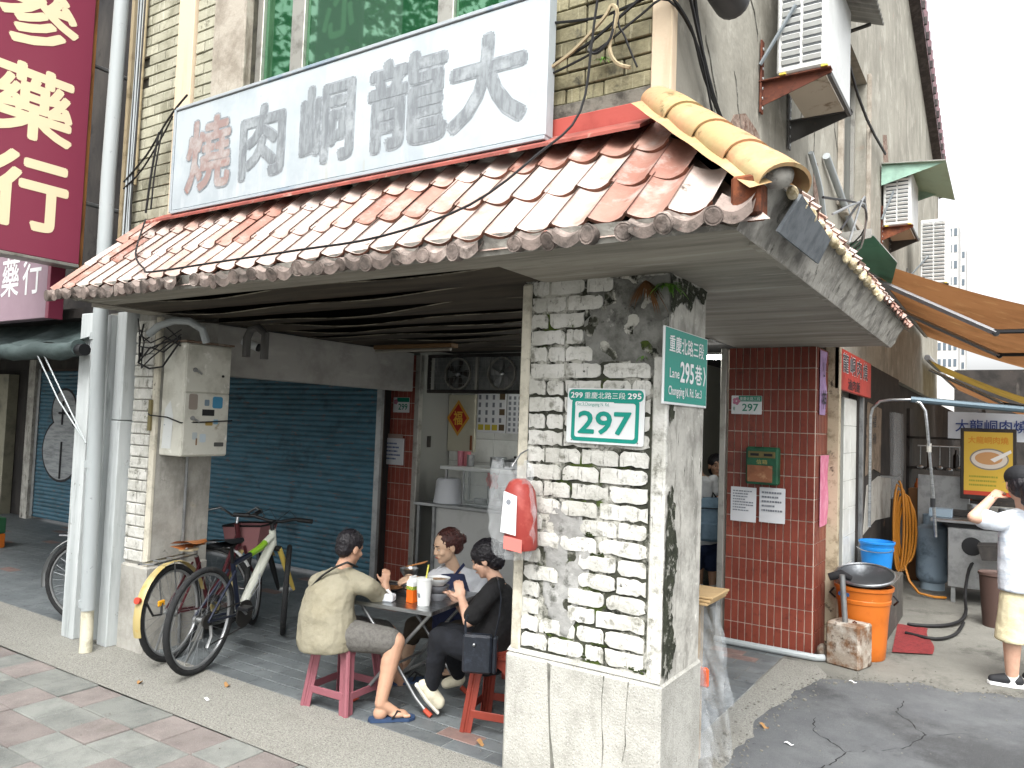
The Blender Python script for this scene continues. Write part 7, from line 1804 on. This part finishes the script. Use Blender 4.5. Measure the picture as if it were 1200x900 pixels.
def face(t, P, f, up, s=1.0, brow=m_hair):
    f = Vector(f).normalized(); up = Vector(up); up = (up - f * up.dot(f)).normalized()
    for l in (-1, 1):
        b = Blob(); b.ell(P(.0715, .028 * l, .001), (.006 * s, .013 * s, .0035 * s), f, None, up); e = b.build('eye', m_eyew, t)
        b = Blob(); b.ell(P(.0752, .027 * l, .0012), (.0035 * s, .0075 * s, .0036 * s), f, None, up); b.build('iris', m_eye, e)
        b = Blob(); b.cap(P(.079, .014 * l, .024), P(.071, .042 * l, .025), .0035 * s, .003 * s, 6); b.build('eyebrow', brow, t)
    b = Blob(); b.cap(P(.0815, -.017, -.054), P(.0815, .017, -.054), .0038 * s, .0038 * s, 6); b.build('mouth', m_lip, t)
def person(lab, loc): return thing('person', lab, 'person', loc)

# --- man in beige shirt, seen from behind, on the pink stool
SC = .94
D0 = 4.56
t = person('man in a beige T-shirt and grey shorts seen from behind on the pink stool', (-3.3, 3.3, .4))
fd = hd_(.80, .60); sd_ = fd.cross(ZP).normalized()            # sd_: his right
pel = W(388, 738, D0); nk = W(402, 670, D0 + .10); hc = W(411, 642, D0 + .13)
shR, shL = W(430, 687, D0 - .07), W(372, 683, D0 + .15)
elR, wrR = W(454, 706, D0 + .10), W(451, 684, D0 + .16)
elL, wrL = W(420, 700, D0 + .42), W(455, 690, D0 + .38)
hipR, hipL = pel + sd_ * .08, pel - sd_ * .08
knR, anR = W(463, 752, D0 - .12), W(446, 824, D0 - .22)
knL, anL = W(455, 742, D0 + .30), W(470, 806, D0 + .40)
b = Blob()
mid = pel.lerp(nk, .5) - fd * .045
b.loft([(pel + Vector((0, 0, -.05)), .15, .11), (pel + Vector((0, 0, .03)), .155, .12), (mid, .165, .115), (pel.lerp(nk, .8) - fd * .02, .17, .10), (nk, .07, .06)], sd_)
b.chain([nk - fd * .01, hc - ZP * .03], [.05, .048])
hf1 = (fd * .9 + hf_ * .25 - ZP * .32).normalized()
P = head(b, hc, hf1, ZP + fd * .25, SC)
b.chain([shR, elR, wrR], [.045, .036, .026]); b.chain([shL, elL, wrL], [.045, .036, .026]); b.cap(shR, shL, .05)
b.chain([hipR, knR, anR], [.085, .058, .034]); b.chain([hipL, knL, anL], [.085, .058, .034])
b.cap(knR.lerp(anR, .3) - fd * .012, knR.lerp(anR, .45) - fd * .012, .045, .04)
hand(b, wrR, (ZP + fd * .1), sd_ * .9 - fd * .4, .125, 1.9, -1); hand(b, wrL, (fd + hr_ * .3 + ZP * .1), ZP, .14, .7, -1)
foot(b, anR, hd_(.95, .25), .2); foot(b, anL, hd_(.9, .4), .2)
b.fuse('body', m_skin1, t, .0055, 3)
m_tee = mat('beige_cotton', '#8b8674', .9, layers=[('#807a66', 5, .45, .66)], bump=.7, bscale=11, bdist=.03)
b = Blob()
b.loft([(pel + Vector((0, 0, -.085)) - fd * .015, .205, .17), (pel + Vector((0, 0, -.03)) - fd * .02, .215, .175), (pel.lerp(nk, .3) - fd * .05, .205, .155), (pel.lerp(nk, .58) - fd * .055, .20, .135), (pel.lerp(nk, .84) - fd * .02, .175, .10), (nk - ZP * .005, .085, .07)], sd_)
b.cap(shR, shL, .055); b.cap(shR, nk, .056, .045); b.cap(shL, nk, .056, .045)
b.cap(shR, shR.lerp(elR, .58), .058, .054); b.cap(shL, shL.lerp(elL, .62), .056, .055)
b.fuse('shirt', m_tee, t, .008, 4, .014, .07)
m_shorts = mat('grey_shorts_cloth', '#615f5b', .9, layers=[('#53514e', (60, 60, 60), .45, .62)], bump=.3, bscale=60)
b = Blob(); b.ell(pel - ZP * .05, (.17, .14, .085), sd_, None, ZP)
for h_, k_ in ((hipR, knR), (hipL, knL)): b.cap(h_ - ZP * .005, h_.lerp(k_, .9), .098, .078)
b.fuse('shorts', m_shorts, t, .008, 4, .010, .08)
b = Blob(); up_ = (ZP + fd * .25).normalized()
b.ell(P(-.022, 0, .036), (.094 * SC, .078 * SC, .084 * SC), hf1, None, up_); b.ell(P(-.05, 0, -.012), (.055 * SC, .066 * SC, .060 * SC), hf1, None, up_)
b.fuse('hair', m_hair, t, .005, 1, .014, .014)
b = MB(); pts = [shL + Vector((0, 0, .07)), nk.lerp(shL, .55) - fd * .07 + ZP * .012]
b.tube([W(418, 664, D0 + .12), W(407, 659, D0 - .005), W(392, 665, D0 - .035), W(377, 675, D0 - .02), W(364, 689, D0 + .02), W(354, 704, D0 + .12)], .013, 8, flat=.5)
b.build('shoulder_strap', mat('black_webbing', '#2f2f2e', .8), t, smooth=60)
def sandal(t, ank, d, m, L=.21):
    d = Vector(d).normalized(); s_ = d.cross(ZP).normalized(); base = Vector((ank.x, ank.y, max(.004, ank.z - .105)))
    b = MB(); b.prism([(-.26*L, -.16*L), (0, -.2*L), (.45*L, -.2*L), (.75*L, -.24*L), (.92*L, -.12*L), (.95*L, .05*L), (.82*L, .2*L), (.4*L, .2*L), (0, .18*L), (-.26*L, .14*L), (-.32*L, 0)], base, d, -s_, Vector((0, 0, .016))); o = b.build('sandal', m, t, smooth=20)
    for q in (-1, 1):
        b = MB(); b.tube([base + d * L * .30 + s_ * L * .2 * q + ZP * .016, base + d * L * .45 + s_ * L * .12 * q + ZP * .056, base + d * L * .68 + s_ * L * .06 + ZP * .030], .0075, 6, flat=.6); b.build('strap', m_black, o, smooth=60)
m_flip = mat('navy_flip_flop', '#2c3f5c', .7)
sandal(t, anR, hd_(.95, .25), m_flip); sandal(t, anL, hd_(.9, .4), m_flip)

# --- woman in black
D0 = 4.42
t = person('woman in a black T-shirt and black trousers eating at the right side of the table', (-2.5, 3.75, .4))
fd = hd_(-.97, .22); sd_ = fd.cross(ZP).normalized()           # her right (away from us)
pel = W(573, 762, D0); nk = W(583, 683, D0 + .02); hc = W(569, 655, D0 + .04)
shL, shR = W(575, 694, D0 - .15), W(578, 690, D0 + .19)
elL, wrL = W(549, 728, D0 - .17), W(541, 701, D0 - .03)
elR, wrR = W(548, 722, D0 + .28), W(530, 697, D0 + .22)
hipL, hipR = pel - sd_ * .08, pel + sd_ * .08
knL, anL = W(516, 748, D0 - .08), W(505, 806, D0 + .0)
knR, anR = W(522, 742, D0 + .14), W(538, 792, D0 + .30)
b = Blob()
mid = pel.lerp(nk, .5) - fd * .03
b.loft([(pel - ZP * .05, .145, .105), (pel + ZP * .03, .14, .105), (mid, .135, .095), (pel.lerp(nk, .8) - fd * .005, .15, .09), (nk, .055, .05)], sd_)
b.chain([nk, hc - ZP * .03 - fd * .01], [.043, .042])
hf1 = (fd - ZP * .48).normalized()
P = head(b, hc, hf1, ZP + fd * .4, .96)
b.chain([shL, elL, wrL], [.04, .033, .023]); b.chain([shR, elR, wrR], [.04, .033, .023]); b.cap(shL, shR, .045)
b.chain([hipL, knL, anL], [.08, .052, .032]); b.chain([hipR, knR, anR], [.08, .052, .032])
hand(b, wrL, (ZP * .9 + fd * .35 + sd_ * .25), -sd_ - fd * .3, .135, .7, -1); hand(b, wrR, (fd + ZP * .4 - sd_ * .2), ZP, .135, .7, 1)
b.fuse('body', m_skin2, t, .0055, 3)
m_blackt = mat('black_cotton', '#151516', .9, layers=[('#1e1e20', 6, .45, .65)], bump=.7, bscale=12, bdist=.03)
b = Blob()
b.loft([(pel - ZP * .08, .165, .14), (pel + ZP * .02, .16, .13), (mid - fd * .01, .155, .11), (pel.lerp(nk, .82) - fd * .01, .165, .10), (nk - ZP * .012, .075, .065)], sd_)
b.cap(shL, shR, .052); b.cap(shL, nk, .054, .045); b.cap(shR, nk, .054, .045); b.cap(shL, shL.lerp(elL, .80), .054, .054); b.cap(shR, shR.lerp(elR, .8), .054, .054)
b.fuse('shirt', m_blackt, t, .008, 5, .010, .10)
m_trous = mat('black_trouser_cloth', '#14161b', .9, layers=[('#1c1f26', 8, .45, .65)], bump=.2)
b = Blob(); b.ell(pel - ZP * .05, (.155, .13, .085), sd_, None, ZP)
for h_, k_, a_ in ((hipL, knL, anL), (hipR, knR, anR)): b.chain([h_, k_, k_.lerp(a_, .92)], [.09, .066, .046])
b.fuse('trousers', m_trous, t, .008, 3, .014, .05)
up_ = (ZP + fd * .4).normalized()
b = Blob(); b.ell(P(-.024, 0, .030), (.097, .082, .086), hf1, None, up_); b.ell(P(-.055, 0, -.03), (.054, .065, .058), hf1, None, up_); b.ell(P(-.105, .0, .02), (.03, .035, .035), hf1, None, up_); b.ell(P(.035, -.052, .048), (.03, .018, .03), hf1, None, up_)
b.fuse('hair', m_hair, t, .005, 1, .014, .014)
b = MB(); b.box((-.02, -.025, -.03), (.02, .025, .03), .006, mtx=Matrix.Translation(P(-.112, -.03, .035))); b.build('hair_clip', m_black, t)
face(t, P, hf1, up_, .96)
b = Blob(); sdir = hd_(.45, -.1); hl = anL - ZP * .02
m_shoe = mat('cream_canvas_shoe', '#c9c3ae', .8, layers=[('#b5ad96', 20, .5, .66)])
toe = W(496, 803, D0 - .02); heel = W(514, 826, D0 + .0)
b.chain([heel + ZP * .012, heel.lerp(toe, .5) + ZP * .01, toe], [.036, .04, .034]); b.cap(hl, heel + ZP * .02, .038, .036)
b.fuse('shoe', m_shoe, t, .007, 3)
b = MB(); dn = (heel - toe).normalized(); nn = dn.cross(hf_).normalized()
b.tube([heel + dn * .03 - nn * .03, heel.lerp(toe, .5) - nn * .036, toe - dn * .025 - nn * .028], [.034, .040, .034], 12, flat=.35); b.build('shoe_sole', mat('white_rubber_sole', '#d5d3ca', .6), t, smooth=60)
b = Blob(); tr_ = anR + hd_(-.9, .2) * .08; b.chain([anR - ZP * .02, tr_ - ZP * .055], [.04, .032]); b.fuse('shoe', m_shoe, t, .007, 3)
hb_ = thing('handbag', 'small black leather handbag with a metal stud hanging beside the woman in black', 'handbag', tuple(W(562, 766, D0 - .28)))
c = W(560, 765, D0 - .27); X = hd_(.97, -.1); Y = X.cross(ZP)
m_leather = mat('black_leather', '#20242b', .38, layers=[('#2c313a', 30, .5, .66)], bump=.15, bscale=150)
M_ = Matrix((X, Y, ZP)).transposed().to_4x4(); M_.translation = c
b = MB(); b.box((-.082, -.03, -.105), (.078, .03, .10), .012, mtx=M_); b.build('body', m_leather, hb_)
b = MB(); b.box((.083, -.026, -.10), (.105, .034, .095), .008, mtx=M_); b.build('side_gusset', m_leather, hb_)
b = MB(); b.ball((0, 0, 0), (.009, .006, .009), 10, 6, M_ @ Matrix.Translation((-.018, .034 if Y.dot(FV) < 0 else -.034, .05))); b.build('stud', m_steel, hb_)
b = MB(); b.tube([M_ @ Vector((-.07, 0, .1)), M_ @ Vector((-.075, 0, .16)), M_ @ Vector((-.06, .02, .2))], .007, 6); b.build('handle', m_leather, hb_)
b = MB(); b.tube([M_ @ Vector((.09, 0, .09)), M_ @ Vector((.11, .01, .2)), shL + X * .06 - ZP * .03, shL + X * .04 + ZP * .065, shR.lerp(nk, .5) + ZP * .07], .006, 6, flat=.6); b.build('long_strap', m_leather, hb_)

# --- woman in white tee and navy apron behind the table
D0 = 5.06
t = person('older woman in a white tee and navy apron sitting behind the table', (-3.1, 4.4, .4))
fd = hd_(-.80, -.60); sd_ = fd.cross(ZP).normalized()
pel = W(541, 735, D0 + .06); nk = W(533, 668, D0 + .02); hc = W(523, 640, D0 - .04)
shR, shL = W(511, 676, D0 - .02), W(562, 680, D0 + .06)
if (shR - shL).dot(sd_) < 0: sd_ = -sd_
elR, wrR = W(497, 694, D0 - .05), W(483, 690, D0 - .08)
elL, wrL = W(560, 712, D0 - .05), W(530, 704, D0 - .22)
elR = W(500, 688, D0 - .10); wrR = W(486, 678, D0 - .14)
hipR, hipL = pel - hr_ * .075, pel + hr_ * .075
knR, anR = W(486, 734, D0 + .06), W(474, 778, D0 + .12)
knL, anL = W(532, 742, D0 - .22), W(530, 770, D0 + .18)
b = Blob()
b.loft([(pel - ZP * .05, .15, .11), (pel + ZP * .04, .15, .115), (pel.lerp(nk, .5), .145, .105), (pel.lerp(nk, .8), .15, .09), (nk, .055, .05)], hr_)
hf1 = (fd + hr_ * -.15 - ZP * .28).normalized()
b.chain([nk, hc - ZP * .03], [.043, .042]); P = head(b, hc, hf1, ZP + fd * .2, 1.0)
b.chain([shR, elR, wrR], [.042, .034, .024]); b.chain([shL, elL, wrL], [.042, .034, .024]); b.cap(shR, shL, .045)
b.chain([hipR, knR, anR], [.08, .052, .032]); b.chain([hipL, knL, anL], [.08, .052, .032])
hand(b, wrR, (-hr_ - hf_ * .1 - ZP * .15), ZP * .8 - hf_ * .5, .135, .6, 1); hand(b, wrL, (-hr_ - hf_ * .5), ZP, .135, .6, -1)
foot(b, anR, hd_(-.3, -.9), .19); foot(b, anL, hd_(-.1, -1), .19)
b.fuse('body', m_skin3, t, .0055, 3)
m_wtee = mat('white_cotton', '#c7c9cc', .9, layers=[('#b7babf', 6, .45, .66)], bump=.6, bscale=13, bdist=.03)
b = Blob(); b.loft([(pel - ZP * .06, .17, .13), (pel.lerp(nk, .3), .165, .125), (pel.lerp(nk, .6), .16, .115), (pel.lerp(nk, .85), .165, .095), (nk - ZP * .01, .07, .06)], hr_)
b.cap(shR, shL, .05); b.cap(shR, nk, .052, .045); b.cap(shL, nk, .052, .045); b.cap(shR, shR.lerp(elR, .8), .055, .056); b.cap(shL, shL.lerp(elL, .75), .055, .056)
b.fuse('shirt', m_wtee, t, .008, 5, .010, .10)
m_navy = mat('navy_apron_cloth', '#272d4a', .85, layers=[('#20263f', 8, .45, .65)])
b = Blob(); o_ = fd * .03 - hf_ * .045
b.loft([(pel - ZP * .07 + o_, .165, .12), (pel.lerp(nk, .3) + o_, .155, .115), (pel.lerp(nk, .6) + o_, .125, .10), (pel.lerp(nk, .80) + o_ * 1.1, .11, .075), (pel.lerp(nk, .96) + o_ * .8, .085, .045)], hr_)
b.fuse('apron', m_navy, t, .008, 3, .010, .05)
for q in (-1, 1):
    b = MB(); a_ = pel.lerp(nk, .78) + o_ * 1.2 + hr_ * .09 * q; b.tube([a_ + fd * .055, a_.lerp(nk + hr_ * .07 * q, .6) + fd * .075 + ZP * .02, nk + hr_ * .06 * q + ZP * .04], .012, 6, flat=.4); b.build('apron_strap', m_navy if q > 0 else m_wtee, t, smooth=60)
b = MB(); a_ = nk + fd * .085
b.tube([nk + hr_ * .05 + ZP * .0 + fd * .06, a_ - ZP * .045 + fd * .02, a_ - ZP * .075 + fd * .025, a_ - ZP * .045 - hr_ * .02 + fd * .02, nk - hr_ * .05 + fd * .06], .003, 5); b.build('necklace', m_steel, t, smooth=60)
m_capri = mat('brown_capri_cloth', '#3f382f', .9)
b = Blob(); b.ell(pel - ZP * .05, (.16, .14, .085), hr_, None, ZP)
for h_, k_, a_ in ((hipR, knR, anR), (hipL, knL, anL)): b.chain([h_, k_, k_.lerp(a_, .25)], [.09, .07, .062])
b.fuse('capri_trousers', m_capri, t, .008, 3, .012, .05)
up_ = (ZP + fd * .2).normalized()
b = Blob(); b.ell(P(-.03, 0, .032), (.0935, .0815, .085), hf1, None, up_); b.ell(P(-.065, 0, -.015), (.052, .062, .057), hf1, None, up_); b.ell(P(-.125, .01, .01), (.034, .036, .036), hf1, None, up_)
b.fuse('hair', m_hairb, t, .005, 1, .014, .014)
face(t, P, hf1, up_, 1.0)
sandal(t, anR, hd_(-.3, -.9), m_black, .2); sandal(t, anL, hd_(-.1, -1), m_black, .2)

# --- woman in the lane, cropped by the right edge
D0 = 5.33
t = person('woman in a white tee, cream shorts and black cap standing in the lane', (.05, 6.36, 0))
fd = hd_(-.12, .99); sd_ = fd.cross(ZP).normalized()
pel = W(1206, 690, D0); nk = W(1200, 600, D0); hc = W(1195, 567, D0)
shL, shR = W(1168, 612, D0 - .02), W(1236, 610, D0 + .03)
elL, wrL = W(1141, 606, D0 - .05), W(1164, 582, D0 + .06)
elR, wrR = W(1258, 660, D0 + .05), W(1245, 705, D0)
hipL, hipR = pel - sd_ * .085, pel + sd_ * .085
hipL = W(1190, 700, D0); hipR = W(1222, 700, D0)
knL, anL = W(1186, 752, D0), W(1186, 795, D0 + .02)
knR, anR = W(1224, 752, D0 + .05), W(1226, 792, D0 + .1)
b = Blob()
b.loft([(pel - ZP * .06, .16, .11), (pel + ZP * .06, .15, .10), (pel.lerp(nk, .5), .145, .10), (pel.lerp(nk, .82), .165, .09), (nk, .06, .055)], hr_)
hf1 = (fd + hr_ * .30 - ZP * .08).normalized()
b.chain([nk, hc - ZP * .03], [.046, .045]); P = head(b, hc, hf1, ZP, 1.12)
b.chain([shL, elL, wrL], [.045, .040, .028]); b.chain([shR, elR, wrR], [.045, .036, .026]); b.cap(shL, shR, .05)
b.chain([hipL, knL, anL], [.085, .058, .038]); b.chain([hipR, knR, anR], [.085, .058, .038])
hand(b, wrL, (hr_ * .75 + ZP * .5 + hf_ * .35), ZP * .5 - hr_ * .5 - hf_ * .5, .15, 1.0, 1); hand(b, wrR, -ZP, hr_, .14, .4, 1)
foot(b, anL, fd, .21); foot(b, anR, fd, .21)
b.fuse('body', m_skin2, t, .006, 3)
m_stripe = mat('white_striped_cotton', '#cdd3da', .9, layers=[('#b4c0cc', (1.2, 1.2, 34), .52, .60)], bump=.6, bscale=10, bdist=.03)
b = Blob(); b.loft([(pel - ZP * .0, .20, .15), (pel.lerp(nk, .3), .19, .14), (pel.lerp(nk, .6), .18, .125), (pel.lerp(nk, .86), .175, .10), (nk - ZP * .01, .075, .065)], hr_)
b.cap(shL, shR, .058); b.cap(shL, nk, .058, .045); b.cap(shR, nk, .058, .045); b.cap(shL, shL.lerp(elL, .5), .064, .072); b.cap(shR, shR.lerp(elR, .65), .068, .07)
b.fuse('shirt', m_stripe, t, .009, 5, .012, .12)
m_cshort = mat('cream_shorts_cloth', '#c9c0a0', .9, layers=[('#b9af8e', 6, .45, .66)], bump=.6, bscale=9, bdist=.03)
b = Blob(); b.loft([(W(1207, 735, D0), .175, .115), (pel - ZP * .12, .18, .125), (pel + ZP * .03, .165, .12)], hr_)
for h_, k_ in ((hipL, knL), (hipR, knR)): b.cap(h_, h_.lerp(k_, .72), .10, .102); b.loft([(h_.lerp(k_, .5), .10, .10), (h_.lerp(k_, .98), .108, .105)], hr_)
b.fuse('shorts', m_cshort, t, .009, 4, .012, .12)
b = Blob(); b.ell(P(-.03, 0, .0), (.098, .090, .100), hf1, None, ZP); b.chain([P(-.10, 0, .0), P(-.125, .0, -.04), P(-.125, 0, -.10), P(-.115, 0, -.16)], [.03, .055, .056, .02])
b.fuse('hair', m_hair, t, .006, 2, .012, .02)
b = Blob(); b.ell(P(-.012, 0, .042), (.114, .098, .084), hf1, None, ZP); b.fuse('cap', mat('black_cap', '#1b1c1f', .8), t, .006, 2)
b = MB(); b.grid(lambda u, v: P(.07 + .07 * u * (1 - (2*v - 1) ** 2 * .5), (v - .5) * .13, .03 - .012 * u - .02 * (2*v-1) ** 2), 5, 8); b.build('cap_visor', m_black, t, smooth=60)
face(t, P, hf1, ZP, 1.12)
b = MB(); b.tube([wrL + (elL - wrL).normalized() * .02 + (hf_ * cos(a) + ZP.cross(hf_) * sin(a)) * .0 for a in (0,)] + [wrL.lerp(elL, .22)], .029, 10); b.build('wristwatch', m_black, t, smooth=60)
for a_, nm in ((anL, 'l'), (anR, 'r')):
    b = Blob(); b.cap(a_ + ZP * .035, a_ - ZP * .04, .042, .044); b.fuse('sock', mat('white_sock', '#cfd0cf', .9), t, .007, 2)
    fo = hd_(-.75, .35); base = Vector((a_.x, a_.y, .045))
    b = Blob(); b.chain([base - fo * .03, base + fo * .05, base + fo * .115 - ZP * .008], [.042, .04, .03]); b.fuse('shoe', mat('black_sneaker', '#222326', .7), t, .007, 2)
    b = MB(); sdv = fo.cross(ZP); b.prism([(-.075, -.028), (-.05, -.042), (.06, -.044), (.135, -.032), (.15, 0), (.135, .032), (.06, .044), (-.05, .042), (-.075, .028)], Vector((a_.x, a_.y, .004)), fo, ZP.cross(fo), Vector((0, 0, .02))); b.build('shoe_sole', m_white, t)

# --- schoolchild with a backpack inside the doorway
D0 = 7.7
t = person('child in navy shorts wearing a grey blue backpack, standing inside the doorway', tuple(W(828, 690, D0)))
fd = hd_(-.1, 1); 
pel = W(825, 645, D0); nk = W(820, 556, D0); hc = W(813, 532, D0); pel.z = .58
b = Blob(); b.loft([(pel - ZP * .05, .13, .10), (pel + ZP * .1, .125, .095), (nk - ZP * .06, .14, .08), (nk, .05, .05)], hr_); b.chain([nk, hc], [.04, .04]); P = head(b, hc, fd, ZP, .92)
for q in (-1, 1):
    h_ = pel + hr_ * .07 * q; k_ = h_ - ZP * .26 + hr_ * .02; a_ = Vector((k_.x + .01, k_.y, .09)); b.chain([h_, k_, a_], [.07, .05, .032])
    s_ = nk - ZP * .05 + hr_ * .15 * q; e_ = s_ - ZP * .2 + hr_ * .03 * q; w_ = e_ - ZP * .12 + fd * .12; b.chain([s_, e_, w_], [.04, .034, .024]); hand(b, w_, fd - ZP * .4, hr_ * q, .12, .5, q); foot(b, a_, fd, .18)
b.fuse('body', m_skin1, t, .007, 2)
b = Blob(); b.loft([(pel, .15, .115), (nk - ZP * .06, .155, .09), (nk - ZP * .01, .06, .055)], hr_)
for q in (-1, 1): b.cap(nk - ZP * .05 + hr_ * .14 * q, nk - ZP * .16 + hr_ * .17 * q, .055, .055)
b.fuse('shirt', m_wtee, t, .01, 2, .012, .05)
b = Blob(); b.ell(pel - ZP * .04, (.145, .12, .09), hr_, None, ZP)
for q in (-1, 1): b.cap(pel + hr_ * .07 * q, pel + hr_ * .08 * q - ZP * .2, .088, .09)
b.fuse('shorts', mat('navy_shorts_cloth', '#1d2742', .9), t, .01, 2, .01, .05)
b = Blob(); b.ell(P(-.02, 0, .03), (.095, .08, .088), fd, None, ZP); b.fuse('hair', m_hair, t, .007, 2, .01, .02)
for q in (-1, 1):
    a_ = pel + hr_ * (.07 * q + .02) - ZP * .26; 
    b = Blob(); b.cap(Vector((a_.x + .01, a_.y, .16)), Vector((a_.x + .01, a_.y, .08)), .04, .04); b.fuse('sock', mat('white_sock', '#cfd0cf', .9), t, .008, 2)
    b = Blob(); b.cap(Vector((a_.x, a_.y, .04)) - fd * .04, Vector((a_.x, a_.y, .04)) + fd * .12, .045, .036); b.fuse('shoe', mat('dark_red_shoe', '#4a1c22', .6), t, .008, 2)
bp_ = thing('backpack', 'grey blue backpack on the back of the child in the doorway', 'backpack', tuple(W(836, 620, D0 - .2)))
c = W(834, 607, D0 - .18)
m_bp = mat('grey_blue_nylon', '#6d8496', .8, layers=[('#5d7384', 8, .45, .66)], bump=.2, bscale=30)
b = Blob(); b.loft([(c - ZP * .22, .15, .085), (c - ZP * .05, .155, .10), (c + ZP * .12, .14, .085), (c + ZP * .2, .09, .06)], hr_); b.fuse('body', m_bp, bp_, .009, 3, .01, .06)
b = Blob(); b.loft([(c - ZP * .2 - hf_ * .07, .12, .055), (c - ZP * .04 - hf_ * .075, .125, .055)], hr_); b.fuse('front_pocket', m_bp, bp_, .009, 3)
b = MB(); b.tube([c + ZP * .10 + hr_ * x_ - hf_ * (.095 - abs(x_) * .15) for x_ in (-.14, -.07, 0, .07, .13)], .006, 5); b.build('zip', m_black, bp_)
b = MB(); p_ = c - ZP * .14 + hr_ * .06 - hf_ * .136; b.box(p_ - Vector((.02, .004, .02)), p_ + Vector((.02, .004, .02))); b.build('patch', m_black, bp_)
b = MB(); b.tube([c + ZP * .2, c + ZP * .25 - hf_ * .02, c + ZP * .2 + hr_ * .04], .01, 6); b.build('handle', m_black, bp_)
# --- woman deeper in the shop, facing out
D0 = 8.1
t = person('dark haired person in a lavender shirt facing out from inside the shop', tuple(W(842, 690, D0)))
fd = hd_(-.05, -1); pel = W(846, 625, D0); nk = W(843, 570, D0); hc = W(840, 546, D0)
b = Blob(); b.loft([(pel - ZP * .08, .13, .11), (pel + ZP * .1, .13, .10), (nk - ZP * .06, .15, .085), (nk, .055, .05)], hr_); b.chain([nk, hc], [.045, .043]); P = head(b, hc, fd, ZP, 1.1)
for q in (-1, 1):
    s_ = nk - ZP * .06 + hr_ * .16 * q; e_ = s_ - ZP * .22 + hr_ * .04 * q; w_ = e_ + fd * .2 - ZP * .02; b.chain([s_, e_, w_], [.045, .036, .026]); hand(b, w_, fd, ZP, .13, .5, q)
    h_ = pel + hr_ * .08 * q; k_ = Vector((h_.x, h_.y, .48)) + fd * .1; b.chain([h_, k_, Vector((k_.x, k_.y, .08))], [.08, .055, .035]); foot(b, Vector((k_.x, k_.y, .08)), fd, .2)
b.fuse('body', m_skin1, t, .007, 2)
b = Blob(); b.loft([(pel - ZP * .05, .16, .13), (pel.lerp(nk, .5), .155, .115), (nk - ZP * .06, .165, .095), (nk - ZP * .01, .07, .06)], hr_)
for q in (-1, 1): b.cap(nk - ZP * .06 + hr_ * .15 * q, nk - ZP * .2 + hr_ * .18 * q, .06, .06)
b.fuse('shirt', mat('lavender_cotton', '#8f8497', .9), t, .009, 2, .012, .05)
b = Blob(); b.ell(pel - ZP * .05, (.15, .12, .10), hr_, None, ZP)
for q in (-1, 1): b.cap(pel + hr_ * .08 * q, Vector((pel.x, pel.y, .45)) + hr_ * .08 * q + fd * .08, .09, .07)
b.fuse('trousers', m_trous, t, .009, 2)
b = Blob(); b.ell(P(-.025, 0, .035), (.098 * 1.1, .082 * 1.1, .085 * 1.1), fd, None, ZP); b.ell(P(-.05, 0, -.03), (.07, .08, .08), fd, None, ZP); b.fuse('hair', m_hair, t, .006, 2, .012, .02)
face(t, P, fd, ZP, 1.1)
